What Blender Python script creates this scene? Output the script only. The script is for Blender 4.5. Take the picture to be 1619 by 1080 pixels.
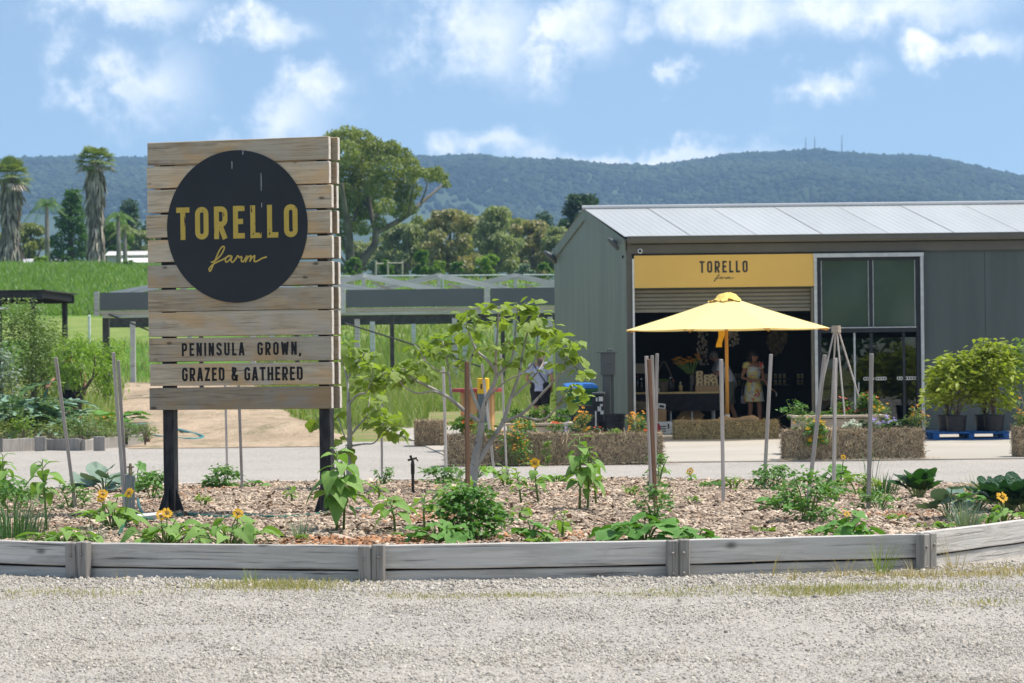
import bpy, math, random
import numpy as np
from mathutils import Vector, Matrix, noise

random.seed(7)
RNG = np.random.default_rng(7)
S = bpy.context.scene
COL = S.collection
R = math.radians
for _o in list(bpy.data.objects):
    bpy.data.objects.remove(_o)

# ------------------------------------------------------------------ camera
EYE, FPX, PX0, PY0, ROLL = 1.5, 4498.0, 809.5, 572.0, R(0.65)   # 100 mm lens, eye height 1.5 m
cam = bpy.data.cameras.new('camera')
co = bpy.data.objects.new('camera', cam)
COL.objects.link(co)
cam.sensor_width = 36.0
cam.lens = 36.0 * FPX / 1619.0
cam.shift_y = (PY0 - 540.0) / 1619.0
cam.clip_start, cam.clip_end = 0.5, 30000
cam.dof.use_dof = True
cam.dof.focus_distance = 23.0
cam.dof.aperture_fstop = 7.1
co.matrix_world = Matrix.Translation((0, 0, EYE)) @ Matrix.Rotation(R(90), 4, 'X') @ Matrix.Rotation(-ROLL, 4, 'Z')
S.camera = co

# ------------------------------------------------------------------ light
SUN_EL, SUN_AZ = 66.0, 76.0          # azimuth measured from +Y (away from the camera) towards +X (right)
to_sun = Vector((math.sin(R(SUN_AZ)) * math.cos(R(SUN_EL)), math.cos(R(SUN_AZ)) * math.cos(R(SUN_EL)), math.sin(R(SUN_EL))))
sl = bpy.data.lights.new('sun', 'SUN')
sl.energy, sl.angle, sl.color = 3.0, R(4.0), (1.0, 0.945, 0.88)
so = bpy.data.objects.new('sun', sl)
COL.objects.link(so)
so.rotation_euler = (-to_sun).to_track_quat('-Z', 'Y').to_euler()
so.location = to_sun * 60

W = bpy.data.worlds.new('World')
S.world = W
W.use_nodes = True
W.cycles.sampling_method = 'NONE'
wt = W.node_tree
wt.nodes.clear()


def wn(t, **k):
    n = wt.nodes.new(t)
    for a, b in k.items():
        setattr(n, a, b)
    return n


def wl(a, b):
    wt.links.new(a, b)


def wmath(op, a, b=None, clamp=False):
    n = wn('ShaderNodeMath', operation=op, use_clamp=clamp)
    for i, v in enumerate((a, b)):
        if v is None:
            continue
        if isinstance(v, (int, float)):
            n.inputs[i].default_value = v
        else:
            wl(v, n.inputs[i])
    return n.outputs[0]


tc = wn('ShaderNodeTexCoord')
vz = wn('ShaderNodeVectorMath', operation='MULTIPLY')
vz.inputs[1].default_value = (1, 1, 3.6)
va = wn('ShaderNodeVectorMath', operation='ADD')
va.inputs[1].default_value = (0, 0, 0.012)
vn = wn('ShaderNodeVectorMath', operation='NORMALIZE')
wl(tc.outputs['Generated'], vz.inputs[0]); wl(vz.outputs[0], va.inputs[0]); wl(va.outputs[0], vn.inputs[0])
sky = wn('ShaderNodeTexSky', sky_type='NISHITA')
sky.sun_disc = False
sky.sun_elevation = R(SUN_EL)
sky.sun_rotation = R(SUN_AZ)
sky.air_density, sky.dust_density, sky.ozone_density = 1.1, 1.2, 3.0
wl(vn.outputs[0], sky.inputs['Vector'])


def cdir(px, py):
    u, v = (px - PX0) / FPX, (PY0 - py) / FPX
    return Vector((u * math.cos(ROLL) + v * math.sin(ROLL), 1.0, v * math.cos(ROLL) - u * math.sin(ROLL))).normalized()


# drifting cumulus: one noise over the whole sky, thicker where the larger banks stand
blobs = [(745, 55, 105, 85), (905, 45, 75, 70), (1130, 15, 170, 50), (1380, 8, 190, 42), (420, 190, 95, 40), (215, 140, 95, 70), (505, 145, 60, 45), (190, 8, 120, 36),
         (415, 40, 70, 26), (1048, 118, 36, 28), (1320, 115, 60, 30), (775, 235, 85, 24), (1030, 250, 190, 20), (1540, 75, 70, 28)]
n1 = wn('ShaderNodeTexNoise'); n1.inputs['Scale'].default_value = 46; n1.inputs['Detail'].default_value = 6; n1.inputs['Roughness'].default_value = 0.6
wl(tc.outputs['Generated'], n1.inputs['Vector'])
w1 = wn('ShaderNodeVectorMath', operation='MULTIPLY_ADD'); w1.inputs[1].default_value = (.06, .06, .032); wl(n1.outputs['Color'], w1.inputs[0])
wl(tc.outputs['Generated'], w1.inputs[2])
acc = None
for (bx, by, rx, ry) in blobs:
    c = cdir(bx, by)
    s1 = wn('ShaderNodeVectorMath', operation='SUBTRACT'); s1.inputs[1].default_value = c + Vector((.03, .03, .016))
    wl(w1.outputs[0], s1.inputs[0])
    m1 = wn('ShaderNodeVectorMath', operation='MULTIPLY'); m1.inputs[1].default_value = (FPX / rx / 1.3, FPX / rx / 1.3, FPX / ry / 1.25)
    wl(s1.outputs[0], m1.inputs[0])
    ln = wn('ShaderNodeVectorMath', operation='LENGTH'); wl(m1.outputs[0], ln.inputs[0])
    g = wmath('MULTIPLY', wmath('SUBTRACT', 1.35, ln.outputs['Value'], True), 0.60)
    acc = g if acc is None else wmath('MAXIMUM', acc, g)
dens = wmath('ADD', wmath('MULTIPLY', n1.outputs['Fac'], 1.15), acc)
mr = wn('ShaderNodeMapRange', interpolation_type='SMOOTHSTEP')
mr.inputs['From Min'].default_value, mr.inputs['From Max'].default_value = 0.66, 1.46
wl(dens, mr.inputs['Value'])
cfac = wmath('MULTIPLY', mr.outputs[0], 0.9, True)
cramp = wn('ShaderNodeMix', data_type='RGBA')
cramp.inputs['A'].default_value = (6.0, 6.4, 7.0, 1); cramp.inputs['B'].default_value = (7.9, 7.6, 7.2, 1)
wl(mr.outputs[0], cramp.inputs['Factor'])
cmix = wn('ShaderNodeMix', data_type='RGBA')
tint = wn('ShaderNodeMix', data_type='RGBA', blend_type='MULTIPLY')
tint.inputs['Factor'].default_value = 1.0; tint.inputs['B'].default_value = (0.97, 1.01, 0.95, 1)
wl(sky.outputs[0], tint.inputs['A'])
pale = wn('ShaderNodeMix', data_type='RGBA')          # flat pale blue mixed into the sky colour to desaturate it
pale.inputs['Factor'].default_value = 0.3; pale.inputs['B'].default_value = (2.3, 2.95, 3.5, 1)
wl(tint.outputs['Result'], pale.inputs['A'])
wl(cfac, cmix.inputs['Factor']); wl(pale.outputs['Result'], cmix.inputs['A']); wl(cramp.outputs['Result'], cmix.inputs['B'])
bg = wn('ShaderNodeBackground'); bg.inputs['Strength'].default_value = 0.112
wl(cmix.outputs['Result'], bg.inputs['Color'])
wo = wn('ShaderNodeOutputWorld'); wl(bg.outputs[0], wo.inputs['Surface'])

S.view_settings.view_transform = 'Standard'
S.view_settings.look = 'None'
S.view_settings.gamma = 1
S.view_settings.exposure = 0.95
S.view_settings.use_curve_mapping = False
S.render.engine = 'CYCLES'
S.cycles.max_bounces = 6
S.cycles.diffuse_bounces = 3
S.cycles.glossy_bounces = 3
S.cycles.transmission_bounces = 4
S.cycles.transparent_max_bounces = 8
S.cycles.volume_bounces = 0
S.cycles.use_denoising = True
S.cycles.caustics_reflective = S.cycles.caustics_refractive = False

# ------------------------------------------------------------------ helpers


def at(px, py, y):
    """survey: the point at depth y seen at photo position (px, py)"""
    u, v = (px - PX0) / FPX, (PY0 - py) / FPX
    c, s = math.cos(ROLL), math.sin(ROLL)
    return Vector(((u * c + v * s) * y, y, EYE + (v * c - u * s) * y))


def gp(px, py, z=0.0):
    """survey: the point at height z seen at photo position (px, py)"""
    d = at(px, py, 1.0)
    return at(px, py, (z - EYE) / (d.z - EYE))


ORG = {}


def mesh_np(name, v, f):
    v = np.asarray(v, dtype=np.float32); f = np.asarray(f, dtype=np.int32)
    me = bpy.data.meshes.new(name)
    me.vertices.add(len(v)); me.vertices.foreach_set('co', v.ravel())
    k = f.shape[1]
    me.loops.add(f.size); me.loops.foreach_set('vertex_index', f.ravel())
    me.polygons.add(len(f)); me.polygons.foreach_set('loop_start', np.arange(0, f.size, k, dtype=np.int32))
    me.update(calc_edges=True)
    return me


def O(name, me, mat=None, parent=None, loc=None, rot=None, scl=None, smooth=False):
    o = bpy.data.objects.new(name, me)
    COL.objects.link(o)
    if mat is not None and me is not None and not me.materials:
        me.materials.append(mat)
    if smooth and me is not None:
        me.polygons.foreach_set('use_smooth', [True] * len(me.polygons))
    if parent is not None:
        o.parent = parent
        ORG[o.name] = ORG.get(parent.name, Vector((0, 0, 0)))
    if loc is not None:
        o.location = loc
    if rot is not None:
        o.rotation_euler = rot
    if scl is not None:
        o.scale = scl if not isinstance(scl, (int, float)) else (scl,) * 3
    return o


def T(name, label, cat, loc=(0, 0, 0), rz=0.0, group=None):
    o = bpy.data.objects.new(name, None)
    COL.objects.link(o)
    o.empty_display_size = 0.1
    o.location = loc
    o.rotation_euler = (0, 0, rz)
    ORG[o.name] = Vector(loc)
    return tag(o, label, cat, group)


def tag(o, label, cat, group=None, kind=None):
    if label:
        o['label'] = label
    if cat:
        o['category'] = cat
    if group:
        o['group'] = group
    if kind:
        o['kind'] = kind
    return o


class MB:
    def __init__(s):
        s.v, s.f = [], []

    def add(s, vs, fs, M=None):
        b = len(s.v)
        s.v += [tuple(M @ Vector(p)) if M is not None else tuple(p) for p in vs]
        s.f += [tuple(i + b for i in f) for f in fs]
        return s

    def box(s, c, d, bev=0.0, M=None):
        hx, hy, hz = d[0] / 2, d[1] / 2, d[2] / 2
        c = Vector(c)
        if bev <= 0:
            vs = [(c.x + a * hx, c.y + b * hy, c.z + e * hz) for a in (-1, 1) for b in (-1, 1) for e in (-1, 1)]
            return s.add(vs, [(0, 1, 3, 2), (4, 6, 7, 5), (0, 4, 5, 1), (2, 3, 7, 6), (0, 2, 6, 4), (1, 5, 7, 3)], M)
        vs, idx = [], {}
        for a in (-1, 1):
            for b in (-1, 1):
                for e in (-1, 1):
                    for k in range(3):
                        p = [a * (hx - (bev if k != 0 else 0)), b * (hy - (bev if k != 1 else 0)), e * (hz - (bev if k != 2 else 0))]
                        idx[(a, b, e, k)] = len(vs)
                        vs.append((c.x + p[0], c.y + p[1], c.z + p[2]))
        fs = []
        for q in (-1, 1):
            for k, perm in ((0, lambda b, e: (q, b, e)), (1, lambda b, e: (b, q, e)), (2, lambda b, e: (b, e, q))):
                fs.append(tuple(idx[perm(b, e) + (k,)] for b, e in ((-1, -1), (1, -1), (1, 1), (-1, 1))))
        for q in (-1, 1):
            for r in (-1, 1):
                fs.append((idx[(q, r, -1, 0)], idx[(q, r, 1, 0)], idx[(q, r, 1, 1)], idx[(q, r, -1, 1)]))
                fs.append((idx[(q, -1, r, 0)], idx[(q, 1, r, 0)], idx[(q, 1, r, 2)], idx[(q, -1, r, 2)]))
                fs.append((idx[(-1, q, r, 1)], idx[(1, q, r, 1)], idx[(1, q, r, 2)], idx[(-1, q, r, 2)]))
        for a in (-1, 1):
            for b in (-1, 1):
                for e in (-1, 1):
                    fs.append(tuple(idx[(a, b, e, k)] for k in range(3)))
        return s.add(vs, fs, M)

    def tube(s, pts, rad, n=8, cap=True, M=None):
        pts = [Vector(p) for p in pts]
        if isinstance(rad, (int, float)):
            rad = [rad] * len(pts)
        vs, fs = [], []
        up = None
        for i, p in enumerate(pts):
            t = (pts[min(i + 1, len(pts) - 1)] - pts[max(i - 1, 0)])
            t = t.normalized() if t.length > 1e-9 else Vector((0, 0, 1))
            if up is None:
                up = Vector((1, 0, 0)) if abs(t.x) < 0.9 else Vector((0, 1, 0))
            up = (up - t * up.dot(t)).normalized()
            w = t.cross(up)
            for k in range(n):
                a = 2 * math.pi * k / n
                vs.append(p + (up * math.cos(a) + w * math.sin(a)) * rad[i])
        for i in range(len(pts) - 1):
            for k in range(n):
                fs.append((i * n + k, i * n + (k + 1) % n, (i + 1) * n + (k + 1) % n, (i + 1) * n + k))
        if cap:
            fs.append(tuple(range(n))[::-1])
            fs.append(tuple(range((len(pts) - 1) * n, len(pts) * n)))
        return s.add(vs, fs, M)

    def loft(s, rings, n=16, cap=True, M=None):
        """rings: (cx, cy, cz, rx, ry)"""
        vs, fs = [], []
        for (cx, cy, cz, rx, ry) in rings:
            for k in range(n):
                a = 2 * math.pi * k / n
                vs.append((cx + rx * math.cos(a), cy + ry * math.sin(a), cz))
        for i in range(len(rings) - 1):
            for k in range(n):
                fs.append((i * n + k, i * n + (k + 1) % n, (i + 1) * n + (k + 1) % n, (i + 1) * n + k))
        if cap:
            fs.append(tuple(range(n))[::-1])
            fs.append(tuple(range((len(rings) - 1) * n, len(rings) * n)))
        return s.add(vs, fs, M)

    def build(s, name, mat, parent=None, smooth=False, w=True, loc=None, rot=None):
        org = ORG.get(parent.name, Vector((0, 0, 0))) if (parent is not None and w) else Vector((0, 0, 0))
        me = bpy.data.meshes.new(name)
        me.from_pydata([(p[0] - org.x, p[1] - org.y, p[2] - org.z) for p in s.v], [], s.f)
        me.update()
        return O(name, me, mat, parent, loc=loc, rot=rot, smooth=smooth)


def bx(name, c, d, mat, parent=None, bev=0.0, w=True, M=None):
    return MB().box(c, d, bev, M).build(name, mat, parent, w=w)


def scat(tv, tf, pos, rot, scl):
    """template x N transforms -> one big vertex / face array"""
    tv = np.asarray(tv, float); tf = np.asarray(tf, int)
    N = len(pos)
    v = tv[None] * scl[:, None, :]
    v = np.einsum('nij,nkj->nki', rot, v) + pos[:, None, :]
    f = tf[None] + (np.arange(N) * len(tv))[:, None, None]
    return v.reshape(-1, 3), f.reshape(-1, tf.shape[1])


def rots(az, pitch, roll):
    """frames whose +Y points along azimuth/pitch"""
    az, pitch, roll = np.broadcast_arrays(np.asarray(az, float), np.asarray(pitch, float), np.asarray(roll, float))
    y = np.stack([np.cos(az) * np.cos(pitch), np.sin(az) * np.cos(pitch), np.sin(pitch)], -1)
    x = np.stack([np.sin(az), -np.cos(az), np.zeros_like(az)], -1)
    z = np.cross(x, y)
    x2 = x * np.cos(roll)[:, None] + z * np.sin(roll)[:, None]
    z2 = np.cross(x2, y)
    return np.stack([x2, y, z2], -1)


def rand_rots(n):
    return rots(RNG.uniform(0, 2 * np.pi, n), np.arcsin(RNG.uniform(-1, 1, n)), RNG.uniform(0, 2 * np.pi, n))


# ------------------------------------------------------------------ materials
MATS = {}


def base_mat(name):
    m = bpy.data.materials.new(name)
    m.use_nodes = True
    nt = m.node_tree
    b = nt.nodes['Principled BSDF']
    return m, nt, b


def nd(nt, t, **k):
    n = nt.nodes.new(t)
    for a, b in k.items():
        setattr(n, a, b)
    return n


def mth(nt, op, a, b=None, clamp=False):
    n = nd(nt, 'ShaderNodeMath', operation=op, use_clamp=clamp)
    for i, v in enumerate((a, b)):
        if v is None:
            continue
        if isinstance(v, (int, float)):
            n.inputs[i].default_value = v
        else:
            nt.links.new(v, n.inputs[i])
    return n.outputs[0]


def c4(c):
    return (c[0], c[1], c[2], 1)


def mixc(nt, f, a, b, blend='MIX'):
    n = nd(nt, 'ShaderNodeMix', data_type='RGBA', blend_type=blend)
    for k, v in (('Factor', f), ('A', a), ('B', b)):
        if isinstance(v, (int, float)):
            n.inputs[k].default_value = v
        elif isinstance(v, tuple):
            n.inputs[k].default_value = c4(v)
        else:
            nt.links.new(v, n.inputs[k])
    return n.outputs['Result']


def ramp(nt, x, lo, hi):
    n = nd(nt, 'ShaderNodeMapRange', interpolation_type='SMOOTHSTEP')
    n.inputs['From Min'].default_value, n.inputs['From Max'].default_value = lo, hi
    nt.links.new(x, n.inputs['Value'])
    return n.outputs[0]


def coords(nt, stretch=(1, 1, 1), rnd=0.0):
    t = nd(nt, 'ShaderNodeTexCoord')
    m = nd(nt, 'ShaderNodeMapping')
    m.inputs['Scale'].default_value = stretch
    nt.links.new(t.outputs['Object'], m.inputs['Vector'])
    if rnd:
        oi = nd(nt, 'ShaderNodeObjectInfo')
        mu = nd(nt, 'ShaderNodeVectorMath', operation='SCALE')
        cv = nd(nt, 'ShaderNodeCombineXYZ')
        for i in range(3):
            nt.links.new(oi.outputs['Random'], cv.inputs[i])
        nt.links.new(cv.outputs[0], mu.inputs[0]); mu.inputs['Scale'].default_value = rnd
        nt.links.new(mu.outputs[0], m.inputs['Location'])
    return m.outputs[0]


def noise_n(nt, vec, scale, detail=5, rough=0.55, dist=0.0):
    n = nd(nt, 'ShaderNodeTexNoise')
    n.inputs['Scale'].default_value = scale; n.inputs['Detail'].default_value = detail
    n.inputs['Roughness'].default_value = rough; n.inputs['Distortion'].default_value = dist
    nt.links.new(vec, n.inputs['Vector'])
    return n.outputs['Fac']


def bump_n(nt, b, h, strength, dist=0.02):
    n = nd(nt, 'ShaderNodeBump')
    n.inputs['Strength'].default_value = strength; n.inputs['Distance'].default_value = dist
    nt.links.new(h, n.inputs['Height']); nt.links.new(n.outputs[0], b.inputs['Normal'])


def pm(name, a, b=None, scale=6.0, rough=0.75, bump=0.0, bscale=None, stretch=(1, 1, 1), rnd=0.0, island=0.0, orand=0.0, spec=0.3, metal=0.0,
       lo=0.35, hi=0.65, fleck=None, fscale=30.0, flo=0.62, fhi=0.68, bdist=0.02):
    m, nt, B = base_mat(name)
    vec = coords(nt, stretch, rnd)
    if b is None:
        b = tuple(x * 0.8 for x in a)
    col = mixc(nt, ramp(nt, noise_n(nt, vec, scale), lo, hi), a, b)
    if fleck is not None:
        col = mixc(nt, ramp(nt, noise_n(nt, vec, fscale, 3), flo, fhi), col, fleck)
    if island or orand:
        hs = nd(nt, 'ShaderNodeHueSaturation')
        nt.links.new(col, hs.inputs['Color'])
        if island:
            r = nd(nt, 'ShaderNodeNewGeometry').outputs['Random Per Island']; k = island
        else:
            r = nd(nt, 'ShaderNodeObjectInfo').outputs['Random']; k = orand
        nt.links.new(mth(nt, 'ADD', mth(nt, 'MULTIPLY', r, 2 * k), 1 - k), hs.inputs['Value'])
        col = hs.outputs[0]
    nt.links.new(col, B.inputs['Base Color'])
    B.inputs['Roughness'].default_value = rough
    B.inputs['Specular IOR Level'].default_value = spec
    B.inputs['Metallic'].default_value = metal
    if bump:
        bump_n(nt, B, noise_n(nt, vec, bscale or scale * 4, 6, 0.65), bump, bdist)
    MATS[name] = m
    return m


def leafm(name, a, b, trans=0.35, rough=0.5, spec=0.35, tint=(1.15, 1.25, 0.55), byobj=False, dry=None):
    m, nt, B = base_mat(name)
    r = nd(nt, 'ShaderNodeObjectInfo').outputs['Random'] if byobj else nd(nt, 'ShaderNodeNewGeometry').outputs['Random Per Island']
    vec = coords(nt, (1, 1, 1), 3.0)
    f = mth(nt, 'ADD', mth(nt, 'MULTIPLY', r, 0.75), mth(nt, 'MULTIPLY', noise_n(nt, vec, 9 if byobj else 0.6, 3), 0.3), True)
    col = mixc(nt, f, a, b)
    if dry is not None:
        col = mixc(nt, ramp(nt, r, 0.88, 0.93), col, dry)
    nt.links.new(col, B.inputs['Base Color'])
    B.inputs['Roughness'].default_value = rough
    B.inputs['Specular IOR Level'].default_value = spec
    t = nd(nt, 'ShaderNodeBsdfTranslucent')
    nt.links.new(mixc(nt, 1.0, col, tint, 'MULTIPLY'), t.inputs['Color'])
    ms = nd(nt, 'ShaderNodeMixShader'); ms.inputs[0].default_value = trans
    out = [n for n in nt.nodes if n.type == 'OUTPUT_MATERIAL'][0]
    nt.links.new(B.outputs[0], ms.inputs[1]); nt.links.new(t.outputs[0], ms.inputs[2]); nt.links.new(ms.outputs[0], out.inputs['Surface'])
    if byobj:
        bump_n(nt, B, noise_n(nt, vec, 14 if 'chard' in name else 30, 4), 1.0 if 'chard' in name else 0.35, 0.08 if 'chard' in name else 0.01)
    MATS[name] = m
    return m


def woodm(name, a, b, dark, scale=1.0, rough=0.85, axis=0, bump=0.35, orand=0.12, grey=None, knots=True, stain=None):
    """weathered plank: grain along one axis, knots, cracks, stains"""
    m, nt, B = base_mat(name)
    st = [14.0, 14.0, 14.0]; st[axis] = 1.0
    vec = coords(nt, tuple(x * scale for x in st), 31.0)
    g = noise_n(nt, vec, 1.6, 9, 0.65, 1.2)
    col = mixc(nt, ramp(nt, g, 0.32, 0.68), a, b)
    vec2 = coords(nt, tuple(scale * (1.0 if i == axis else 40.0) for i in range(3)), 17.0)
    cr = noise_n(nt, vec2, 1.3, 6, 0.6)
    col = mixc(nt, mth(nt, 'MULTIPLY', ramp(nt, cr, 0.55, 0.72), 0.8), col, dark)
    v3 = coords(nt, (scale,) * 3, 9.0)
    big = noise_n(nt, v3, 2.2, 4, 0.6)
    if grey is not None:
        col = mixc(nt, mth(nt, 'MULTIPLY', ramp(nt, big, 0.35, 0.7), 0.8), col, grey)
    if stain is not None:
        v5 = coords(nt, tuple(scale * (1.0 if i == axis else 2.4) for i in range(3)), 23.0)
        col = mixc(nt, mth(nt, 'MULTIPLY', ramp(nt, noise_n(nt, v5, 1.5, 5, 0.6), 0.46, 0.66), 0.75), col, stain)
    if knots:
        v4 = coords(nt, tuple(scale * (1.0 if i == axis else 2.1) for i in range(3)), 13.0)
        vo = nd(nt, 'ShaderNodeTexVoronoi'); vo.inputs['Scale'].default_value = 2.6
        nt.links.new(v4, vo.inputs['Vector'])
        kf = mth(nt, 'SUBTRACT', 1.0, ramp(nt, mth(nt, 'ADD', vo.outputs['Distance'], mth(nt, 'MULTIPLY', g, 0.16)), 0.10, 0.22), True)
        col = mixc(nt, mth(nt, 'MULTIPLY', kf, 0.8), col, dark)
    hs = nd(nt, 'ShaderNodeHueSaturation')
    nt.links.new(col, hs.inputs['Color'])
    r = nd(nt, 'ShaderNodeObjectInfo').outputs['Random']
    nt.links.new(mth(nt, 'ADD', mth(nt, 'MULTIPLY', r, 2 * orand), 1 - orand), hs.inputs['Value'])
    nt.links.new(hs.outputs[0], B.inputs['Base Color'])
    B.inputs['Roughness'].default_value = rough
    B.inputs['Specular IOR Level'].default_value = 0.2
    bump_n(nt, B, mth(nt, 'SUBTRACT', g, mth(nt, 'MULTIPLY', ramp(nt, cr, 0.58, 0.75), 0.8)), bump, 0.008)
    MATS[name] = m
    return m


woodm('sign_wood', (0.60, 0.485, 0.34), (0.33, 0.26, 0.175), (0.06, 0.042, 0.03), 1.3, grey=(0.47, 0.425, 0.35), orand=0.28, stain=(0.56, 0.37, 0.19), bump=0.7)
pm('sign_end', (0.72, 0.68, 0.60), (0.55, 0.48, 0.40), 18, 0.8)
woodm('sleeper', (0.62, 0.585, 0.53), (0.37, 0.345, 0.31), (0.07, 0.062, 0.055), 0.8, grey=(0.53, 0.505, 0.465), orand=0.1, bump=1.0)
woodm('sleeper_post', (0.36, 0.335, 0.30), (0.24, 0.22, 0.195), (0.06, 0.05, 0.045), 1.1, axis=2, orand=0.12, bump=0.6, knots=False)
woodm('stake_wood', (0.567, 0.506, 0.452), (0.405, 0.358, 0.317), (0.15, 0.12, 0.10), 1.5, axis=2, orand=0.22, knots=False)
woodm('stake_brown', (0.27, 0.155, 0.095), (0.18, 0.10, 0.065), (0.08, 0.05, 0.03), 1.5, axis=2, orand=0.15, knots=False)
woodm('truss_wood', (0.70, 0.69, 0.66), (0.54, 0.53, 0.50), (0.14, 0.13, 0.12), 0.4, orand=0.15, knots=False)
woodm('pale_wood', (0.53, 0.47, 0.38), (0.42, 0.36, 0.28), (0.2, 0.16, 0.12), 0.8, orand=0.1, knots=False)
woodm('planter_wood', (0.52, 0.43, 0.32), (0.40, 0.32, 0.235), (0.13, 0.10, 0.075), 0.9, orand=0.12)
woodm('honey_wood', (0.62, 0.31, 0.07), (0.54, 0.26, 0.055), (0.3, 0.13, 0.03), 1.0, axis=2, orand=0.04, knots=False, rough=0.5)
woodm('drum_wood', (0.55, 0.33, 0.15), (0.45, 0.26, 0.11), (0.2, 0.1, 0.05), 0.9, axis=2, orand=0.15)
woodm('blue_wood', (0.035, 0.14, 0.38), (0.03, 0.11, 0.30), (0.05, 0.08, 0.14), 0.9, orand=0.1, knots=False)
woodm('hydrant_wood', (0.17, 0.21, 0.21), (0.30, 0.32, 0.31), (0.07, 0.08, 0.08), 1.5, axis=2, orand=0.05, knots=False)

pm('post_black', (0.018, 0.018, 0.02), (0.045, 0.042, 0.042), 9, 0.5, 0.2, stretch=(3, 3, 1))
pm('disc_black', (0.0135, 0.0165, 0.022), (0.018, 0.021, 0.027), 3, 0.42, spec=0.35)
pm('screw', (0.45, 0.45, 0.45), None, 10, 0.4, metal=0.8)
pm('bolt', (0.34, 0.32, 0.30), (0.22, 0.18, 0.15), 40, 0.5, metal=0.6)
pm('yellow_paint', (0.58, 0.42, 0.085), (0.54, 0.385, 0.075), 20, 0.7, fleck=(0.02, 0.022, 0.026), fscale=42, flo=0.635, fhi=0.67, stretch=(1, 1, .35))
pm('yellow_script', (0.62, 0.45, 0.10), (0.58, 0.42, 0.09), 9, 0.7)
pm('black_letter', (0.016, 0.016, 0.018), (0.03, 0.028, 0.028), 30, 0.8)
pm('drip_white', (0.6, 0.62, 0.62), (0.4, 0.42, 0.43), 30, 0.7)
pm('shop_lettering', (0.03, 0.032, 0.035), (0.045, 0.045, 0.045), 14, 0.7, fleck=(0.25, 0.17, 0.05), fscale=34, flo=0.62, fhi=0.67)
pm('sign_yellow', (0.72, 0.465, 0.12), (0.70, 0.445, 0.115), 2, 0.55)
pm('steel_green', (0.177, 0.196, 0.156), (0.142, 0.160, 0.132), 1.6, 0.42, 0.04, 3, stretch=(2.5, 2.5, .25),  spec=0.4, orand=0.03)
pm('steel_grey', (0.085, 0.103, 0.100), (0.072, 0.088, 0.085), 1.4, 0.42, 0.05, 3, stretch=(2.5, 2.5, .25), spec=0.4, orand=0.06)
pm('trim_taupe', (0.125, 0.118, 0.098), (0.11, 0.105, 0.088), 2, 0.5)
pm('roof_steel', (0.378, 0.390, 0.390), (0.340, 0.352, 0.352), 0.8, 0.45, 0.05, 6, orand=0.04, stretch=(1, .3, 1), spec=0.4)
pm('shutter_steel', (0.235, 0.215, 0.165), (0.21, 0.195, 0.15), 3, 0.5)
pm('frame_dark', (0.03, 0.036, 0.042), None, 3, 0.4)
pm('galv', (0.56, 0.58, 0.585), (0.46, 0.48, 0.48), 8, 0.42, metal=0.25)
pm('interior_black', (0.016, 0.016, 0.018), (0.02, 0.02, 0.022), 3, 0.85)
pm('interior_floor', (0.22, 0.20, 0.175), (0.18, 0.165, 0.145), 3, 0.7)
pm('fascia_grey', (0.14, 0.157, 0.162), (0.13, 0.147, 0.15), 1.2, 0.5, orand=0.06)
pm('dark_post', (0.055, 0.052, 0.048), (0.085, 0.08, 0.072), 6, 0.85)
pm('dark_plastic', (0.02, 0.021, 0.026), (0.026, 0.027, 0.031), 8, 0.45)
pm('black_cloth', (0.017, 0.017, 0.02), (0.026, 0.025, 0.028), 12, 0.9)
pm('meter_grey', (0.105, 0.118, 0.125), (0.095, 0.108, 0.115), 4, 0.45)
pm('bin_green', (0.045, 0.145, 0.055), (0.04, 0.13, 0.05), 4, 0.5)
pm('bin_blue', (0.03, 0.18, 0.52), None, 4, 0.45)
pm('white_paint', (0.78, 0.78, 0.76), (0.66, 0.66, 0.63), 6, 0.6)
pm('canvas_yellow', (0.83, 0.60, 0.17), (0.82, 0.585, 0.16), 3, 0.85, 0.05, 60)
pm('canvas_orange', (0.80, 0.42, 0.02), (0.78, 0.39, 0.02), 6, 0.8)
pm('bollard_grey', (0.13, 0.155, 0.165), (0.12, 0.14, 0.15), 4, 0.55)
pm('bollard_yellow', (0.76, 0.45, 0.015), (0.72, 0.42, 0.015), 4, 0.55)
pm('red_top', (0.34, 0.055, 0.05), (0.28, 0.045, 0.04), 5, 0.6)
pm('card', (0.36, 0.235, 0.13), (0.31, 0.20, 0.11), 8, 0.85)
pm('egg_card', (0.62, 0.48, 0.27), (0.52, 0.39, 0.21), 14, 0.9, 0.2)
pm('counter_top', (0.55, 0.40, 0.17), None, 8, 0.6)
pm('red_print', (0.5, 0.035, 0.055), (0.42, 0.03, 0.05), 9, 0.6)
pm('garlic', (0.55, 0.49, 0.40), (0.36, 0.30, 0.24), 30, 0.85, island=0.3)
pm('dry_flower', (0.16, 0.13, 0.085), (0.1, 0.085, 0.05), 20, 0.9, island=0.4)
pm('hessian', (0.40, 0.275, 0.15), (0.31, 0.21, 0.115), 25, 0.95, 0.4, 90)
pm('hay_core', (0.15, 0.112, 0.07), (0.09, 0.066, 0.042), 14, 0.95, 0.6, 40)
pm('straw', (0.513, 0.404, 0.256), (0.295, 0.218, 0.137), 30, 0.85, island=0.55)
pm('straw_gold', (0.605, 0.454, 0.216), (0.356, 0.259, 0.119), 30, 0.85, island=0.5)
pm('hose_green', (0.012, 0.11, 0.07), (0.014, 0.085, 0.055), 9, 0.4)
pm('hose_teal', (0.03, 0.22, 0.22), (0.03, 0.18, 0.19), 9, 0.45)
pm('brick_white', (0.62, 0.60, 0.56), (0.5, 0.48, 0.44), 14, 0.85, 0.2)
pm('brass', (0.30, 0.24, 0.12), (0.2, 0.16, 0.1), 20, 0.45, metal=0.7)
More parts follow.
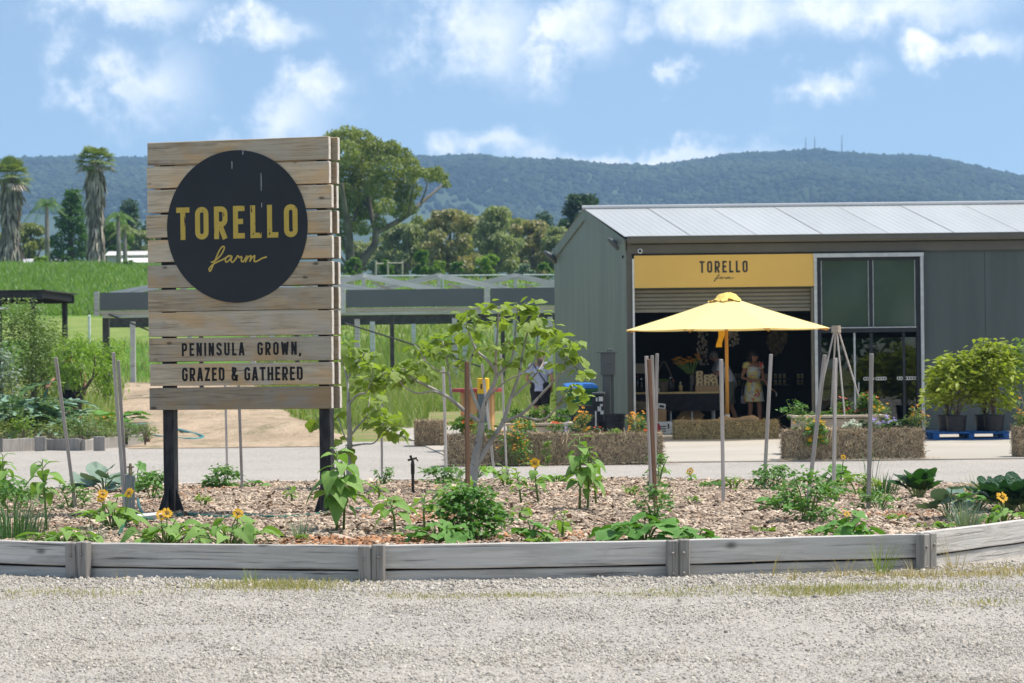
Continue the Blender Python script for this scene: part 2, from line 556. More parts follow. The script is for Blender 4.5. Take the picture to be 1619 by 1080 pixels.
pm('bark_fig', (0.48, 0.455, 0.415), (0.34, 0.32, 0.29), 10, 0.85, 0.4, 40, stretch=(1, 1, .5), fleck=(0.16, 0.145, 0.125), fscale=24)
pm('bark_brown', (0.17, 0.125, 0.095), (0.10, 0.075, 0.06), 9, 0.9, 0.5, 30)
pm('bark_euc', (0.20, 0.165, 0.135), (0.11, 0.09, 0.075), 0.9, 0.9, 0.5, 5)
pm('bark_pale', (0.34, 0.31, 0.27), (0.2, 0.175, 0.15), 0.9, 0.9, 0.4, 5)
pm('palm_skirt', (0.50, 0.44, 0.36), (0.30, 0.25, 0.20), 1.2, 0.95, island=0.55)
pm('palm_core', (0.06, 0.045, 0.035), (0.1, 0.08, 0.06), 3, 0.95)
pm('skin', (0.48, 0.27, 0.18), (0.44, 0.24, 0.155), 9, 0.55)
pm('skin_tan', (0.40, 0.20, 0.125), (0.36, 0.175, 0.105), 9, 0.55)
pm('hair_dark', (0.022, 0.014, 0.01), (0.035, 0.022, 0.015), 30, 0.6)
pm('hair_grey', (0.20, 0.19, 0.18), (0.12, 0.115, 0.11), 40, 0.7)
pm('shirt_white', (0.62, 0.62, 0.68), (0.54, 0.54, 0.6), 5, 0.9, 0.2, 14)
pm('khaki', (0.20, 0.21, 0.16), (0.16, 0.17, 0.13), 8, 0.9)
pm('lavender_top', (0.50, 0.50, 0.60), (0.30, 0.31, 0.42), 60, 0.9, lo=0.48, hi=0.55)
pm('shoe_brown', (0.12, 0.075, 0.045), None, 8, 0.7)
pm('glass_jar', (0.30, 0.22, 0.09), (0.42, 0.33, 0.16), 20, 0.3, orand=0.4)
pm('bottle_dark', (0.014, 0.014, 0.016), None, 8, 0.25, spec=0.5)
pm('sprinkler', (0.022, 0.02, 0.02), (0.05, 0.035, 0.03), 30, 0.6)
pm('antenna', (0.4, 0.4, 0.42), None, 3, 0.5)
pm('house_white', (0.75, 0.74, 0.72), None, 0.2, 0.7)
pm('house_roof', (0.45, 0.45, 0.46), None, 0.2, 0.7)
pm('pane_dark', (0.03, 0.035, 0.04), None, 0.2, 0.2)
pm('soil', (0.10, 0.07, 0.05), (0.07, 0.05, 0.035), 8, 0.95, 0.5, 20)
pm('mulch_base', (0.235, 0.165, 0.115), (0.15, 0.10, 0.07), 14, 0.95, 0.8, 40)
pm('net_dark', (0.03, 0.03, 0.032), (0.045, 0.045, 0.047), 6, 0.8)

leafm('fig_leaf', (0.322, 0.419, 0.078), (0.181, 0.265, 0.045), 0.42, byobj=True)
leafm('fig_small', (0.322, 0.419, 0.078), (0.181, 0.265, 0.045), 0.42)
leafm('sunflower_leaf', (0.244, 0.408, 0.093), (0.160, 0.299, 0.057), 0.32, byobj=True, rough=0.6)
leafm('squash_leaf', (0.146, 0.321, 0.053), (0.092, 0.230, 0.039), 0.25, byobj=True, rough=0.6)
leafm('pale_leaf', (0.242, 0.374, 0.077), (0.165, 0.297, 0.055), 0.4, byobj=True)
leafm('chard_leaf', (0.076, 0.216, 0.047), (0.047, 0.151, 0.035), 0.18, byobj=True, rough=0.35, spec=0.5)
leafm('chard_dark', (0.055, 0.168, 0.066), (0.036, 0.122, 0.049), 0.12, byobj=True, rough=0.35, spec=0.5)
leafm('cabbage_leaf', (0.19, 0.27, 0.20), (0.11, 0.18, 0.13), 0.12, byobj=True, rough=0.5)
leafm('stalk', (0.20, 0.30, 0.08), (0.15, 0.24, 0.06), 0.2)
leafm('pale_stalk', (0.45, 0.5, 0.25), (0.4, 0.45, 0.2), 0.2)
leafm('tomato_leaf', (0.157, 0.303, 0.072), (0.091, 0.212, 0.046), 0.35)
leafm('basil_leaf', (0.146, 0.309, 0.063), (0.079, 0.197, 0.039), 0.3)
leafm('lime_leaf', (0.25, 0.36, 0.06), (0.16, 0.27, 0.04), 0.4)
leafm('shrub_leaf', (0.429, 0.481, 0.065), (0.234, 0.293, 0.039), 0.42)
leafm('dark_leaf', (0.05, 0.10, 0.03), (0.03, 0.065, 0.02), 0.25)
leafm('silver_leaf', (0.26, 0.33, 0.25), (0.18, 0.25, 0.18), 0.25)
leafm('chive_leaf', (0.091, 0.196, 0.070), (0.056, 0.140, 0.049), 0.25)
leafm('olive_leaf', (0.211, 0.292, 0.089), (0.114, 0.186, 0.049), 0.3)
leafm('artichoke_leaf', (0.288, 0.432, 0.288), (0.180, 0.306, 0.198), 0.22, byobj=True)
leafm('peach_leaf', (0.299, 0.429, 0.078), (0.182, 0.312, 0.052), 0.42)
leafm('herb_leaf', (0.22, 0.27, 0.06), (0.13, 0.19, 0.05), 0.35, dry=(0.33, 0.28, 0.1))
leafm('euc_leaf', (0.329, 0.354, 0.091), (0.140, 0.181, 0.059), 0.42)
leafm('euc_grey', (0.384, 0.404, 0.202), (0.202, 0.253, 0.121), 0.4)
leafm('euc_rust', (0.467, 0.402, 0.187), (0.224, 0.235, 0.113), 0.4)
leafm('pine_leaf', (0.065, 0.124, 0.052), (0.033, 0.072, 0.033), 0.3)
leafm('conifer_leaf', (0.10, 0.21, 0.045), (0.05, 0.125, 0.03), 0.35)
leafm('sapling_leaf', (0.15, 0.26, 0.045), (0.085, 0.17, 0.03), 0.38)
leafm('palm_leaf', (0.241, 0.287, 0.092), (0.138, 0.190, 0.057), 0.35)
leafm('grass_bank', (0.19, 0.30, 0.06), (0.12, 0.22, 0.042), 0.4)
leafm('grass_meadow', (0.231, 0.296, 0.066), (0.132, 0.204, 0.039), 0.4, dry=(0.38, 0.34, 0.16))
leafm('grass_weed', (0.36, 0.32, 0.13), (0.23, 0.235, 0.08), 0.35, dry=(0.48, 0.36, 0.2))
leafm('grass_dry', (0.45, 0.38, 0.2), (0.32, 0.24, 0.12), 0.35)
leafm('petal_yellow', (0.85, 0.50, 0.01), (0.80, 0.42, 0.01), 0.3, tint=(1, 0.9, 0.5))
leafm('petal_orange', (0.80, 0.28, 0.02), (0.85, 0.48, 0.05), 0.3, tint=(1, 0.8, 0.5))
leafm('petal_red', (0.62, 0.06, 0.015), (0.75, 0.16, 0.02), 0.25, tint=(1, 0.7, 0.5))
leafm('petal_mauve', (0.46, 0.36, 0.66), (0.56, 0.47, 0.72), 0.25, tint=(1, 0.9, 1))
leafm('petal_white', (0.72, 0.76, 0.62), (0.6, 0.66, 0.5), 0.25, tint=(1, 1, 0.9))
pm('forest_leaf', (0.040, 0.054, 0.022), (0.014, 0.025, 0.013), 0.007, 0.9, island=0.55, spec=0.1)
pm('flower_eye', (0.22, 0.11, 0.015), (0.42, 0.22, 0.02), 60, 0.9)
pm('chips', (0.50, 0.40, 0.30), (0.27, 0.195, 0.14), 3, 0.9, island=0.55, lo=0.3, hi=0.7)
pm('chips_red', (0.42, 0.22, 0.11), (0.30, 0.145, 0.075), 3, 0.9, island=0.4)
pm('stones', (0.445, 0.405, 0.345), (0.38, 0.34, 0.285), 3, 0.85, island=0.4)

# ------------------------------------------------------------------ ground and terrain
_py = [-400, 62, 72, 82, 100, 120, 140, 200, 235, 330, 800, 1600, 6000]
_pz = [0, 0, 0.08, 0.22, 1.05, 2.8, 4.0, 8.3, 8.8, 9.0, 7.0, 9.0, 9.0]


def terr(x, y):
    z = float(np.interp(y, _py, _pz))
    k = min(1.0, max(0.0, (y - 66) / 30))
    k2 = min(1.0, max(0.0, (y - 100) / 95))
    z -= 0.036 * k2 * (min(max(x, -40), 25) + 28)
    return z + k * (0.25 * noise.noise(Vector((x * 0.09, y * 0.06, 1.3))) + 0.1 * noise.noise(Vector((x * 0.4, y * 0.3, 4.1))))


def grid_sheet(name, xs, ys, zf, mat):
    v = [(x, y, zf(x, y)) for y in ys for x in xs]
    n = len(xs)
    f = [(j * n + i, j * n + i + 1, (j + 1) * n + i + 1, (j + 1) * n + i) for j in range(len(ys) - 1) for i in range(n - 1)]
    return O(name, mesh_np(name, v, f), mat, smooth=True)


def ground_mat():
    m, nt, B = base_mat('ground')
    vec = coords(nt)
    sep = nd(nt, 'ShaderNodeSeparateXYZ'); nt.links.new(vec, sep.inputs[0])
    wob = mth(nt, 'MULTIPLY', mth(nt, 'SUBTRACT', noise_n(nt, vec, 0.12, 4), 0.5), 22.0)
    y = mth(nt, 'ADD', sep.outputs[1], wob)
    lush = mixc(nt, ramp(nt, noise_n(nt, vec, 0.5, 6, 0.65), 0.35, 0.65), (0.115, 0.235, 0.03), (0.075, 0.165, 0.024))
    mown = mixc(nt, ramp(nt, noise_n(nt, vec, 0.7, 5), 0.35, 0.65), (0.215, 0.265, 0.075), (0.17, 0.235, 0.055))
    near = mixc(nt, ramp(nt, noise_n(nt, vec, 0.9, 5), 0.35, 0.7), (0.175, 0.22, 0.06), (0.29, 0.225, 0.125))
    c = mixc(nt, ramp(nt, y, 96, 106), near, lush)
    c = mixc(nt, ramp(nt, y, 116, 121), c, mown)
    c = mixc(nt, ramp(nt, y, 134, 141), c, lush)
    c = mixc(nt, ramp(nt, y, 205, 260), c, (0.09, 0.125, 0.04))
    nt.links.new(c, B.inputs['Base Color'])
    B.inputs['Roughness'].default_value = 0.95
    B.inputs['Specular IOR Level'].default_value = 0.1
    bump_n(nt, B, noise_n(nt, vec, 3.0, 6, 0.7), 0.6, 0.3)
    return m


xs = sorted(set([round(s * 2600 * (t / 60) ** 3, 2) for t in range(0, 61) for s in (-1, 1)]))
ys = [-300, -100, 0, 30, 50, 58] + list(range(62, 215, 3)) + list(range(215, 420, 12)) + [500, 700, 1000, 1500, 2200, 3200, 4300]
g = grid_sheet('ground', xs, ys, terr, ground_mat())
g['kind'] = 'structure'


def gravel_mat():
    m, nt, B = base_mat('gravel')
    vec = coords(nt)
    vo = nd(nt, 'ShaderNodeTexVoronoi'); vo.inputs['Scale'].default_value = 62
    nt.links.new(vec, vo.inputs['Vector'])
    hs = nd(nt, 'ShaderNodeSeparateColor'); nt.links.new(vo.outputs['Color'], hs.inputs[0])
    c = mixc(nt, hs.outputs[0], (0.31, 0.285, 0.25), (0.49, 0.445, 0.385))
    c = mixc(nt, ramp(nt, hs.outputs[1], 0.86, 0.9), c, (0.20, 0.19, 0.185))
    gap = ramp(nt, vo.outputs['Distance'], 0.0, 0.75)
    big = noise_n(nt, vec, 0.35, 5, 0.6)
    c = mixc(nt, mth(nt, 'MULTIPLY', ramp(nt, big, 0.35, 0.7), 0.4), c, (0.48, 0.43, 0.37))
    sp = noise_n(nt, vec, 26, 2, 0.5)
    c = mixc(nt, mth(nt, 'MULTIPLY', ramp(nt, sp, 0.60, 0.68), 0.6), c, (0.17, 0.16, 0.15))
    nt.links.new(c, B.inputs['Base Color'])
    B.inputs['Roughness'].default_value = 0.9
    B.inputs['Specular IOR Level'].default_value = 0.15
    h = mth(nt, 'ADD', mth(nt, 'MULTIPLY', mth(nt, 'SUBTRACT', 1.0, gap), 1.0), mth(nt, 'MULTIPLY', noise_n(nt, vec, 9, 3), 0.8))
    bump_n(nt, B, h, 0.8, 0.012)
    return m


GRAVEL = gravel_mat()


def undul(x, y):
    return 0.006 + (0.012 if y < 34 else 0.003) * (noise.noise(Vector((x * 0.5, y * 0.35, 9.0))) + 1) + 0.012 * (noise.noise(Vector((x * 1.7, y * 1.1, 3.0))) + 1) * (1 if y < 20.5 else 0.3)


gy = [7, 9, 11] + list(np.arange(12, 22, 0.25)) + list(np.arange(22, 54.1, 0.8))
gx = [-60, -30, -20] + list(np.arange(-12, 12.1, 0.25)) + [20, 30, 60]
gv = grid_sheet('gravel_yard', gx, gy, undul, GRAVEL)
gv['kind'] = 'structure'

pm('concrete', (0.41, 0.365, 0.30), (0.36, 0.32, 0.26), 0.35, 0.8, 0.1, 25, fleck=(0.33, 0.29, 0.24), fscale=1.1, flo=0.58, fhi=0.75)
cp = [gp(708, 737), gp(703, 722), gp(640, 692), gp(548, 662), Vector((-2.2, 75, 0)), Vector((0.2, 75, 0)), Vector((0.5, 62, 0)), Vector((18, 62, 0)), Vector((30, 62, 0)), Vector((30, 40.3, 0))]
mb = MB()
n = len(cp)
mb.add([(p.x, p.y, 0.03) for p in cp] + [(p.x, p.y, -0.05) for p in cp], [tuple(range(n))[::-1]] + [(i, (i + 1) % n, n + (i + 1) % n, n + i) for i in range(n)])
o = mb.build('concrete_apron', MATS['concrete'])
o['kind'] = 'structure'
pm('sand', (0.45, 0.34, 0.23), (0.33, 0.245, 0.16), 0.9, 0.95, 1.0, 5, fleck=(0.24, 0.20, 0.11), fscale=1.6, flo=0.52, fhi=0.7, bdist=0.15, stretch=(1, .35, 1))
v, f = [], []
NT, NS = 40, 24
for j in range(NT + 1):
    t = j / NT
    d = 51 + t * 47
    pl = np.interp(t, [0, 0.1, 1], [205, 178, 196]) + 8 * noise.noise(Vector((t * 9, 1, 1)))
    pr = np.interp(t, [0, 0.15, 0.45, 1], [520, 548, 470, 395]) + 10 * noise.noise(Vector((t * 11, 5, 1)))
    for i in range(NS + 1):
        s = i / NS
        x = (pl + (pr - pl) * s - PX0) / FPX * d
        edge = min(s, 1 - s, 0.25) * 4 * min(1, t * 6)
        v.append((x, d, terr(x, d) + 0.022 + edge * (0.05 + 0.22 * math.exp(-((d - 60) / 5) ** 2) * math.exp(-((s - 0.8) / 0.25) ** 2) + 0.1 * noise.noise(Vector((x * 0.8, d * 0.3, 2))))))
f = [(j * (NS + 1) + i, j * (NS + 1) + i + 1, (j + 1) * (NS + 1) + i + 1, (j + 1) * (NS + 1) + i) for j in range(NT) for i in range(NS)]
o = O('dirt_path', mesh_np('dirt_path', v, f), MATS['sand'], smooth=True)
o['kind'] = 'structure'

# ------------------------------------------------------------------ hills with forest
sk = [(-400, 262), (-200, 255), (0, 250), (60, 247), (130, 244), (228, 247), (330, 246), (440, 250), (560, 248), (660, 246), (760, 243), (800, 249), (900, 256), (960, 262), (1040, 262),
      (1110, 251), (1160, 243), (1230, 239), (1285, 234), (1330, 239), (1400, 244), (1440, 243), (1500, 252), (1560, 266), (1619, 278), (1750, 305), (2000, 340)]
RD = 3600.0
rxs = [at(a, b, RD).x for a, b in sk]
rzs = [at(a, b, RD).z for a, b in sk]


def hill(x, y):
    rz_ = float(np.interp(x * RD / max(y, 1500) if y < RD else x, rxs, rzs)) - 9
    if y <= RD:
        t = max(0.0, (y - 1500) / (RD - 1500))
        h = 8 + (rz_ - 8) * (0.35 * t + 0.65 * t * t * (3 - 2 * t))
        h += 26 * math.sin(math.pi * min(1, t)) * noise.noise(Vector((x * 0.0042, y * 0.0022, 0.7))) + 9 * (1 - t) * noise.noise(Vector((x * 0.012, y * 0.008, 2.7)))
        return h
    return rz_ - (y - RD) * 0.25


hx = np.linspace(-1400, 1500, 150)
hy = list(np.linspace(1480, 3600, 60)) + [3650, 3800, 4100]
pm('hill_floor', (0.05, 0.075, 0.03), (0.03, 0.05, 0.022), 0.01, 0.95)
o = grid_sheet('hills', list(hx), hy, hill, MATS['hill_floor'])
o['kind'] = 'structure'


def ico(jit, seed, sub=2):
    import bmesh
    bm = bmesh.new()
    bmesh.ops.create_icosphere(bm, subdivisions=sub, radius=1)
    rr = random.Random(seed)
    v = np.array([[c * (1 + jit * rr.uniform(-1, 1)) for c in p.co] for p in bm.verts])
    f = np.array([[q.index for q in fc.verts] for fc in bm.faces])
    bm.free()
    return v, f


VV, FF, off = [], [], 0
for k in range(4):
    tv, tf = ico(0.22, k, 1)
    N = 9000
    P = []
    while len(P) < N:
        y = RD + 12 - 1050 * (random.random() ** 1.3)
        x = random.uniform(-0.2, 0.2) * y
        if noise.noise(Vector((x * 0.006, y * 0.004, 8))) < -0.42 and random.random() < 0.8:
            continue
        P.append((x, y, hill(x, y)))
    P = np.array(P)
    s = np.minimum(RNG.lognormal(math.log(3.1), .28, N), 4.9)
    sc_ = np.stack([s, s, s * RNG.uniform(0.7, 1.15, N)], 1)
    P[:, 2] += s * 0.55
    vv, ff = scat(tv, tf, P, rots(RNG.uniform(0, 6.28, N), np.zeros(N), np.zeros(N)), sc_)
    VV.append(vv); FF.append(ff + off); off += len(vv)
o = O('forest', mesh_np('forest', np.concatenate(VV), np.concatenate(FF)), MATS['forest_leaf'])
tag(o, 'dark eucalypt forest covering the distant hills', 'forest', kind='stuff')

hl = [(876, 257, 'small pale house half hidden in hillside forest above the dark pine'), (1019, 277, 'long white house on the hillside above the middle of the shed roof'),
      (1033, 276, 'small white house just right of the long white hillside house'), (1345, 262, 'white house high on the hillside below the right antenna'),
      (1356, 266, 'tiny white cottage right of the white house below the antenna'), (978, 271, 'little white house on hillside, leftmost of the pair by the long house'), (1412, 268, 'white house low on the right shoulder of the hill')]
for i, (px, py, lb) in enumerate(hl):
    y = 3380.0 if py > 262 else 3480.0
    p = at(px, py, y)
    L = 17 if i in (1, 3) else 10
    t = T('hillside_house', lb, 'house', (p.x, p.y, p.z - 3), 0, 'houses on the hillside')
    bx('wall', (0, 0, 2.5), (L, 8, 6), MATS['house_white'], t, w=False)
    mb = MB(); mb.add([(-L / 2 - .6, -4.6, 5.4), (L / 2 + .6, -4.6, 5.4), (L / 2 + .6, 4.6, 5.4), (-L / 2 - .6, 4.6, 5.4), (-L / 2, 0, 8), (L / 2, 0, 8)], [(0, 1, 5, 4), (2, 3, 4, 5), (0, 4, 3), (1, 2, 5), (3, 2, 1, 0)])
    mb.build('roof', MATS['house_roof'], t, w=False)
    for q in (-.25, .25):
        bx('window', (q * L, -4.03, 3), (1.8, .06, 1.6), MATS['pane_dark'], t, w=False)
for i, (px, y0, y1, lb) in enumerate([(1274, 236, 216, 'thin antenna mast on the hilltop, leftmost of three'), (1288, 235, 215, 'lattice antenna mast on the hilltop, middle of three'), (1331, 240, 213, 'tall antenna mast on the hilltop, rightmost of three')]):
    a, b = at(px, y0 + 8, 3590), at(px, y1, 3590)
    t = T('antenna_mast', lb, 'antenna', a, 0, 'hilltop antenna masts')
    mb = MB()
    for q in ((-.8, -.5), (.8, -.5), (0, .9)):
        mb.tube([(a.x + q[0], a.y + q[1], a.z), (b.x, b.y, b.z)], [0.35, 0.2], 5)
    mb.build('mast', MATS['antenna'], t)
    for q in (0.55, 0.75, 0.9):
        bx('crossarm', (a.x, a.y, a.z + (b.z - a.z) * q), (2.2, 0.3, 0.4), MATS['antenna'], t)

# air: one closed box round everything
m = bpy.data.materials.new('haze'); m.use_nodes = True
nt = m.node_tree; nt.nodes.clear()
vo = nt.nodes.new('ShaderNodeVolumePrincipled')
vo.inputs['Color'].default_value = (0.42, 0.68, 1.0, 1)
vo.inputs['Density'].default_value = 0.00017
vo.inputs['Anisotropy'].default_value = 0.0
ou = nt.nodes.new('ShaderNodeOutputMaterial'); nt.links.new(vo.outputs[0], ou.inputs['Volume'])
o = bx('haze', (0, 1950, 156), (5600, 4900, 320), m)
tag(o, 'thin bluish haze in the air over the valley', 'haze', kind='stuff')

# ------------------------------------------------------------------ the planted island bed
FRONT = [gp(-240, 905), gp(130, 919), gp(590, 926), gp(1070, 917), gp(1457, 906), gp(1790, 856)]
FRONT = [Vector((p.x, p.y, 0)) for p in FRONT]


def bk(px, d):
    return Vector(((px - PX0) / FPX * d, d, 0))


BACK = [bk(1905, 24.2), bk(1790, 27.0), bk(1505, 28.6), bk(1240, 29.9), bk(960, 30.8), bk(600, 31.2), bk(240, 30.7), bk(-80, 29.2), bk(-300, 26)]
POLY = FRONT + BACK


def inside(x, y, poly=POLY):
    c = False
    j = len(poly) - 1
    for i in range(len(poly)):
        a, b = poly[i], poly[j]
        if (a.y > y) != (b.y > y) and x < (b.x - a.x) * (y - a.y) / (b.y - a.y) + a.x:
            c = not c
        j = i
    return c


def mz(x, y):
    return 0.205 + 0.07 * math.exp(-((x + 0.2) / 4.5) ** 2 - ((y - 25.5) / 4.0) ** 2) + 0.022 * noise.noise(Vector((x * 1.3, y * 1.1, 0))) + 0.012 * noise.noise(Vector((x * 4, y * 4, 2)))


def mp(px, py):
    """survey on the mulch surface"""
    z = 0.22
    for _ in range(5):
        p = gp(px, py, z)
        z = mz(p.x, p.y)
    return Vector((p.x, p.y, z - 0.01))


import bmesh
bm = bmesh.new()
vs_ = [bm.verts.new((p.x, p.y + (0.05 if i < len(FRONT) else -0.04), 0.2)) for i, p in enumerate(POLY)]
bm.faces.new(vs_)
bmesh.ops.triangulate(bm, faces=bm.faces[:])
bmesh.ops.subdivide_edges(bm, edges=bm.edges[:], cuts=9, use_grid_fill=True)
for vv in bm.verts:
    vv.co.z = mz(vv.co.x, vv.co.y) - 0.012
me = bpy.data.meshes.new('mulch_bed'); bm.to_mesh(me); bm.free()
bed = O('mulch_bed', me, MATS['mulch_base'], smooth=True)
bed['kind'] = 'structure'
# loose bark chips
N = 92000
X = RNG.uniform(-5.4, 6.4, N); Y = 19.2 + (31.3 - 19.2) * RNG.random(N) ** 1.15
keep = np.array([inside(a, b) for a, b in zip(X, Y)]) & (Y > np.interp(X, [p.x for p in FRONT], [p.y for p in FRONT]) + .10)
X, Y = X[keep], Y[keep]
Z = np.array([mz(a, b) for a, b in zip(X, Y)])
N = len(X)
tv = np.array([(-.5, -.5, 0), (.5, -.5, 0), (.42, .5, 0.1), (-.42, .5, 0.1), (-.45, -.4, .9), (.4, -.35, 1.0), (.33, .42, .8), (-.3, .4, .9)])
tf = np.array([(4, 5, 6, 7), (0, 1, 5, 4), (1, 2, 6, 5), (2, 3, 7, 6), (3, 0, 4, 7)])
L = RNG.lognormal(math.log(0.031), 0.5, N)
L = np.minimum(L, 0.13)
scl = np.stack([L * RNG.uniform(0.22, 0.5, N), L, RNG.uniform(0.004, 0.011, N)], 1)
rt = rots(RNG.uniform(0, 6.28, N), RNG.normal(0, 0.33, N), RNG.normal(0, 0.35, N))
red = np.array([noise.noise(Vector((a * 0.8, b * 0.9, 5))) + 0.9 * math.exp(-((a + 1.0) / 0.9) ** 2 - ((b - 20.2) / 0.8) ** 2) for a, b in zip(X, Y)]) + RNG.normal(0, 0.25, N) > 0.7
P = np.stack([X, Y, Z + RNG.uniform(-0.004, 0.014, N)], 1)
for nm, msk, mt, lb in (('bark_chips', ~red, 'chips', 'pale weathered bark chips spread over the whole bed'), ('reddish_bark_chips', red, 'chips_red', 'fresher reddish bark chips in patches on the bed')):
    vv, ff = scat(tv, tf, P[msk], rt[msk], scl[msk])
    tag(O(nm, mesh_np(nm, vv, ff), MATS[mt]), lb, 'mulch', kind='stuff')

# timber edging, board by board
EDG = T('timber_edging', 'weathered grey timber sleeper edging around the planted bed', 'edging', FRONT[2])


def plank(name, a, b, z0, z1, th, back, mat, parent, rag=0.0):
    a, b = Vector(a), Vector(b)
    d = (b - a); L = d.length; d.normalize()
    nrm = Vector((-d.y, d.x, 0))
    M = Matrix.Translation((a + b) / 2 + nrm * (back + th / 2) + Vector((0, 0, (z0 + z1) / 2))) @ Matrix.Rotation(math.atan2(d.y, d.x), 4, 'Z')
    mb = MB()
    nx = 24
    hz, ht = (z1 - z0) / 2, th / 2
    vs, fs = [], []
    for i in range(nx + 1):
        x = -L / 2 + L * i / nx
        k = rag * noise.noise(Vector((x * 2.3, z0 * 9 + a.x, 1)))
        k2 = rag * noise.noise(Vector((x * 1.7, z0 * 5 + b.x, 7)))
        c = 0.006
        ring = [(-ht, -hz + k2 + c), (-ht, hz + k - c), (-ht + c, hz + k), (ht - c, hz + k), (ht, hz + k - c), (ht, -hz), (-ht + c, -hz + k2)]
        vs += [(x, q, r) for q, r in ring]
    n = 7
    for i in range(nx):
        for j in range(n):
            fs.append((i * n + j, i * n + (j + 1) % n, (i + 1) * n + (j + 1) % n, (i + 1) * n + j))
    fs += [tuple(range(n)), tuple(range(nx * n, nx * n + n))[::-1]]
    o = MB().add(vs, [f_[::-1] for f_ in fs]).build(name, mat, parent, w=False)
    o.matrix_basis = Matrix.Translation(-ORG[parent.name]) @ M
    return o


for i in range(len(FRONT) - 1):
    a, b = FRONT[i], FRONT[i + 1]
    dz = [0.0, 0.0, 0.003, 0.004, 0.012][i]
    plank('board', a, b, 0.105 + dz, 0.268 + dz, 0.055, 0.0, MATS['sleeper'], EDG, 0.005)
    plank('board', a, b, -0.06, 0.092 + dz, 0.055, 0.012, MATS['sleeper'], EDG, 0.006)
for i in range(1, len(FRONT) - 1):
    p = FRONT[i]
    d = (FRONT[i + 1] - FRONT[i - 1]).normalized()
    ang = math.atan2(d.y, d.x)
    for s in (-1, 1):
        w_ = [0.085, 0.085, 0.075, 0.07][i - 1]
        M = Matrix.Translation(p + Vector((0, 0, 0.118))) @ Matrix.Rotation(ang, 4, 'Z') @ Matrix.Translation((s * (w_ / 2 + 0.002), -0.045, 0.0)) @ Matrix.Rotation(R(random.uniform(-1, 1)), 4, 'Y')
        po = MB().box((0, 0, 0), (w_, 0.075, 0.32 + 0.006 * s), 0.007, None).build('post', MATS['sleeper_post'], EDG, w=False)
        po.matrix_basis = Matrix.Translation(-ORG[EDG.name]) @ M
        for zz in (0.075, -0.075):
            b_ = MB().loft([(0, 0, 0, .012, .012), (0, 0, 0.008, .011, .011), (0, 0, 0.012, 0.006, 0.006)], 10).build('bolt', MATS['bolt'], po, w=False)
            b_.matrix_basis = Matrix.Translation((random.uniform(-.01, .01), -0.037, zz + random.uniform(-.01, .01))) @ Matrix.Rotation(R(90), 4, 'X')
for i in range(len(BACK) - 1):
    a, b = BACK[i], BACK[i + 1]
    plank('board', b, a, -0.05, 0.235, 0.055, -0.055, MATS['sleeper'], EDG, 0.006)
p = BACK[2]
MB().box((p.x + .02, p.y - .10, .12), (.13, .07, .25), .008).build('post', MATS['sleeper_post'], EDG)

# gravel stones lying loose on the yard in front
N = 118000
Y = 12.4 + 7.9 * RNG.random(N) ** 1.2
X = RNG.uniform(-1, 1, N) * (0.185 * Y + 0.25)
fy = np.interp(X, [p.x for p in FRONT], [p.y for p in FRONT])
keep = Y < fy - 0.02
X, Y = X[keep], Y[keep]; N = len(X)
Z = np.array([undul(a, b) for a, b in zip(X, Y)])
tv = np.array([(1, .1, .1), (-.9, .2, -.1), (.1, 1, .2), (-.1, -1.1, .1), (.2, .1, .8), (-.1, .1, -.9)])
tf = np.array([(0, 2, 4), (2, 1, 4), (1, 3, 4), (3, 0, 4), (2, 0, 5), (1, 2, 5), (3, 1, 5), (0, 3, 5)])
s = RNG.lognormal(math.log(0.0048), 0.42, N)
fy = fy[keep]
edge = fy - Y < .9 + .35 * np.array([noise.noise(Vector((a * .9, 1, 1))) for a in X])
s *= np.where(edge, 1.45, .95)
pk_ = np.array([noise.noise(Vector((a * .55, b * .8, 6))) + .5 * noise.noise(Vector((a * 2.1, b * 1.6, 2))) for a, b in zip(X, Y)])
ok = edge | (pk_ > -.08) | (RNG.random(N) < .42)
X, Y, Z, s = X[ok], Y[ok], Z[ok], s[ok]; N = len(X)
P = np.stack([X, Y, Z + s * 0.15], 1)
vv, ff = scat(tv, tf, P, rand_rots(N), np.stack([s * 1.25, s, s * 0.75], 1))
tag(O('gravel_stones', mesh_np('gravel_stones', vv, ff), MATS['stones']), 'loose pale gravel stones on the yard in front of the bed', 'gravel', kind='stuff')

# ------------------------------------------------------------------ grasses
BL = np.array([(-.5, 0, 0), (.5, 0, 0), (-.36, .5, .06), (.36, .5, .06), (0, 1, .26)])
BLF = np.array([(0, 1, 3), (0, 3, 2), (2, 3, 4)])


def blades(pos, h, wd, lean=0.35, az=None):
    n = len(pos)
    az = RNG.uniform(0, 6.28, n) if az is None else az
    rt = rots(az, np.pi / 2 - np.abs(RNG.normal(0, lean, n)), RNG.uniform(-0.3, 0.3, n))
    return scat(BL, BLF, pos, rt, np.stack([wd * RNG.uniform(.6, 1.4, n), h, -h], 1))


def meadow(name, label, n, yr, pxr, h, wd, mat, lean=0.35, clump=0.0, cut=None):
    Y = yr[0] + (yr[1] - yr[0]) * RNG.random(n)
    X = (RNG.uniform(pxr[0], pxr[1], n) - PX0) / FPX * Y
    k = np.array([noise.noise(Vector((a * 0.35, b * 0.12, 3))) for a, b in zip(X, Y)])
    keep = k > clump
    if cut is not None:
        keep &= np.array([not cut(a, b) for a, b in zip(X, Y)])
    X, Y, k = X[keep], Y[keep], k[keep]
    P = np.stack([X, Y, np.array([terr(a, b) for a, b in zip(X, Y)]) - 0.02], 1)
    vv, ff = blades(P, h * RNG.uniform(.55, 1.2, len(X)) * (1 + 0.5 * k), np.full(len(X), wd), lean)
    tag(O(name, mesh_np(name, vv, ff), MATS[mat]), label, 'grass', kind='stuff')


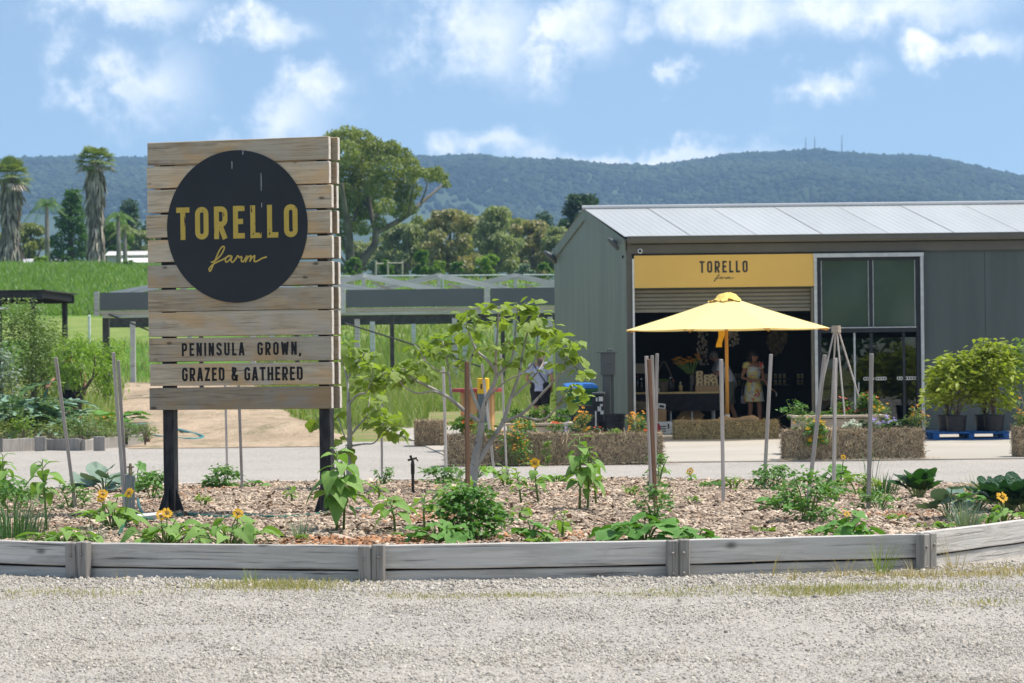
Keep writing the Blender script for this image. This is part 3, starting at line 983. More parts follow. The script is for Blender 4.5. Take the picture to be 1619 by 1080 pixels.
def indirt(x, y):
    if not (51 < y < 98):
        return False
    t = (y - 51) / 47
    px = x / y * FPX + PX0
    return np.interp(t, [0, 0.1, 1], [205, 178, 196]) < px < np.interp(t, [0, 0.15, 0.45, 1], [520, 548, 470, 395])


meadow('bank_grass', 'lush long green grass on the bank below the palms', 26000, (139, 206), (-40, 260), 0.5, 0.09, 'grass_bank', 0.7, -0.9)
meadow('hillside_grass', 'long green grass on the slope behind the timber frame', 16000, (108, 200), (380, 1000), 0.4, 0.08, 'grass_meadow', 0.5, -0.5)
meadow('meadow_grass', 'tall seeding meadow grass between the sign and the shed', 30000, (64, 112), (395, 905), 0.62, 0.022, 'grass_meadow', 0.33, -0.7, lambda x, y: indirt(x, y) or (y < 78 and x > -0.055 * y + 1.8 and x > -2.6) or (y < 70 and x > -2.2))
meadow('yard_grass', 'shorter green grass left of the dirt path', 9000, (60, 118), (-30, 262), 0.35, 0.03, 'grass_meadow', 0.4, -0.3, indirt)

# ------------------------------------------------------------------ lettering strokes
def ribbon(pts, w, z0, z1, closed=False):
    """flat stroke along 2-D points, as a thin solid (x, depth, z)"""
    P = [Vector((p[0], p[1])) for p in pts]
    n = len(P)
    Lf, Rt = [], []
    for i in range(n):
        if closed:
            a, b = P[i - 1], P[(i + 1) % n]
        else:
            a, b = P[max(i - 1, 0)], P[min(i + 1, n - 1)]
        d1 = (P[i] - a); d2 = (b - P[i])
        if d1.length < 1e-9:
            d1 = d2
        if d2.length < 1e-9:
            d2 = d1
        d1 = d1.normalized(); d2 = d2.normalized()
        n1 = Vector((-d1.y, d1.x)); n2 = Vector((-d2.y, d2.x))
        m = (n1 + n2)
        m = m.normalized() if m.length > 1e-6 else n1
        k = w / 2 / max(0.5, m.dot(n1))
        Lf.append(P[i] + m * k); Rt.append(P[i] - m * k)
    vs, fs = [], []
    for i in range(n):
        for q in (Lf[i], Rt[i]):
            vs.append((q.x, -z1, q.y))
        for q in (Lf[i], Rt[i]):
            vs.append((q.x, -z0, q.y))
    m_ = n if closed else n - 1
    for i in range(m_):
        a, b = i * 4, ((i + 1) % n) * 4
        fs += [(a, a + 1, b + 1, b), (a, b, b + 2, a + 2), (a + 1, a + 3, b + 3, b + 1)]
    if not closed:
        e = (n - 1) * 4
        fs += [(0, 2, 3, 1), (e, e + 1, e + 3, e + 2)]
    return vs, fs


def arc(cx, cy, r, a0, a1, n=5, ry=None):
    ry = r if ry is None else ry
    return [(cx + r * math.cos(R(a0 + (a1 - a0) * i / n)), cy + ry * math.sin(R(a0 + (a1 - a0) * i / n))) for i in range(n + 1)]


def glyph(ch, s):
    """strokes in a cell one unit tall -> (width, [(points, closed)])"""
    h = s / 2
    w = 0.46
    r = 0.14
    rr = (h, w - h, h, 1 - h)

    def rrect(x0, x1, y0, y1, q=r):
        return arc(x1 - q, y1 - q, q, 90, 0)[::1] + arc(x1 - q, y0 + q, q, 0, -90) + arc(x0 + q, y0 + q, q, -90, -180) + arc(x0 + q, y1 - q, q, 180, 90)
    if ch == 'T':
        return w, [([(0, 1 - h), (w, 1 - h)], 0), ([(w / 2, 1 - s), (w / 2, 0)], 0)]
    if ch == 'O':
        return w, [(rrect(*rr), 1)]
    if ch == 'U':
        return w, [([(h, 1)] + arc(h + r, h + r, r, 180, 270) + arc(w - h - r, h + r, r, 270, 360) + [(w - h, 1)], 0)]
    if ch in 'RP':
        b = [(h, 0), (h, 1 - h)] + arc(w - h - r, 1 - h - r, r, 90, 0) + arc(w - h - r, 0.45 + r, r, 0, -90) + [(s, 0.45)]
        st = [(b, 0)]
        if ch == 'R':
            st.append(([(w * 0.5, 0.45 - h), (w - h, 0)], 0))
        return w, st
    if ch == 'E':
        return w * 0.86, [([(w * 0.86, 1 - h), (h, 1 - h), (h, h), (w * 0.86, h)], 0), ([(s, 0.52), (w * 0.74, 0.52)], 0)]
    if ch == 'L':
        return w * 0.82, [([(h, 1), (h, h), (w * 0.82, h)], 0)]
    if ch == 'D':
        return w, [([(h, h), (h, 1 - h)] + arc(w - h - r, 1 - h - r, r, 90, 0) + arc(w - h - r, h + r, r, 0, -90) + [(s, h)], 0)]
    if ch == 'N':
        return w, [([(h, 0), (h, 1)], 0), ([(w - h, 0), (w - h, 1)], 0), ([(h * 1.1, 1), (w - h * 1.1, 0)], 0)]
    if ch == 'H':
        return w, [([(h, 0), (h, 1)], 0), ([(w - h, 0), (w - h, 1)], 0), ([(s, .5), (w - s, .5)], 0)]
    if ch == 'I':
        return s, [([(h, 0), (h, 1)], 0)]
    if ch == 'A':
        return w, [([(h * 0.8, 0), (w / 2 - h * .2, 1)], 0), ([(w - h * 0.8, 0), (w / 2 + h * .2, 1)], 0), ([(w * .28, .27), (w * .72, .27)], 0)]
    if ch == 'Z':
        return w * 0.92, [([(0, 1 - h), (w * .92 - h, 1 - h), (h, h), (w * .92, h)], 0)]
    if ch == 'S':
        return w, [([(w - h, .74)] + arc(w - h - r, 1 - h - r, r, 0, 90) + arc(h + r, 1 - h - r, r, 90, 180) + [(h, .68), (h + .05, .58), (w - h - .05, .42), (w - h, .32)] + arc(w - h - r, h + r, r, 0, -90) + arc(h + r, h + r, r, -90, -180) + [(h, .27)], 0)]
    if ch in 'GC':
        p = [(w - h, .72)] + arc(w - h - r, 1 - h - r, r, 0, 90) + arc(h + r, 1 - h - r, r, 90, 180) + arc(h + r, h + r, r, 180, 270) + arc(w - h - r, h + r, r, 270, 360)
        return w, [(p + ([(w - h, .48), (w * .55, .48)] if ch == 'G' else [(w - h, .28)]), 0)]
    if ch == 'W':
        return w * 1.4, [([(h, 1), (w * .4, 0)], 0), ([(w * .4, 0), (w * .7, .9)], 0), ([(w * .7, .9), (w, 0)], 0), ([(w, 0), (w * 1.4 - h, 1)], 0)]
    if ch == '&':
        return w * 1.05, [([(w, .45), (w * .9, .2), (w * .7, h), (w * .35, h), (h, .2), (h, .36), (w * .3, .52), (w * .68, .68), (w * .7, .88), (w * .5, 1 - h), (w * .28, .93), (w * .24, .74), (w * 1.0, 0)], 0)]
    if ch == ',':
        return s, [([(h, .14), (h * .9, 0), (h * .3, -.12)], 0)]
    if ch == '4':
        return w, [([(w * .7, 0), (w * .7, 1), (h, .3), (w, .3)], 0)]
    if ch == '6':
        return w, [([(w - h, .8), (w * .6, 1 - h), (h, .8), (h, .2), (w * .4, h), (w - h, .2), (w - h, .42), (w * .5, .55), (s, .5)], 0)]
    if ch == '0':
        return w, [(rrect(*rr), 1)]
    if ch == '2':
        return w, [([(h, .75), (w * .3, 1 - h), (w - h, .85), (w - h, .6), (h, h), (w, h)], 0)]
    if ch == '-':
        return w * .6, [([(0, .5), (w * .6, .5)], 0)]
    return 0.25, []


def lettering(text, x0, x1, zb, zt, stroke, y, th=0.0015, gap=0.14, only=None):
    """word between x0 and x1 on a plane facing -Y at depth y"""
    H = zt - zb
    cur, parts = 0.0, []
    for ch in text:
        w, st = glyph(ch, stroke)
        parts.append((cur, st)); cur += w + gap
    k = (x1 - x0) / (cur - gap)
    mb = MB()
    for cx, st in parts[slice(*only)] if only else parts:
        for i, (pts, cl) in enumerate(st):
            P = [((cx + p[0]) * k + x0, p[1] * H + zb) for p in pts]
            vs, fs = ribbon(P, stroke * 0.5 * (k + H), 0.0, th + 0.0005 * i, bool(cl))
            mb.add([(a, y + b, c) for a, b, c in vs], fs)
    return mb


FARM = [(338, 413), (346, 410), (355, 402), (360, 393), (357, 391), (351, 398), (343, 414), (337, 425), (335, 422), (341, 416), (350, 412), (358, 409), (366, 405), (371, 404.5), (366, 404.5), (361.5, 409), (362.5, 413), (367, 411), (372, 405),
        (370.5, 411), (373, 413.5), (378, 409), (381.5, 404.5), (384, 407), (388, 406), (387, 411.5), (390, 413), (394, 408), (396, 405.5), (394, 413), (398, 407), (402.5, 405), (402, 409), (400.5, 413), (404, 408), (408.5, 405), (408, 409), (408, 413), (413, 412.5), (420, 409), (428, 407)]


def catmull(P, n=4):
    P = [Vector(p) for p in P]
    out = []
    for i in range(len(P) - 1):
        a, b, c, d = P[max(i - 1, 0)], P[i], P[i + 1], P[min(i + 2, len(P) - 1)]
        for j in range(n):
            t = j / n
            out.append(0.5 * ((2 * b) + (c - a) * t + (2 * a - 5 * b + 4 * c - d) * t * t + (3 * b - a - 3 * c + d) * t ** 3))
    return out + [P[-1]]


def script_word(x0, x1, zb, zt, w, y):
    P = catmull(FARM, 4)
    xa, xb, ya, yb = 335, 428, 425, 391
    Q = [(x0 + (p[0] - xa) / (xb - xa) * (x1 - x0), zb + (p[1] - ya) / (yb - ya) * (zt - zb)) for p in P]
    mb = MB()
    # short runs at slightly different heights so that crossings never share a plane
    st = 6
    for i in range(0, len(Q) - 1, st):
        vs, fs = ribbon(Q[i:i + st + 1], w, 0, 0.001 + 0.00025 * ((i // st) % 5))
        mb.add([(a, y + b, c) for a, b, c in vs], fs)
    return mb


# ------------------------------------------------------------------ the big timber sign
SY, SROT = 24.0, R(-18)
sc0 = at(381, 648, SY)
SB = mz(sc0.x, SY) - 0.02
sg = T('farm_sign', 'tall double-sided timber board sign with black disc on two black posts', 'sign', (sc0.x + .031, SY, SB), SROT)
ZB = at(381, 648, SY).z - SB
PXM = FPX / SY


def sx(px):
    return (px - 381) / PXM / math.cos(SROT)


def sz(py):
    return ZB + (648 - py) / PXM


XL, XR = sx(232), sx(530)
bounds = [(222, 258), (260.5, 295), (297.5, 333.5), (337, 373), (377, 412), (417, 453), (456.5, 491), (493, 531), (533.5, 571), (574, 609), (612, 647)]
for side in (-1, 1):
    for i, (t0, b0) in enumerate(bounds):
        jl, jr = random.uniform(-.012, .012), random.uniform(-.012, .012)
        z0, z1 = sz(b0), sz(t0)
        me_ = MB().box((0, 0, 0), (XR - XL + jr - jl, 0.05, z1 - z0), 0.004)
        if side == -1 and i in (3, 7):
            pass
        o = me_.build('board', MATS['sign_wood'], sg, w=False)
        o.location = ((XL + XR + jl + jr) / 2, side * 0.075, (z0 + z1) / 2)
        o.rotation_euler = (0, R(random.uniform(-.12, .12)), 0)
        e = bx('end_grain', ((XR - XL + jr - jl) / 2 + 0.001, 0, 0), (0.002, 0.044, z1 - z0 - 0.008), MATS['sign_end'], o, w=False)
        if side == -1:
            mb = MB()
            for xx in (sx(257), sx(515)):
                for zz in (0.27, 0.75):
                    lx = xx - (XL + XR) / 2 + random.uniform(-.01, .01)
                    mb.loft([(0, 0, 0, .004, .004), (0, 0, 0.002, 0.003, 0.003)], 6, M=Matrix.Translation((lx, -0.0245, (zz - 0.5) * (z1 - z0))) @ Matrix.Rotation(R(90), 4, 'X'))
            mb.build('screws', MATS['screw'], o, w=False)
for px in (264.5, 519):
    xx = sx(px) - .033
    p = MB().box((xx, 0, (sz(221)) / 2 - 0.1), (0.098, 0.096, sz(221) + 0.16), 0.006).build('post', MATS['post_black'], sg, w=False)
    mb = MB()
    for q in (0, 1, 2, 3):
        M = Matrix.Translation((xx, 0, 0)) @ Matrix.Rotation(q * R(90), 4, 'Z')
        mb.add([(0.049, -.006, 0.24), (0.125, -.006, 0.02), (0.125, -.006, -0.05), (0.049, -.006, -0.05), (0.049, .006, 0.24), (0.125, .006, 0.02), (0.125, .006, -0.05), (0.049, .006, -0.05)],
               [(3, 2, 1, 0), (4, 5, 6, 7), (0, 1, 5, 4), (1, 2, 6, 5), (2, 3, 7, 6), (3, 0, 4, 7)], M)
    mb.box((xx, 0, 0.0), (0.27, 0.27, 0.02))
    mb.build('foot_bracket', MATS['post_black'], p, w=False)
# the round black disc
rad = 120.0 / PXM
cxs, czs = sx(379.5), sz(359)
n = 96
for side in (-1,):
    mb = MB()
    yf = -0.1005
    vs = [(cxs + rad * math.cos(2 * math.pi * k / n), yf - 0.006, czs + rad * math.sin(2 * math.pi * k / n)) for k in range(n)] + [(cxs + rad * math.cos(2 * math.pi * k / n), yf, czs + rad * math.sin(2 * math.pi * k / n)) for k in range(n)]
    mb.add(vs, [tuple(range(n)), tuple(range(n, 2 * n))[::-1]] + [(k, n + k, n + (k + 1) % n, (k + 1) % n) for k in range(n)])
    disc = mb.build('disc', MATS['disc_black'], sg, w=False)
    lettering('TORELLO', sx(281), sx(478), sz(378), sz(326.5), 0.165, yf - 0.006, gap=0.2).build('lettering', MATS['yellow_paint'], disc, w=False)
    script_word(sx(334), sx(428), sz(428), sz(390), 0.0125, yf - 0.006).build('script_lettering', MATS['yellow_script'], disc, w=False)
    for (px, y0, y1) in ((373, 256, 268), (391, 239, 246), (420, 276, 304), (420.5, 323, 330)):
        vs, fs = ribbon([(sx(px), sz(y0)), (sx(px) + .001, sz((y0 + y1) / 2)), (sx(px), sz(y1))], 0.005, 0, 0.0008)
        MB().add([(a, yf - 0.006 + b, c) for a, b, c in vs], fs).build('drip', MATS['drip_white'], disc, w=False)
for (tx, x0_, x1_, z0_, z1_, gp_, words) in (('PENINSULA  GROWN,', 287, 481, 562, 541.5, .2, ((0, 9), (11, 17))), ('GRAZED & GATHERED', 287, 483, 602, 580.5, .15, ((0, 6), (7, 8), (9, 17)))):
    for wd in words:
        lettering(tx, sx(x0_), sx(x1_), sz(z0_), sz(z1_), 0.17, -0.1002, 0.0012, gp_, wd).build('lettering', MATS['black_letter'], sg, w=False)

# ------------------------------------------------------------------ the shed
F0 = Vector((2.27, 56.1)); F1 = Vector((1.54, 58.65)); F2 = Vector((0.93, 61.25))
XE = 17.0
EZ, RZ = 3.86, 4.60
sh = T('farm_shed', 'long grey-green steel farm shed with pale low-pitched roof', 'shed', (F0.x, F0.y, 0))
# gable end in vertical sheets, each its own strip following the roof line
K = 10


def gl(t):
    if t < 0.5:
        q = t * 2
        return F0.lerp(F1, q), EZ + (RZ - EZ) * q
    q = t * 2 - 1
    return F1.lerp(F2, q), RZ + (EZ - RZ) * q


cuts = sorted(set([i / K for i in range(K + 1)] + [0.5]))
inx = Vector((0.97, 0.25))
for i in range(len(cuts) - 1):
    (a, za), (b, zb) = gl(cuts[i]), gl(cuts[i + 1])
    dv = (b - a) * 0.0015
    a2, b2 = a + dv, b - dv
    mb = MB()
    th = 0.06
    mb.add([(a2.x, a2.y, 0), (b2.x, b2.y, 0), (b2.x, b2.y, zb - .03), (a2.x, a2.y, za - .03), (a2.x + th, a2.y, 0), (b2.x + th, b2.y, 0), (b2.x + th, b2.y, zb - .03), (a2.x + th, a2.y, za - .03)],
           [(0, 3, 2, 1), (4, 5, 6, 7), (0, 4, 7, 3), (1, 2, 6, 5), (3, 7, 6, 2)])
    mb.build('wall_panel', MATS['steel_green'], sh)
for (a, za), (b, zb) in ((gl(0), gl(.5)), (gl(.5), gl(1))):
    mb = MB()
    o_ = 0.03
    mb.add([(a.x - o_, a.y, za - .20), (b.x - o_, b.y, zb - .20), (b.x - o_, b.y, zb + .03), (a.x - o_, a.y, za + .03), (a.x + .02, a.y, za - .20), (b.x + .02, b.y, zb - .20), (b.x + .02, b.y, zb + .03), (a.x + .02, a.y, za + .03)],
           [(0, 3, 2, 1), (4, 5, 6, 7), (0, 4, 7, 3), (1, 2, 6, 5), (3, 7, 6, 2), (0, 1, 5, 4)])
    mb.build('barge_flashing', MATS['steel_green'], sh)
YW = 56.1
# front wall
DX0, DX1 = at(1004, 600, YW).x, at(1284, 600, YW).x
WX0, WX1 = at(1288, 600, YW).x, at(1461, 600, YW).x
WT = at(1370, 401, YW).z
DT = at(1140, 456, YW).z
bx('corner_pilaster', ((F0.x + DX0 - .03) / 2, YW + .06, EZ / 2), (DX0 - .03 - F0.x, .12, EZ), MATS['trim_taupe'], sh)
bx('door_jamb', (DX0 - .012, YW + .02, DT / 2 + .3), (.036, .16, DT + .6), MATS['white_paint'], sh)
bx('door_jamb', (DX1 + .02, YW + .07, DT / 2), (.04, .16, DT), MATS['shutter_steel'], sh)
bx('header_panel', ((DX0 + WX0) / 2, YW + .08, (WT + EZ) / 2 - .06), (WX0 - DX0, .05, EZ - WT + .12), MATS['trim_taupe'], sh)
bx('header_panel', ((DX0 + WX0) / 2, YW + .10, (DT + WT) / 2), (WX0 - DX0, .04, WT - DT), MATS['steel_grey'], sh)
bx('header_panel', ((WX0 + WX1) / 2, YW + .08, (WT + EZ) / 2), (WX1 - WX0, .05, EZ - WT), MATS['steel_grey'], sh)
xw = WX1 + 0.01
i = 0
while xw < XE:
    w_ = 1.22
    bx('wall_panel', (xw + w_ / 2, YW + .08 + .002 * (i % 2), EZ / 2), (w_ - .006, .05, EZ), MATS['steel_grey'], sh, 0.003)
    xw += w_; i += 1
bx('wall_panel', (XE - .03, 58.7, EZ / 2), (.05, 5.1, EZ), MATS['steel_grey'], sh)
bx('wall_panel', ((1.1 + XE) / 2, 61.2, EZ / 2), (XE - 1.1, .05, EZ), MATS['steel_grey'], sh)
# eaves: gutter and fascia
mb = MB()
gx0, gx1 = F0.x + .02, XE
prof = [(-.02, .0), (-.14, .0), (-.17, .04), (-.17, .12), (-.155, .135), (-.02, .135)]
mb.add([(gx0, YW + p[0], EZ - .06 + p[1]) for p in prof] + [(gx1, YW + p[0], EZ - .06 + p[1]) for p in prof], [(k, k + 1, 7 + k, 6 + k) for k in range(5)] + [(5, 4, 3, 2, 1, 0), (6, 7, 8, 9, 10, 11), (0, 6, 11, 5)])
mb.build('gutter', MATS['trim_taupe'], sh)
bx('gutter_lip', ((gx0 + gx1) / 2, YW - .163, EZ + .078), (gx1 - gx0, .03, .012), MATS['roof_steel'], sh)
bx('fascia_board', ((gx0 + gx1) / 2, YW - .004, EZ - .17), (gx1 - gx0, .02, .18), MATS['trim_taupe'], sh)
# roof sheets with lapped joints
pm('lap_grey', (0.33, 0.34, 0.34), (0.24, 0.24, 0.24), 6, 0.6)
yr, ye = F1.y, YW - .1


def roof_pt(x, t, lift=0):
    return (x + (F1.x - F0.x) * (1 - t), yr + (ye - yr) * t, RZ + .035 + (EZ + .075 - RZ - .035) * t + lift)


xr = F0.x - .02
i = 0
while xr < XE:
    x2 = min(xr + 1.3, XE)
    mb = MB()
    nr = 9
    vs, fs = [], []
    for j in range(nr * 4 + 1):
        x = xr + (x2 - xr) * j / (nr * 4)
        ph = j % 4
        rib = 0.004 if ph in (1, 2) else 0.0
        vs += [roof_pt(x, 0, rib + .003 * (i % 2)), roof_pt(x, 1, rib + .003 * (i % 2))]
    for j in range(nr * 4):
        fs.append((2 * j, 2 * j + 1, 2 * j + 3, 2 * j + 2))
    mb.add(vs, fs)
    mb.build('roof_sheet', MATS['roof_steel'], sh)
    b0, b1 = roof_pt(x2, 0.02, .014), roof_pt(x2, 1, .014)
    mb = MB(); mb.add([(b0[0] - .006, b0[1], b0[2]), (b0[0] + .006, b0[1], b0[2]), (b1[0] + .006, b1[1], b1[2]), (b1[0] - .006, b1[1], b1[2])], [(0, 3, 2, 1)])
    mb.build('lap_seam', MATS['lap_grey'], sh)
    xr = x2; i += 1
mb = MB(); mb.add([(F1.x - .05, yr, RZ + .03), (XE, yr, RZ + .03), (XE, F2.y + .1, EZ), (F2.x - .05, F2.y + .1, EZ)], [(0, 1, 2, 3)])
mb.build('rear_roof', MATS['roof_steel'], sh)
mb = MB(); mb.tube([(F1.x - .06, yr, RZ + .05), (XE, yr, RZ + .05)], .055, 8)
mb.build('ridge_cap', MATS['roof_steel'], sh)
# interior
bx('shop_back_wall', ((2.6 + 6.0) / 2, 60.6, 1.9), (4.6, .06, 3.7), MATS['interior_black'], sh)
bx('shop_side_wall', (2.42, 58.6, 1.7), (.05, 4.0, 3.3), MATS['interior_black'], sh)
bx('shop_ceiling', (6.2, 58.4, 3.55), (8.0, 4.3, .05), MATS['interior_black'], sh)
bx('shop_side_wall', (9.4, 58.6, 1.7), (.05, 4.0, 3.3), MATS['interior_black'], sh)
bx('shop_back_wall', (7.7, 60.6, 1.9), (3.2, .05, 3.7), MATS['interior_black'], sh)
# rolled-down head of the shutter, slat by slat
zs0 = at(1140, 488, YW).z
nsl = 5
for k in range(nsl):
    z = DT - (k + .5) * (DT - zs0) / nsl
    hh = (DT - zs0) / nsl - .006
    mb = MB()
    mb.add([(x, y, z + q * hh) for x in (DX0 + .01, DX1 - .005) for y, q in ((YW + .10, -.5), (YW + .075, -.2), (YW + .075, .2), (YW + .10, .5))], [(0, 4, 5, 1), (1, 5, 6, 2), (2, 6, 7, 3)])
    mb.build('shutter_slat', MATS['shutter_steel'], sh)
bx('shutter_rail', ((DX0 + DX1) / 2, YW + .09, zs0 - .03), (DX1 - DX0 - .02, .05, .06), MATS['shutter_steel'], sh)
# security camera and flood lights
c = at(1012, 397, YW - .05)
sc_ = T('security_camera', 'small round white security camera beneath the shed gutter', 'camera', c)
MB().loft([(0, 0, 0, .045, .045), (0, 0, .05, .05, .05), (0, 0, .06, .03, .03)], 14, M=Matrix.Translation((0, .06, 0)) @ Matrix.Rotation(R(90), 4, 'X')).build('housing', MATS['white_paint'], sc_, w=False)
MB().loft([(0, 0, 0, .03, .03), (0, 0, .012, .02, .02)], 12, M=Matrix.Translation((0, .0, 0)) @ Matrix.Rotation(R(90), 4, 'X')).build('lens', MATS['bottle_dark'], sc_, w=False)
for (px, py, y, lb) in ((971, 385, 56.6, 'dark flood light on the shed gable near its front corner'), (870, 405, 61.1, 'dark flood light on the shed gable near its back corner')):
    c = at(px, py, y)
    fl = T('flood_light', lb, 'light', c, R(14))
    M = Matrix.Rotation(R(35), 4, 'Y')
    MB().loft([(0, 0, -.20, .05, .05), (0, 0, -.18, .075, .10), (0, 0, .06, .06, .09), (0, 0, .16, .03, .05)], 12, M=Matrix.Rotation(R(-52), 4, 'Y')).build('lamp_head', MATS['meter_grey'], fl, smooth=True, w=False)
    MB().tube([(.09, 0, -.09), (.2, 0, -.10), (.26, 0, -.05)], .02, 6).build('arm', MATS['frame_dark'], fl, w=False)
    bx('mount_plate', (.27, 0, -.04), (.03, .1, .16), MATS['frame_dark'], fl, w=False)

# yellow shop sign
a, b = at(1002.5, 402, YW - .06), at(1287, 454, YW - .06)
ss = T('shop_sign', 'flat yellow sign board with dark lettering above the shed opening', 'sign', ((a.x + b.x) / 2, YW - .06, b.z))
zt_, zb_ = a.z - .03, b.z + .02
bx('panel', ((a.x + b.x) / 2, YW - .055, (zt_ + zb_) / 2), (b.x - a.x, .03, zt_ - zb_), MATS['sign_yellow'], ss)
yy = YW - .0702
l0, l1 = at(1106, 431.5, yy), at(1182, 411, yy)
lettering('TORELLO', l0.x, l1.x, l0.z, l1.z - .012, 0.165, yy, 0.002, gap=.21).build('lettering', MATS['shop_lettering'], ss)
l0, l1 = at(1129, 445, yy), at(1161, 433.5, yy)
script_word(l0.x, l1.x, l0.z, l1.z, .011, yy).build('script_lettering', MATS['shop_lettering'], ss)

# the glazed unit: real panes in frames
gm, nt, B = base_mat('pane_glass')
B.inputs['Base Color'].default_value = (0.75, 0.82, 0.80, 1); B.inputs['Roughness'].default_value = 0.02
B.inputs['Transmission Weight'].default_value = 1.0; B.inputs['IOR'].default_value = 1.5
tr = nd(nt, 'ShaderNodeBsdfTransparent'); tr.inputs['Color'].default_value = (0.72, 0.78, 0.76, 1)
gs = nd(nt, 'ShaderNodeBsdfGlossy'); gs.inputs['Roughness'].default_value = 0.01; gs.inputs['Color'].default_value = (1, 1, 1, 1)
ms = nd(nt, 'ShaderNodeMixShader'); fr = nd(nt, 'ShaderNodeFresnel'); fr.inputs['IOR'].default_value = 1.6
out = [q for q in nt.nodes if q.type == 'OUTPUT_MATERIAL'][0]
nt.links.new(fr.outputs[0], ms.inputs[0]); nt.links.new(tr.outputs[0], ms.inputs[1]); nt.links.new(gs.outputs[0], ms.inputs[2]); nt.links.new(ms.outputs[0], out.inputs['Surface'])
MATS['pane_glass'] = gm
pm('frosted_pane', (0.040, 0.060, 0.050), (0.055, 0.08, 0.06), 0.9, 0.07, spec=0.9)
gw = T('glazed_shopfront', 'tall dark glass shopfront with sliding doors beside the shed opening', 'shopfront', ((WX0 + WX1) / 2, YW, 0))
fw = 0.06
bx('galvanised_frame', ((WX0 + WX1) / 2, YW - .02, WT - .03), (WX1 - WX0 + .02, .14, .075), MATS['galv'], gw)
for xx in (WX0 + .03, WX1 - .03):
    bx('galvanised_frame', (xx, YW - .018, (WT - .07) / 2), (fw, .14, WT - .07), MATS['galv'], gw)
zm = at(1370, 522, YW).z
xm = at(1377.5, 500, YW).x
for xx in (WX0 + .10, WX1 - .10):
    bx('frame', (xx, YW + .02, (WT - .08) / 2 + .02), (.08, .08, WT - .12), MATS['frame_dark'], gw)
bx('frame', (xm, YW + .02, (zm + .04 + WT - .14) / 2), (.06, .08, WT - .19 - zm), MATS['frame_dark'], gw)
bx('frame', ((WX0 + WX1) / 2, YW + .02, WT - .10), (WX1 - WX0 - .29, .08, .06), MATS['frame_dark'], gw)
bx('transom', ((WX0 + WX1) / 2, YW + .015, zm), (WX1 - WX0 - .285, .09, .085), MATS['frame_dark'], gw)
bx('sill', ((WX0 + WX1) / 2, YW - .01, zm + .052), (WX1 - WX0 - .285, .05, .018), MATS['galv'], gw)
for (xa, xb) in ((WX0 + .145, xm - .034), (xm + .034, WX1 - .145)):
    bx('upper_pane', ((xa + xb) / 2, YW + .04, (zm + WT) / 2 - .03), (xb - xa, .012, WT - zm - .2), MATS['frosted_pane'], gw)
    for (cx_, w2) in ((xa + .012, .016), (xb - .012, .016)):
        bx('pane_bead', (cx_, YW + .028, (zm + WT) / 2 - .03), (w2, .012, WT - zm - .2), MATS['galv'], gw)
x1, x2, x3 = at(1352, 600, YW).x, at(1430, 600, YW).x, xm
for xx, ww, mt in ((x1, .035, 'galv'), (x3, .06, 'frame_dark'), (x2, .05, 'frame_dark')):
    bx('door_stile', (xx, YW + .05, zm / 2 - .02), (ww, .05, zm - .06), MATS[mt], gw)
bx('bottom_rail', ((WX0 + WX1) / 2, YW + .05, .11), (WX1 - WX0 - .3, .045, .09), MATS['frame_dark'], gw)
ed = [WX0 + .145, x1 - .02, x3 - .032, x2 - .027, WX1 - .145]
for k in range(4):
    xa, xb = ed[k] + (.045 if k in (1,) else 0) + (.064 if k == 2 else 0) + (.054 if k == 3 else 0), ed[k + 1]
    p = bx('door_pane', ((xa + xb) / 2, YW + .056, zm / 2), (xb - xa, .008, zm - .30), MATS['pane_glass'], gw)
    if k > 0:
        zc = at(1400, 598.5, YW).z
        mb = MB()
        base = {1: xb - .1, 2: xa + .28, 3: xa + .06}[k]
        for rep in range(2 if k == 2 else 1):
            for q in range(4):
                cx_ = base + rep * .42 - .2 * (k == 2) + q * .05
                vs, fs = ribbon([(cx_ + .028 * math.cos(t_ * math.pi / 6), zc + .028 * math.sin(t_ * math.pi / 6)) for t_ in range(12)], .012, 0, .001 + .0004 * q, True)
                mb.add([(a_, YW + .051 + b_, c_) for a_, b_, c_ in vs], fs)
        mb.build('safety_decal', MATS['white_paint'], p)
bx('door_handle', (x1 + .07, YW + .01, at(1355, 612, YW).z), (.02, .05, .18), MATS['galv'], gw)

# ------------------------------------------------------------------ the long timber frame behind the sign
FD = 90.0
gf = T('netting_frame', 'long low timber frame house with grey fascia and bare roof trusses', 'frame house', at(168, 600, FD))
zt_, zb_ = at(500, 459, FD).z, at(500, 487, FD).z
zr0 = at(500, 494, FD).z
ups = [153, 313, 542, 770, 1000]
for i in range(4):
    a, b = at(ups[i], 470, FD).x + .1, at(ups[i + 1], 470, FD).x - .1
    bx('fascia_panel', ((a + b) / 2, FD - .03, (zt_ + zb_) / 2), (b - a, .05, zt_ - zb_), MATS['fascia_grey'], gf)
    bx('timber_rail', ((a + b) / 2, FD, (zb_ + zr0) / 2 - .01), (b - a, .1, zb_ - zr0 - .02), MATS['pale_wood'], gf)
bx('bottom_plate', ((at(153, 1, FD).x + at(1000, 1, FD).x) / 2, FD + .02, zr0 - .05), (at(1000, 1, FD).x - at(160, 1, FD).x, .12, .08), MATS['truss_wood'], gf)
for u in ups:
    x = at(u, 470, FD).x
    bx('upright', (x, FD - .06, (zt_ + zr0) / 2), (.16, .09, zt_ - zr0 + .08), MATS['truss_wood'], gf)
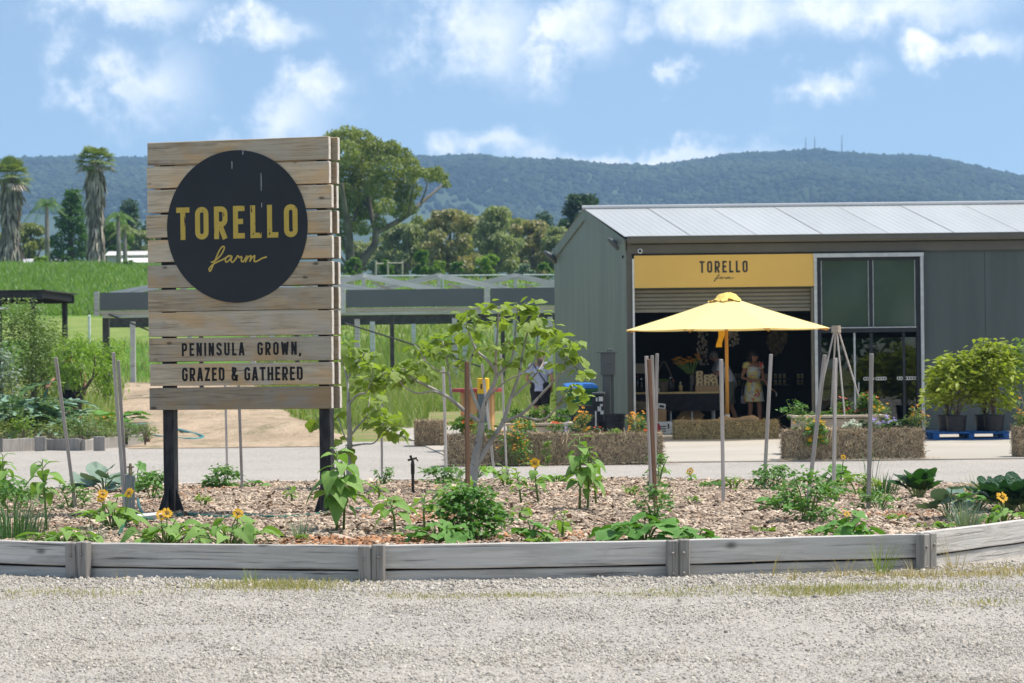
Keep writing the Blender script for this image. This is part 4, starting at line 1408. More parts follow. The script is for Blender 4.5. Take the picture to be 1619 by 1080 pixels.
for k, (yy, pxs) in enumerate(((FD + .1, [168, 318, 470, 620, 795, 960]), (98.0, [210, 400, 565, 719, 870]), (104.0, [260, 430, 589, 735, 815]), (112.0, [300, 500, 654, 785, 850]))):
    for u in pxs:
        x = at(u, 540, yy).x
        z0 = terr(x, yy) - .3
        w_ = .20 if (k == 0 and u == 168) else (.13 if k == 0 else .17)
        bx('post', (x, yy, (z0 + zr0 - .1) / 2), (w_, w_, zr0 - .1 - z0), MATS['dark_post' if k == 0 else 'truss_wood'], gf)
    if k:
        a, b = at(160, 1, yy).x, at(960, 1, yy).x
        bx('top_plate', ((a + b) / 2, yy, zr0 - .04), (b - a, .1, .14), MATS['dark_post'], gf)
for k, ax in enumerate((335, 455, 575, 694, 815, 936)):
    yy = FD + 1.2 + 2.2 * k
    p = at(ax, 437 - .3 * k, yy)
    hs, ez = 3.25, zt_ - .04
    tz = p.z
    for s in (-1, 1):
        d = Vector((s * hs, 0, ez - tz)); L = d.length
        M = Matrix.Translation(Vector((p.x, yy, tz)) + d / 2 + Vector((0, .03 * s, 0))) @ Matrix.Rotation(-math.atan2(d.z, d.x), 4, 'Y')
        MB().box((0, 0, 0), (L, .07, .19), 0, None).build('rafter', MATS['truss_wood'], gf, w=False).matrix_basis = Matrix.Translation(-ORG[gf.name]) @ M
    bx('king_post', (p.x, yy - .07, (tz + ez) / 2 - .05), (.12, .06, tz - ez), MATS['truss_wood'], gf)
    bx('tie_beam', (p.x, yy + .1, ez - .1), (2 * hs, .06, .14), MATS['truss_wood'], gf)
    for s in (-1, 1):
        M = Matrix.Translation((p.x + s * 1.0, yy - .12, ez + .12)) @ Matrix.Rotation(s * R(24), 4, 'Y')
        MB().box((0, 0, 0), (1.5, .05, .09)).build('web_strut', MATS['pale_wood'], gf, w=False).matrix_basis = Matrix.Translation(-ORG[gf.name]) @ M
MB().tube([at(545, 511, FD - .3), at(600, 528, FD - .3), at(660, 547, FD - .3), at(760, 580, FD - .3)], .03, 6).build('brace_cable', MATS['dark_post'], gf)
MB().tube([at(172, 497, FD - .1), at(232, 521, FD - .1), at(330, 560, FD - .1)], .03, 6).build('brace_cable', MATS['dark_post'], gf)

# galvanised rail fence on the slope behind
rf = T('rail_fence', 'thin galvanised pipe rail fence along the grassy slope behind the frame', 'fence', at(700, 470, 152))
MB().tube([at(520, 437, 152), at(880, 434.5, 152)], .045, 6).build('rail', MATS['galv'], rf)
MB().tube([at(520, 452, 152), at(880, 450, 152)], .03, 6).build('rail', MATS['galv'], rf)
for u in range(520, 881, 90):
    a = at(u, 436, 152)
    MB().tube([(a.x, a.y + .05, terr(a.x, 152) - .3), (a.x, a.y + .05, a.z + .05)], .05, 6).build('post', MATS['galv'], rf)
# orchard posts
og = T('orchard_frame', 'bare timber post-and-rail frame among saplings right of the big eucalyptus', 'frame', at(615, 436, 205))
for u in (594, 613, 636):
    a = at(u, 412, 205)
    MB().tube([(a.x, a.y, terr(a.x, 205) - .3), a], .07, 6).build('post', MATS['pale_wood'], og)
MB().tube([at(613, 416, 204.9), at(637, 416, 204.9)], .06, 6).build('rail', MATS['pale_wood'], og)
MB().tube([at(594, 417, 205.2), at(606, 417, 205.2)], .06, 6).build('rail', MATS['pale_wood'], og)
a = at(141, 500, 118)
MB_ = MB().tube([(a.x, 118, terr(a.x, 118) - .2), a], .06, 8)
MB_.tube([a, a + Vector((0, 0, .05))], [.07, .04], 8)
tag(MB_.build('marker_post', MATS['white_paint']), 'slim white post in the grass right of the large shrub', 'post')

# dark netted tunnel at the far left
dt = T('netted_tunnel', 'black netted tunnel frame at the left edge behind the shrub', 'tunnel', at(30, 560, 84))
x0, x1 = at(-60, 500, 84).x, at(68, 500, 84).x
z1 = at(30, 464, 84).z
zg = terr(-14, 84)
for yy in (84, 90):
    for xx in (x0, (x0 + x1) / 2 - .1, x1 - .3):
        MB().tube([(xx, yy, zg - .2), (xx, yy, z1 - .1)], .09, 6).build('post', MATS['net_dark'], dt)
    bx('beam', ((x0 + x1) / 2, yy, z1 - .05), (x1 - x0, .12, .26), MATS['net_dark'], dt)
for xx in (x0, x1 - .1):
    bx('beam', (xx, 87, z1 - .02), (.12, 6, .2), MATS['net_dark'], dt)
mb = MB(); mb.add([(x0 - .1, 83.9, z1 + .10), (x1 + .1, 83.9, z1 + .10), (x1 + .1, 90.1, z1 + .13), (x0 - .1, 90.1, z1 + .13), (x0 - .1, 83.9, z1 + .06), (x1 + .1, 83.9, z1 + .06), (x1 + .1, 90.1, z1 + .09), (x0 - .1, 90.1, z1 + .09)], [(0, 1, 2, 3), (7, 6, 5, 4), (0, 4, 5, 1), (1, 5, 6, 2)])
mb.build('net_roof', MATS['net_dark'], dt)
MB().tube([(x0, 83.8, z1 - .45), (x1 - 1.0, 83.8, z1 - .45), (x1 - 1.0, 83.8, z1 - .35)], .04, 6).build('pipe', MATS['galv'], dt)

# ------------------------------------------------------------------ far sheds behind the palms
def far_shed(label, px0, px1, ytop, ybot, y, wallm, roofm, win=0):
    a, b = at(px0, ytop, y), at(px1, ybot, y)
    t = T('far_building', label, 'building', ((a.x + b.x) / 2, y, terr(a.x, y)), 0, 'low buildings behind the grassy bank')
    w_, z0, z1 = b.x - a.x, min(b.z, terr(a.x, y)) - .5, a.z
    cx_ = (a.x + b.x) / 2
    bx('wall', (cx_, y + 2, (z0 + z1 - .4) / 2), (w_ - .3, 4, z1 - .4 - z0), MATS[wallm], t)
    mb = MB(); mb.add([(a.x, y - .3, z1 - .42), (b.x, y - .3, z1 - .42), (b.x, y + 4.3, z1 - .42), (a.x, y + 4.3, z1 - .42), (a.x, y + 2, z1), (b.x, y + 2, z1)], [(0, 1, 5, 4), (2, 3, 4, 5), (0, 4, 3), (1, 2, 5), (3, 2, 1, 0)])
    mb.build('roof', MATS[roofm], t)
    for k in range(win):
        x = a.x + w_ * (k + .5) / win
        f_ = bx('window', (x, y - .02, z1 - 1.15), (min(.8, w_ / win * .6), .06, .5), MATS['pane_dark'], t)
    return t


pm('wall_cream', (0.55, 0.53, 0.5), None, 0.3, 0.8)
pm('wall_brown', (0.10, 0.06, 0.045), None, 0.3, 0.8)
far_shed('long white caravan-like building with small windows right of the tall palm', 188, 262, 407, 432, 226, 'house_white', 'house_white', 3)
far_shed('low cream roof behind the tall palm at the bank top', 166, 232, 396, 420, 232, 'wall_cream', 'wall_cream', 0)
far_shed('dark brown low shed with pale roof at the left edge', -30, 12, 402, 432, 226, 'wall_brown', 'house_roof', 1)
far_shed('long low pale-roofed shed behind the conifer', 22, 110, 408, 432, 236, 'wall_brown', 'house_roof', 2)

# ------------------------------------------------------------------ stakes in the bed
def stake(px0, py0, px1, py1, label, d=None, w=0.026, mat='stake_wood', group='garden stakes in the bed', lean=0.0):
    p = mp(px0, py0) if d is None else at(px0, py0, d)
    q = at(px1, py1, p.y + lean)
    dv = q - p
    L = dv.length + .12
    o = MB().box((0, 0, L / 2 - .12), (w, w, L), .003).build('garden_stake', MATS[mat], w=False)
    o.location = p
    o.rotation_euler = dv.to_track_quat('Z', 'Y').to_euler()
    o.rotation_euler.rotate_axis('Z', random.uniform(0, .5))
    return tag(o, label, 'stake', group)


stake(120, 805, 88, 565, 'leaning grey stake at the far left of the bed', w=.03)
stake(198, 812, 179, 557, 'grey stake leaning left beside the tap post, taller of two', w=.028)
stake(202, 808, 187, 570, 'grey stake just right of the tallest one beside the tap post', w=.028)
stake(359, 735, 356, 600, 'thin grey stake behind the sign, left of the pair between the posts', d=33.0, w=.024)
stake(383, 775, 377, 600, 'grey stake behind the sign, right of the pair between the posts', w=.028)
stake(604, 757, 603, 588, 'grey stake right of the small fig behind the sprinkler', w=.027)
stake(706, 755, 701, 580, 'bluish grey stake left of the fig tree trunk', w=.027)
stake(740, 832, 738, 572, 'brown stake standing in the bushy basil by the fig trunk', w=.03, mat='stake_brown')
stake(781, 745, 762, 575, 'grey stake right behind the fig tree trunk', w=.027)
stake(801, 742, 792, 560, 'thin grey stake behind the right fig branches', w=.024)
stake(1030, 790, 1022, 563, 'grey stake, leftmost of the tight bundle of four', w=.028)
stake(1037, 806, 1026, 568, 'reddish brown stake in front of the bundle of four', w=.03, mat='stake_brown')
stake(1036, 785, 1031, 562, 'grey stake second from right in the bundle of four', w=.026)
stake(1034, 778, 1039, 559, 'grey stake leaning right out of the bundle of four', w=.027)
stake(1144, 793, 1140, 568, 'upright grey stake in front of the umbrella pole', w=.028)
stake(1208, 775, 1219, 560, 'grey stake leaning right in front of the woman in the dress', w=.029)
stake(1276, 808, 1304, 561, 'strongly leaning grey stake among tomato leaves', w=.03)
stake(1318, 784, 1321, 566, 'brownish grey stake with red mark near its top', w=.028)
stake(1373, 806, 1378, 559, 'grey stake left of the upright dark green chard', w=.03)

# tap post, hose, brick, sprinkler
p = mp(207, 822)
tp = T('tap_post', 'stubby grey-green timber post with a brass tap by the hose', 'tap post', p, R(8))
MB().box((-.02, 0, .17), (.055, .06, .42), .004).build('post', MATS['hydrant_wood'], tp, w=False)
MB().box((.022, 0, .165), (.026, .05, .41), .003).build('post', MATS['hydrant_wood'], tp, w=False)
MB().tube([(0, 0, .36), (0, 0, .42), (0, 0, .47)], [.016, .016, .01], 8).tube([(-.03, 0, .44), (.03, 0, .44)], .008, 6).tube([(0, 0, .41), (0, -.05, .41), (0, -.06, .38)], .01, 6).build('tap', MATS['brass'], tp, w=False)
p = mp(240, 824)
o = MB().box((0, 0, .03), (.23, .11, .076), .005).build('brick', MATS['brick_white'], w=False)
o.location = p; o.rotation_euler = (R(6), R(-4), R(20))
tag(o, 'whitish brick lying beside the left sign post', 'brick')


def hose(name, pts, r, mat, label, z=None):
    P = catmull([tuple(q) for q in pts], 6)
    tag(MB().tube(P, r, 7).build(name, MATS[mat], smooth=True), label, 'hose')


def onm(px, py, up=.02):
    p = mp(px, py)
    return Vector((p.x, p.y, p.z + up))


hose('garden_hose', [onm(188, 846), onm(200, 838, .05), onm(222, 829, .06), onm(245, 823), onm(290, 815), onm(330, 818), onm(350, 820), onm(390, 817), onm(440, 819), onm(500, 815), onm(550, 808), onm(590, 806), onm(606, 807)], .014, 'hose_green', 'dark green garden hose lying across the mulch between the sign posts')
hose('garden_hose', [onm(218, 800, .08), onm(222, 812, .05), onm(235, 820), onm(260, 818), onm(300, 821), onm(345, 819), onm(385, 820)], .013, 'hose_green', 'second loop of green hose dropping from the tap post')
hx_ = lambda px, d, up=.06: Vector(((px - PX0) / FPX * d, d, terr((px - PX0) / FPX * d, d) + up))
hose('garden_hose', [hx_(228, 60), hx_(262, 57), hx_(300, 55.5), hx_(320, 57), hx_(305, 60), hx_(275, 64), hx_(235, 68), hx_(200, 66)], .03, 'hose_teal', 'teal hose looped on the sandy path left of the sign post')

p = mp(653, 782)
sp = T('sprinkler', 'black riser sprinkler standing in the mulch left of the fig tree', 'sprinkler', p)
MB().tube([(0, 0, -.1), (0, 0, .26)], .014, 8).tube([(0, 0, .2), (0, 0, .28)], .018, 8).build('riser', MATS['sprinkler'], sp, w=False)
MB().tube([(0, 0, .28), (0, 0, .33)], [.02, .012], 8).tube([(-.045, 0, .33), (.04, .01, .35)], .011, 6).tube([(.03, 0, .35), (.05, 0, .32)], .007, 5).tube([(-.01, 0, .34), (-.02, 0, .375)], .012, 6).build('head', MATS['sprinkler'], sp, w=False)

# ------------------------------------------------------------------ hay bales
def bale_meshes(seed, straw_n=4600, gold=False):
    rr = np.random.default_rng(seed)
    L, D, H = 1.0, .46, .42
    # body: subdivided box, bulging and lumpy
    bm = bmesh.new()
    bmesh.ops.create_cube(bm, size=1)
    bmesh.ops.subdivide_edges(bm, edges=bm.edges[:], cuts=7, use_grid_fill=True)
    for v_ in bm.verts:
        p = Vector((v_.co.x * L, v_.co.y * D, v_.co.z * H))
        k = 1 - .10 * ((abs(v_.co.x) * 2) ** 6 + (abs(v_.co.y) * 2) ** 6) / 2
        p.z *= k; p.y *= 1 - .06 * (abs(v_.co.x) * 2) ** 8
        nrm = Vector((v_.co.x / L, v_.co.y / D, v_.co.z / H)).normalized()
        p += nrm * .035 * noise.noise(p * 7 + Vector((seed, 0, 0)))
        v_.co = p + Vector((0, 0, H / 2))
    b = bpy.data.meshes.new('hay_body'); bm.to_mesh(b); bm.free()
    b.materials.append(MATS['hay_core'])
    n = straw_n
    face = rr.choice(5, n, p=[.42, .24, .14, .14, .06])
    u, w_ = rr.uniform(-.5, .5, n), rr.uniform(-.5, .5, n)
    pos = np.zeros((n, 3)); az = np.zeros(n); pit = np.zeros(n)
    for k in range(n):
        if face[k] == 0:
            pos[k] = (u[k] * L, -D / 2 - .002, (w_[k] + .5) * H); az[k] = rr.uniform(0, 6.28); pit[k] = 0
        elif face[k] == 1:
            pos[k] = (u[k] * L, w_[k] * D, H - .005)
        elif face[k] in (2, 3):
            pos[k] = ((1 if face[k] == 2 else -1) * (L / 2), w_[k] * D, (u[k] + .5) * H)
        else:
            pos[k] = (u[k] * L, D / 2, (w_[k] + .5) * H)
    nr = np.array([(0, -1, 0), (0, 0, 1), (1, 0, 0), (-1, 0, 0), (0, 1, 0)], float)[face]
    t = rr.normal(0, 1, (n, 3)); t[:, 2] += rr.normal(0, .6, n)
    t -= nr * (t * nr).sum(1, keepdims=True)
    t /= np.linalg.norm(t, axis=1, keepdims=True)
    d = t + nr * np.abs(rr.normal(0.15, .36, (n, 1)))
    d /= np.linalg.norm(d, axis=1, keepdims=True)
    x = np.cross(d, nr); x /= np.linalg.norm(x, axis=1, keepdims=True)
    z = np.cross(x, d)
    rt = np.stack([x, d, z], -1)
    ln = rr.lognormal(math.log(.085), .4, n)
    tv = np.array([(-.5, 0, 0), (.5, 0, 0), (-.5, .5, .04), (.5, .5, .04), (-.4, 1, 0), (.4, 1, 0)])
    tf = np.array([(0, 1, 3, 2), (2, 3, 5, 4)])
    vv, ff = scat(tv, tf, pos - d * ln[:, None] * .35 + nr * .006, rt, np.stack([rr.uniform(.003, .009, n), ln, ln], 1))
    s_ = mesh_np('straw', vv, ff)
    s_.materials.append(MATS['straw_gold' if gold else 'straw'])
    return b, s_


BALES = [bale_meshes(11), bale_meshes(23), bale_meshes(37)]
BALES_G = [bale_meshes(51, 4200, True), bale_meshes(63, 4200, True)]


def bale(x0, x1, y, z, k, label, group, h=.42, rz=0, gold=False, dep=.46):
    b, s_ = (BALES_G if gold else BALES)[k]
    t = T('hay_bale', label, 'hay bale', ((x0 + x1) / 2, y + dep / 2, z), rz, group)
    t.scale = (abs(x1 - x0), dep / .46, h / .42)
    O('body', b, None, t, smooth=True)
    st = O('straw', s_, None, t)
    st['kind'] = 'stuff'
    return t


CZ = .03
gb = 'hay bales edging the flower display'
yl = 40.6
xs_ = [at(u, 730, yl).x for u in (705, 820, 934, 1047)]
bale(xs_[0] + .01, xs_[1] - .01, yl, CZ, 0, 'left hay bale of the front row of three, behind the fig trunk', gb)
bale(xs_[1] + .01, xs_[2] - .01, yl + .03, CZ, 1, 'middle hay bale of the front row of three, overgrown with orange flowers', gb)
bale(xs_[2] + .01, xs_[3] - .01, yl, CZ, 2, 'right hay bale of the front row of three, behind the stake bundle', gb)
yr_ = 41.2
xs_ = [at(u, 725, yr_).x for u in (1240, 1350, 1461)]
bale(xs_[0] + .01, xs_[1] - .01, yr_, CZ, 1, 'left hay bale below the right planter, with yellow flowers over its corner', gb)
bale(xs_[1] + .01, xs_[2] - .01, yr_ + .02, CZ, 0, 'right hay bale below the right planter, under the mauve flowers', gb)
a = at(680, 706, 50.5)
bale(a.x - .27, a.x + .27, 50.5, CZ, 2, 'short lone hay bale end standing on the concrete left of the row', gb, h=.43, dep=.8)
a = at(1609, 725, 41.4)
bale(a.x, a.x + 1.0, 41.4, CZ, 2, 'hay bale cut by the right edge of the picture', gb)
yb_ = 52.4
xs_ = [at(u, 690, yb_).x for u in (1067, 1149, 1230)]
bale(xs_[0], xs_[1] - .005, yb_, CZ, 0, 'left golden hay bale used as a bench under the umbrella', 'hay bale bench', .33, gold=True)
bale(xs_[1] + .005, xs_[2], yb_, CZ, 1, 'right golden hay bale used as a bench under the umbrella', 'hay bale bench', .33, gold=True)


n = 1500
sx_ = np.concatenate([RNG.uniform(-1.1, 2.4, 750), RNG.uniform(3.7, 6.2, 500), RNG.uniform(2.8, 5.0, 250)])
sy_ = np.concatenate([RNG.normal(40.5, .18, 750), RNG.normal(41.1, .18, 500), RNG.normal(52.3, .2, 250)])
ln = RNG.uniform(.05, .16, n)
tag(O('loose_straw', mesh_np('loose_straw', *scat(np.array([(-.5, 0, 0), (.5, 0, 0), (.4, 1, .02), (-.4, 1, .02)]), np.array([(0, 1, 2, 3)]), np.stack([sx_, sy_, np.full(n, CZ + .006) + RNG.uniform(0, .012, n)], 1), rots(RNG.uniform(0, 6.28, n), RNG.uniform(0, .15, n), np.zeros(n)), np.stack([np.full(n, .007), ln, ln], 1))), MATS['straw']), 'loose straw littering the ground along the hay bales', 'straw', kind='stuff')


def sack(x0, x1, y0, y1, z, label, fold=0.05, seed=1):
    n, m_ = 26, 12
    v_ = []
    for j in range(m_ + 1):
        for i in range(n + 1):
            x = x0 + (x1 - x0) * i / n; y = y0 + (y1 - y0) * j / m_
            e = min(i, n - i, 3) / 3 * min(j, m_ - j, 2) / 2
            zz = z + .012 + fold * max(0, noise.noise(Vector((x * 2.2, y * 2.5, seed)))) * (.4 + e)
            zz -= .05 * max(0, (.06 - (j / m_)) / .06)
            v_.append((x + .02 * noise.noise(Vector((y * 4, seed, 0))), y, zz))
    f_ = [(j * (n + 1) + i, j * (n + 1) + i + 1, (j + 1) * (n + 1) + i + 1, (j + 1) * (n + 1) + i) for j in range(m_) for i in range(n)]
    o = O('hessian_sack', mesh_np('hessian_sack', v_, f_), MATS['hessian'], smooth=True)
    md = o.modifiers.new('thick', 'SOLIDIFY'); md.thickness = .012
    tag(o, label, 'sack', 'hessian sacks on the bale bench')


sack(xs_[0] + .02, xs_[1] + .05, yb_ - .01, yb_ + .45, CZ + .34, 'brown hessian sack spread flat on the left bench bale', .03, 2)
sack(xs_[1] - .12, xs_[2] - .35, yb_ + .0, yb_ + .46, CZ + .365, 'rumpled hessian sack heaped on the right bench bale', .13, 5)

# ------------------------------------------------------------------ market umbrella
UY = 53.2
uc = at(1151, 521, UY)
um = T('market_umbrella', 'large pale yellow octagonal market umbrella on a honey timber pole', 'umbrella', (uc.x, UY, CZ))
zl, zt2 = uc.z, at(1151, 473, UY).z
RU = (at(1314, 521, UY).x - at(987, 521, UY).x) / 2 / math.cos(R(22.5 - 5))
seg = 8
cm, nt, B = base_mat('canvas')
B.inputs['Base Color'].default_value = (0.92, 0.75, 0.34, 1); B.inputs['Roughness'].default_value = .9
B.inputs['Specular IOR Level'].default_value = .1
tl = nd(nt, 'ShaderNodeBsdfTranslucent'); tl.inputs['Color'].default_value = (.85, .62, .2, 1)
ms = nd(nt, 'ShaderNodeMixShader'); ms.inputs[0].default_value = .22
out = [q for q in nt.nodes if q.type == 'OUTPUT_MATERIAL'][0]
nt.links.new(B.outputs[0], ms.inputs[1]); nt.links.new(tl.outputs[0], ms.inputs[2]); nt.links.new(ms.outputs[0], out.inputs['Surface'])
for k in range(seg):
    a0, a1 = R(22.5 + 45 * k - 5), R(22.5 + 45 * (k + 1) - 5)
    v_, f_ = [], []
    nu, nv = 8, 6
    for i in range(nu + 1):
        t = i / nu
        r = .16 + (RU - .16) * t
        zc = zt2 + (zl - zt2) * t - .012 * math.sin(math.pi * t)
        for j in range(nv + 1):
            s_ = j / nv
            p = Vector((math.cos(a0), math.sin(a0))).lerp(Vector((math.cos(a1), math.sin(a1))), s_) * r
            sag = -.012 * math.sin(math.pi * s_) * t
            v_.append((uc.x + p.x, UY + p.y, zc + sag))
    for i in range(nu):
        for j in range(nv):
            f_.append((i * (nv + 1) + j, (i + 1) * (nv + 1) + j, (i + 1) * (nv + 1) + j + 1, i * (nv + 1) + j + 1))
    pn = MB().add(v_, f_).build('canopy_panel', cm, um, smooth=True)
    rb = Vector((math.cos(a0), math.sin(a0)))
    MB().tube([(uc.x + rb.x * .1, UY + rb.y * .1, zt2 - .05), (uc.x + rb.x * RU * .5, UY + rb.y * RU * .5, (zt2 + zl) / 2 - .075), (uc.x + rb.x * (RU - .02), UY + rb.y * (RU - .02), zl - .025)], .012, 5).build('rib', MATS['honey_wood'], um)
# crumpled vent cloth on top
bm = bmesh.new()
bmesh.ops.create_grid(bm, x_segments=30, y_segments=30, size=.62)
for v_ in bm.verts:
    r = v_.co.length
    q = .09 * noise.noise(v_.co * 4.5 + Vector((3, 0, 0))) + .05 * noise.noise(v_.co * 11)
    v_.co.z = .12 * max(0, 1 - r / .5) - .24 * max(0, r - .12) + q * min(1, r * 4) + .03
    v_.co.x *= .72; v_.co.y *= .72; v_.co.z *= .8
me = bpy.data.meshes.new('vent_cloth')
bmesh.ops.delete(bm, geom=[v_ for v_ in bm.verts if v_.co.xy.length > .33 + .1 * noise.noise(v_.co * 5)], context='VERTS')
bm.to_mesh(me); bm.free()
vc = O('vent_cloth', me, MATS['canvas_yellow'], um, loc=(-.02, 0, zt2 - CZ + .005), smooth=True)
MB().tube([(uc.x - .03, UY, CZ + .0), (uc.x - .03, UY, zt2 + .02)], .032, 12).build('pole', MATS['honey_wood'], um, smooth=True)
MB().tube([(uc.x - .03, UY, CZ), (uc.x - .03, UY, CZ + .44)], .046, 12).box((uc.x - .03, UY, CZ + .03), (.5, .5, .06), .01).build('stand', MATS['white_paint'], um)
tp_ = at(1140, 523, UY - .1); tq_ = at(1138, 549, UY - .1)
vs, fs = [], []
for i in range(7):
    t = i / 6
    c_ = tp_.lerp(tq_, t)
    vs += [(c_.x - .055 + .02 * math.sin(t * 5), c_.y + .02 * math.sin(t * 4), c_.z), (c_.x + .055 + .02 * math.sin(t * 5 + .6), c_.y - .02 * math.sin(t * 5), c_.z)]
    if i:
        fs.append((2 * i - 2, 2 * i - 1, 2 * i + 1, 2 * i))
tie = MB().add(vs, fs).build('tie_strap', MATS['canvas_orange'], um)
tie.modifiers.new('thick', 'SOLIDIFY').thickness = .01

# ------------------------------------------------------------------ planters, bollard, table, bins
def planter(px0, px1, prim, y, dep, label, text=None, tx=None):
    a, b = at(px0, prim, y), at(px1, prim, y)
    zt = (a.z + b.z) / 2
    cx_ = (a.x + b.x) / 2; w_ = b.x - a.x
    t = T('timber_planter', label, 'planter', (cx_, y, CZ))
    nb = 3
    hh = (zt - .05 - CZ) / nb
    for k in range(nb):
        z = CZ + hh * (k + .5)
        inset = .04
        bx('board', (cx_, y + .06, z), (w_ - .08, .04, hh - .012), MATS['planter_wood'], t, .004)
        bx('board', (cx_, y + dep - .06, z), (w_ - .08, .04, hh - .012), MATS['planter_wood'], t, .004)
        for s_ in (-1, 1):
            bx('board', (cx_ + s_ * (w_ / 2 - .06), y + dep / 2, z), (.04, dep - .165, hh - .012), MATS['planter_wood'], t, .004)
    for yy in (y + .06, y + dep - .06):
        bx('rim', (cx_, yy, zt - .02), (w_ + .04, .11, .04), MATS['planter_wood'], t, .006)
    for s_ in (-1, 1):
        bx('rim', (cx_ + s_ * (w_ / 2 - .04), y + dep / 2, zt - .0195), (.11, dep - .235, .04), MATS['planter_wood'], t, .006)
    for s_ in (-1, 1):
        bx('corner_post', (cx_ + s_ * (w_ / 2 - .1), y + .033, (CZ + zt - .045) / 2), (.06, .012, zt - .05 - CZ), MATS['planter_wood'], t)
    bx('soil', (cx_, y + dep / 2, (CZ + zt - .08) / 2), (w_ - .2, dep - .2, zt - .08 - CZ), MATS['soil'], t)
    if text:
        l0, l1 = at(tx[0], tx[3], y + .039), at(tx[1], tx[2], y + .039)
        lettering(text, l0.x, l1.x, l0.z, l1.z, .22, y + .0385, .001).build('stencil', MATS['black_letter'], t)
    return t, (cx_, w_, zt)


plL, gL = planter(797, 905, 669, 43.6, .9, 'pale timber planter box behind the left row of hay bales', '46-02', (879, 896, 673, 678))
plR, gR = planter(1255, 1398, 656.5, 43.4, .9, 'pale timber planter box holding the stake tepee before the shopfront', '500', (1322, 1335, 682, 689))

# tepee of stakes in the right planter
ap = at(1322, 524, 43.9)
tpe = T('stake_tepee', 'tepee of four grey stakes with a timber hub in the right planter', 'trellis', (ap.x, 43.9, gR[2] - .1))
for (px, py, yy) in ((1287, 648, 43.65), (1313, 652, 44.2), (1336, 652, 43.6), (1369, 652, 44.0)):
    q = at(px, py, yy); q.z = gR[2] - .09
    top = Vector((ap.x + (q.x - ap.x) * .07, 43.9 + (yy - 43.9) * .1, ap.z + .03))
    MB().tube([q, top], .013, 6).build('stake', MATS['stake_wood'], tpe)
MB().loft([(0, 0, -.05, .075, .075), (0, 0, .06, .07, .07)], 10, M=Matrix.Translation((0, 0, ap.z + .03 - (gR[2] - .1)))).build('hub', MATS['planter_wood'], tpe, w=False)

p = gp(765.5, 736, 0)
bo = T('bollard', 'grey steel bollard with a yellow sleeve and a small black mark', 'bollard', p)
zt_ = at(766, 599, p.y).z; zy = at(766, 622.5, p.y).z
MB().tube([(0, 0, -.1), (0, 0, zt_ - .02)], .083, 20).build('pipe', MATS['bollard_grey'], bo, smooth=False, w=False)
sl_ = MB().tube([(0, 0, zy), (0, 0, zt_), (0, 0, zt_ + .012)], [.0875, .0875, .07], 24).build('sleeve', MATS['bollard_yellow'], bo, w=False)
mb = MB()
for (ox, oz, rx, rz_) in ((-.028, .10, .013, .022), (-.025, .13, .016, .012), (-.03, .075, .010, .010), (.022, .10, .006, .007), (.03, .107, .004, .004)):
    mb.loft([(0, 0, 0, rx, rz_), (0, 0, .0015, rx, rz_)], 10, M=Matrix.Translation((ox, -math.sqrt(.0875 ** 2 - ox ** 2) - .003, zy + oz)) @ Matrix.Rotation(R(90), 4, 'X'))
mb.build('emblem', MATS['black_letter'], sl_, w=False)

a = at(755, 614, 47.5)
dr = T('cable_drum_table', 'tall timber drum table with round faded red top behind the bales', 'table', (a.x, 47.5, CZ))
zt_ = a.z - CZ
MB().loft([(0, 0, zt_ - .06, .44, .44), (0, 0, zt_ - .005, .44, .44), (0, 0, zt_, .42, .42)], 28).build('top', MATS['red_top'], dr, w=False)
nst = 14
for k in range(nst):
    an = 2 * math.pi * k / nst
    o = MB().box((0, 0, (zt_ - .06) / 2), (.115, .03, zt_ - .07), .004).build('stave', MATS['drum_wood'], dr, w=False)
    o.location = (.27 * math.cos(an), .27 * math.sin(an), 0); o.rotation_euler = (0, 0, an + R(90))

p = at(918, 640, 55.0)
wb = T('wheelie_bin', 'green wheelie bin with a bright blue lid against the shed gable', 'bin', (p.x, 55.0, CZ), R(4))
MB().add([(-.24, -.26, .1), (.24, -.26, .1), (.24, .2, .1), (-.24, .2, .1), (-.29, -.35, .93), (.29, -.35, .93), (.29, .33, .93), (-.29, .33, .93)], [(3, 2, 1, 0), (4, 5, 6, 7), (0, 1, 5, 4), (1, 2, 6, 5), (2, 3, 7, 6), (3, 0, 4, 7)]).build('body', MATS['bin_green'], wb, w=False)
MB().box((0, -.02, .915), (.63, .74, .05), .012).build('rim', MATS['bin_green'], wb, w=False)
MB().add([(-.31, -.40, .945), (.31, -.40, .945), (.31, .36, .945), (-.31, .36, .945), (-.30, -.39, .985), (.30, -.39, .985), (.30, .34, 1.03), (-.30, .34, 1.03), (-.2, -.25, 1.02), (.2, -.25, 1.02), (.2, .25, 1.05), (-.2, .25, 1.05)],
         [(0, 1, 5, 4), (1, 2, 6, 5), (2, 3, 7, 6), (3, 0, 4, 7), (4, 5, 9, 8), (5, 6, 10, 9), (6, 7, 11, 10), (7, 4, 8, 11), (8, 9, 10, 11), (3, 2, 1, 0)]).build('lid', MATS['bin_blue'], wb, w=False)
MB().tube([(-.26, .38, .97), (.26, .38, .97)], .018, 8).build('handle', MATS['bin_green'], wb, w=False)
for s_ in (-1, 1):
    MB().loft([(0, 0, -.03, .1, .1), (0, 0, .03, .1, .1)], 16, M=Matrix.Translation((s_ * .24, .25, .1)) @ Matrix.Rotation(R(90), 4, 'Y')).build('wheel', MATS['dark_plastic'], wb, w=False)
for s_ in (-1, 1):
    bx('grip_panel', (s_ * .11, -.335, .76), (.13, .012, .12), MATS['bin_green'], wb, .004, w=False, M=None)


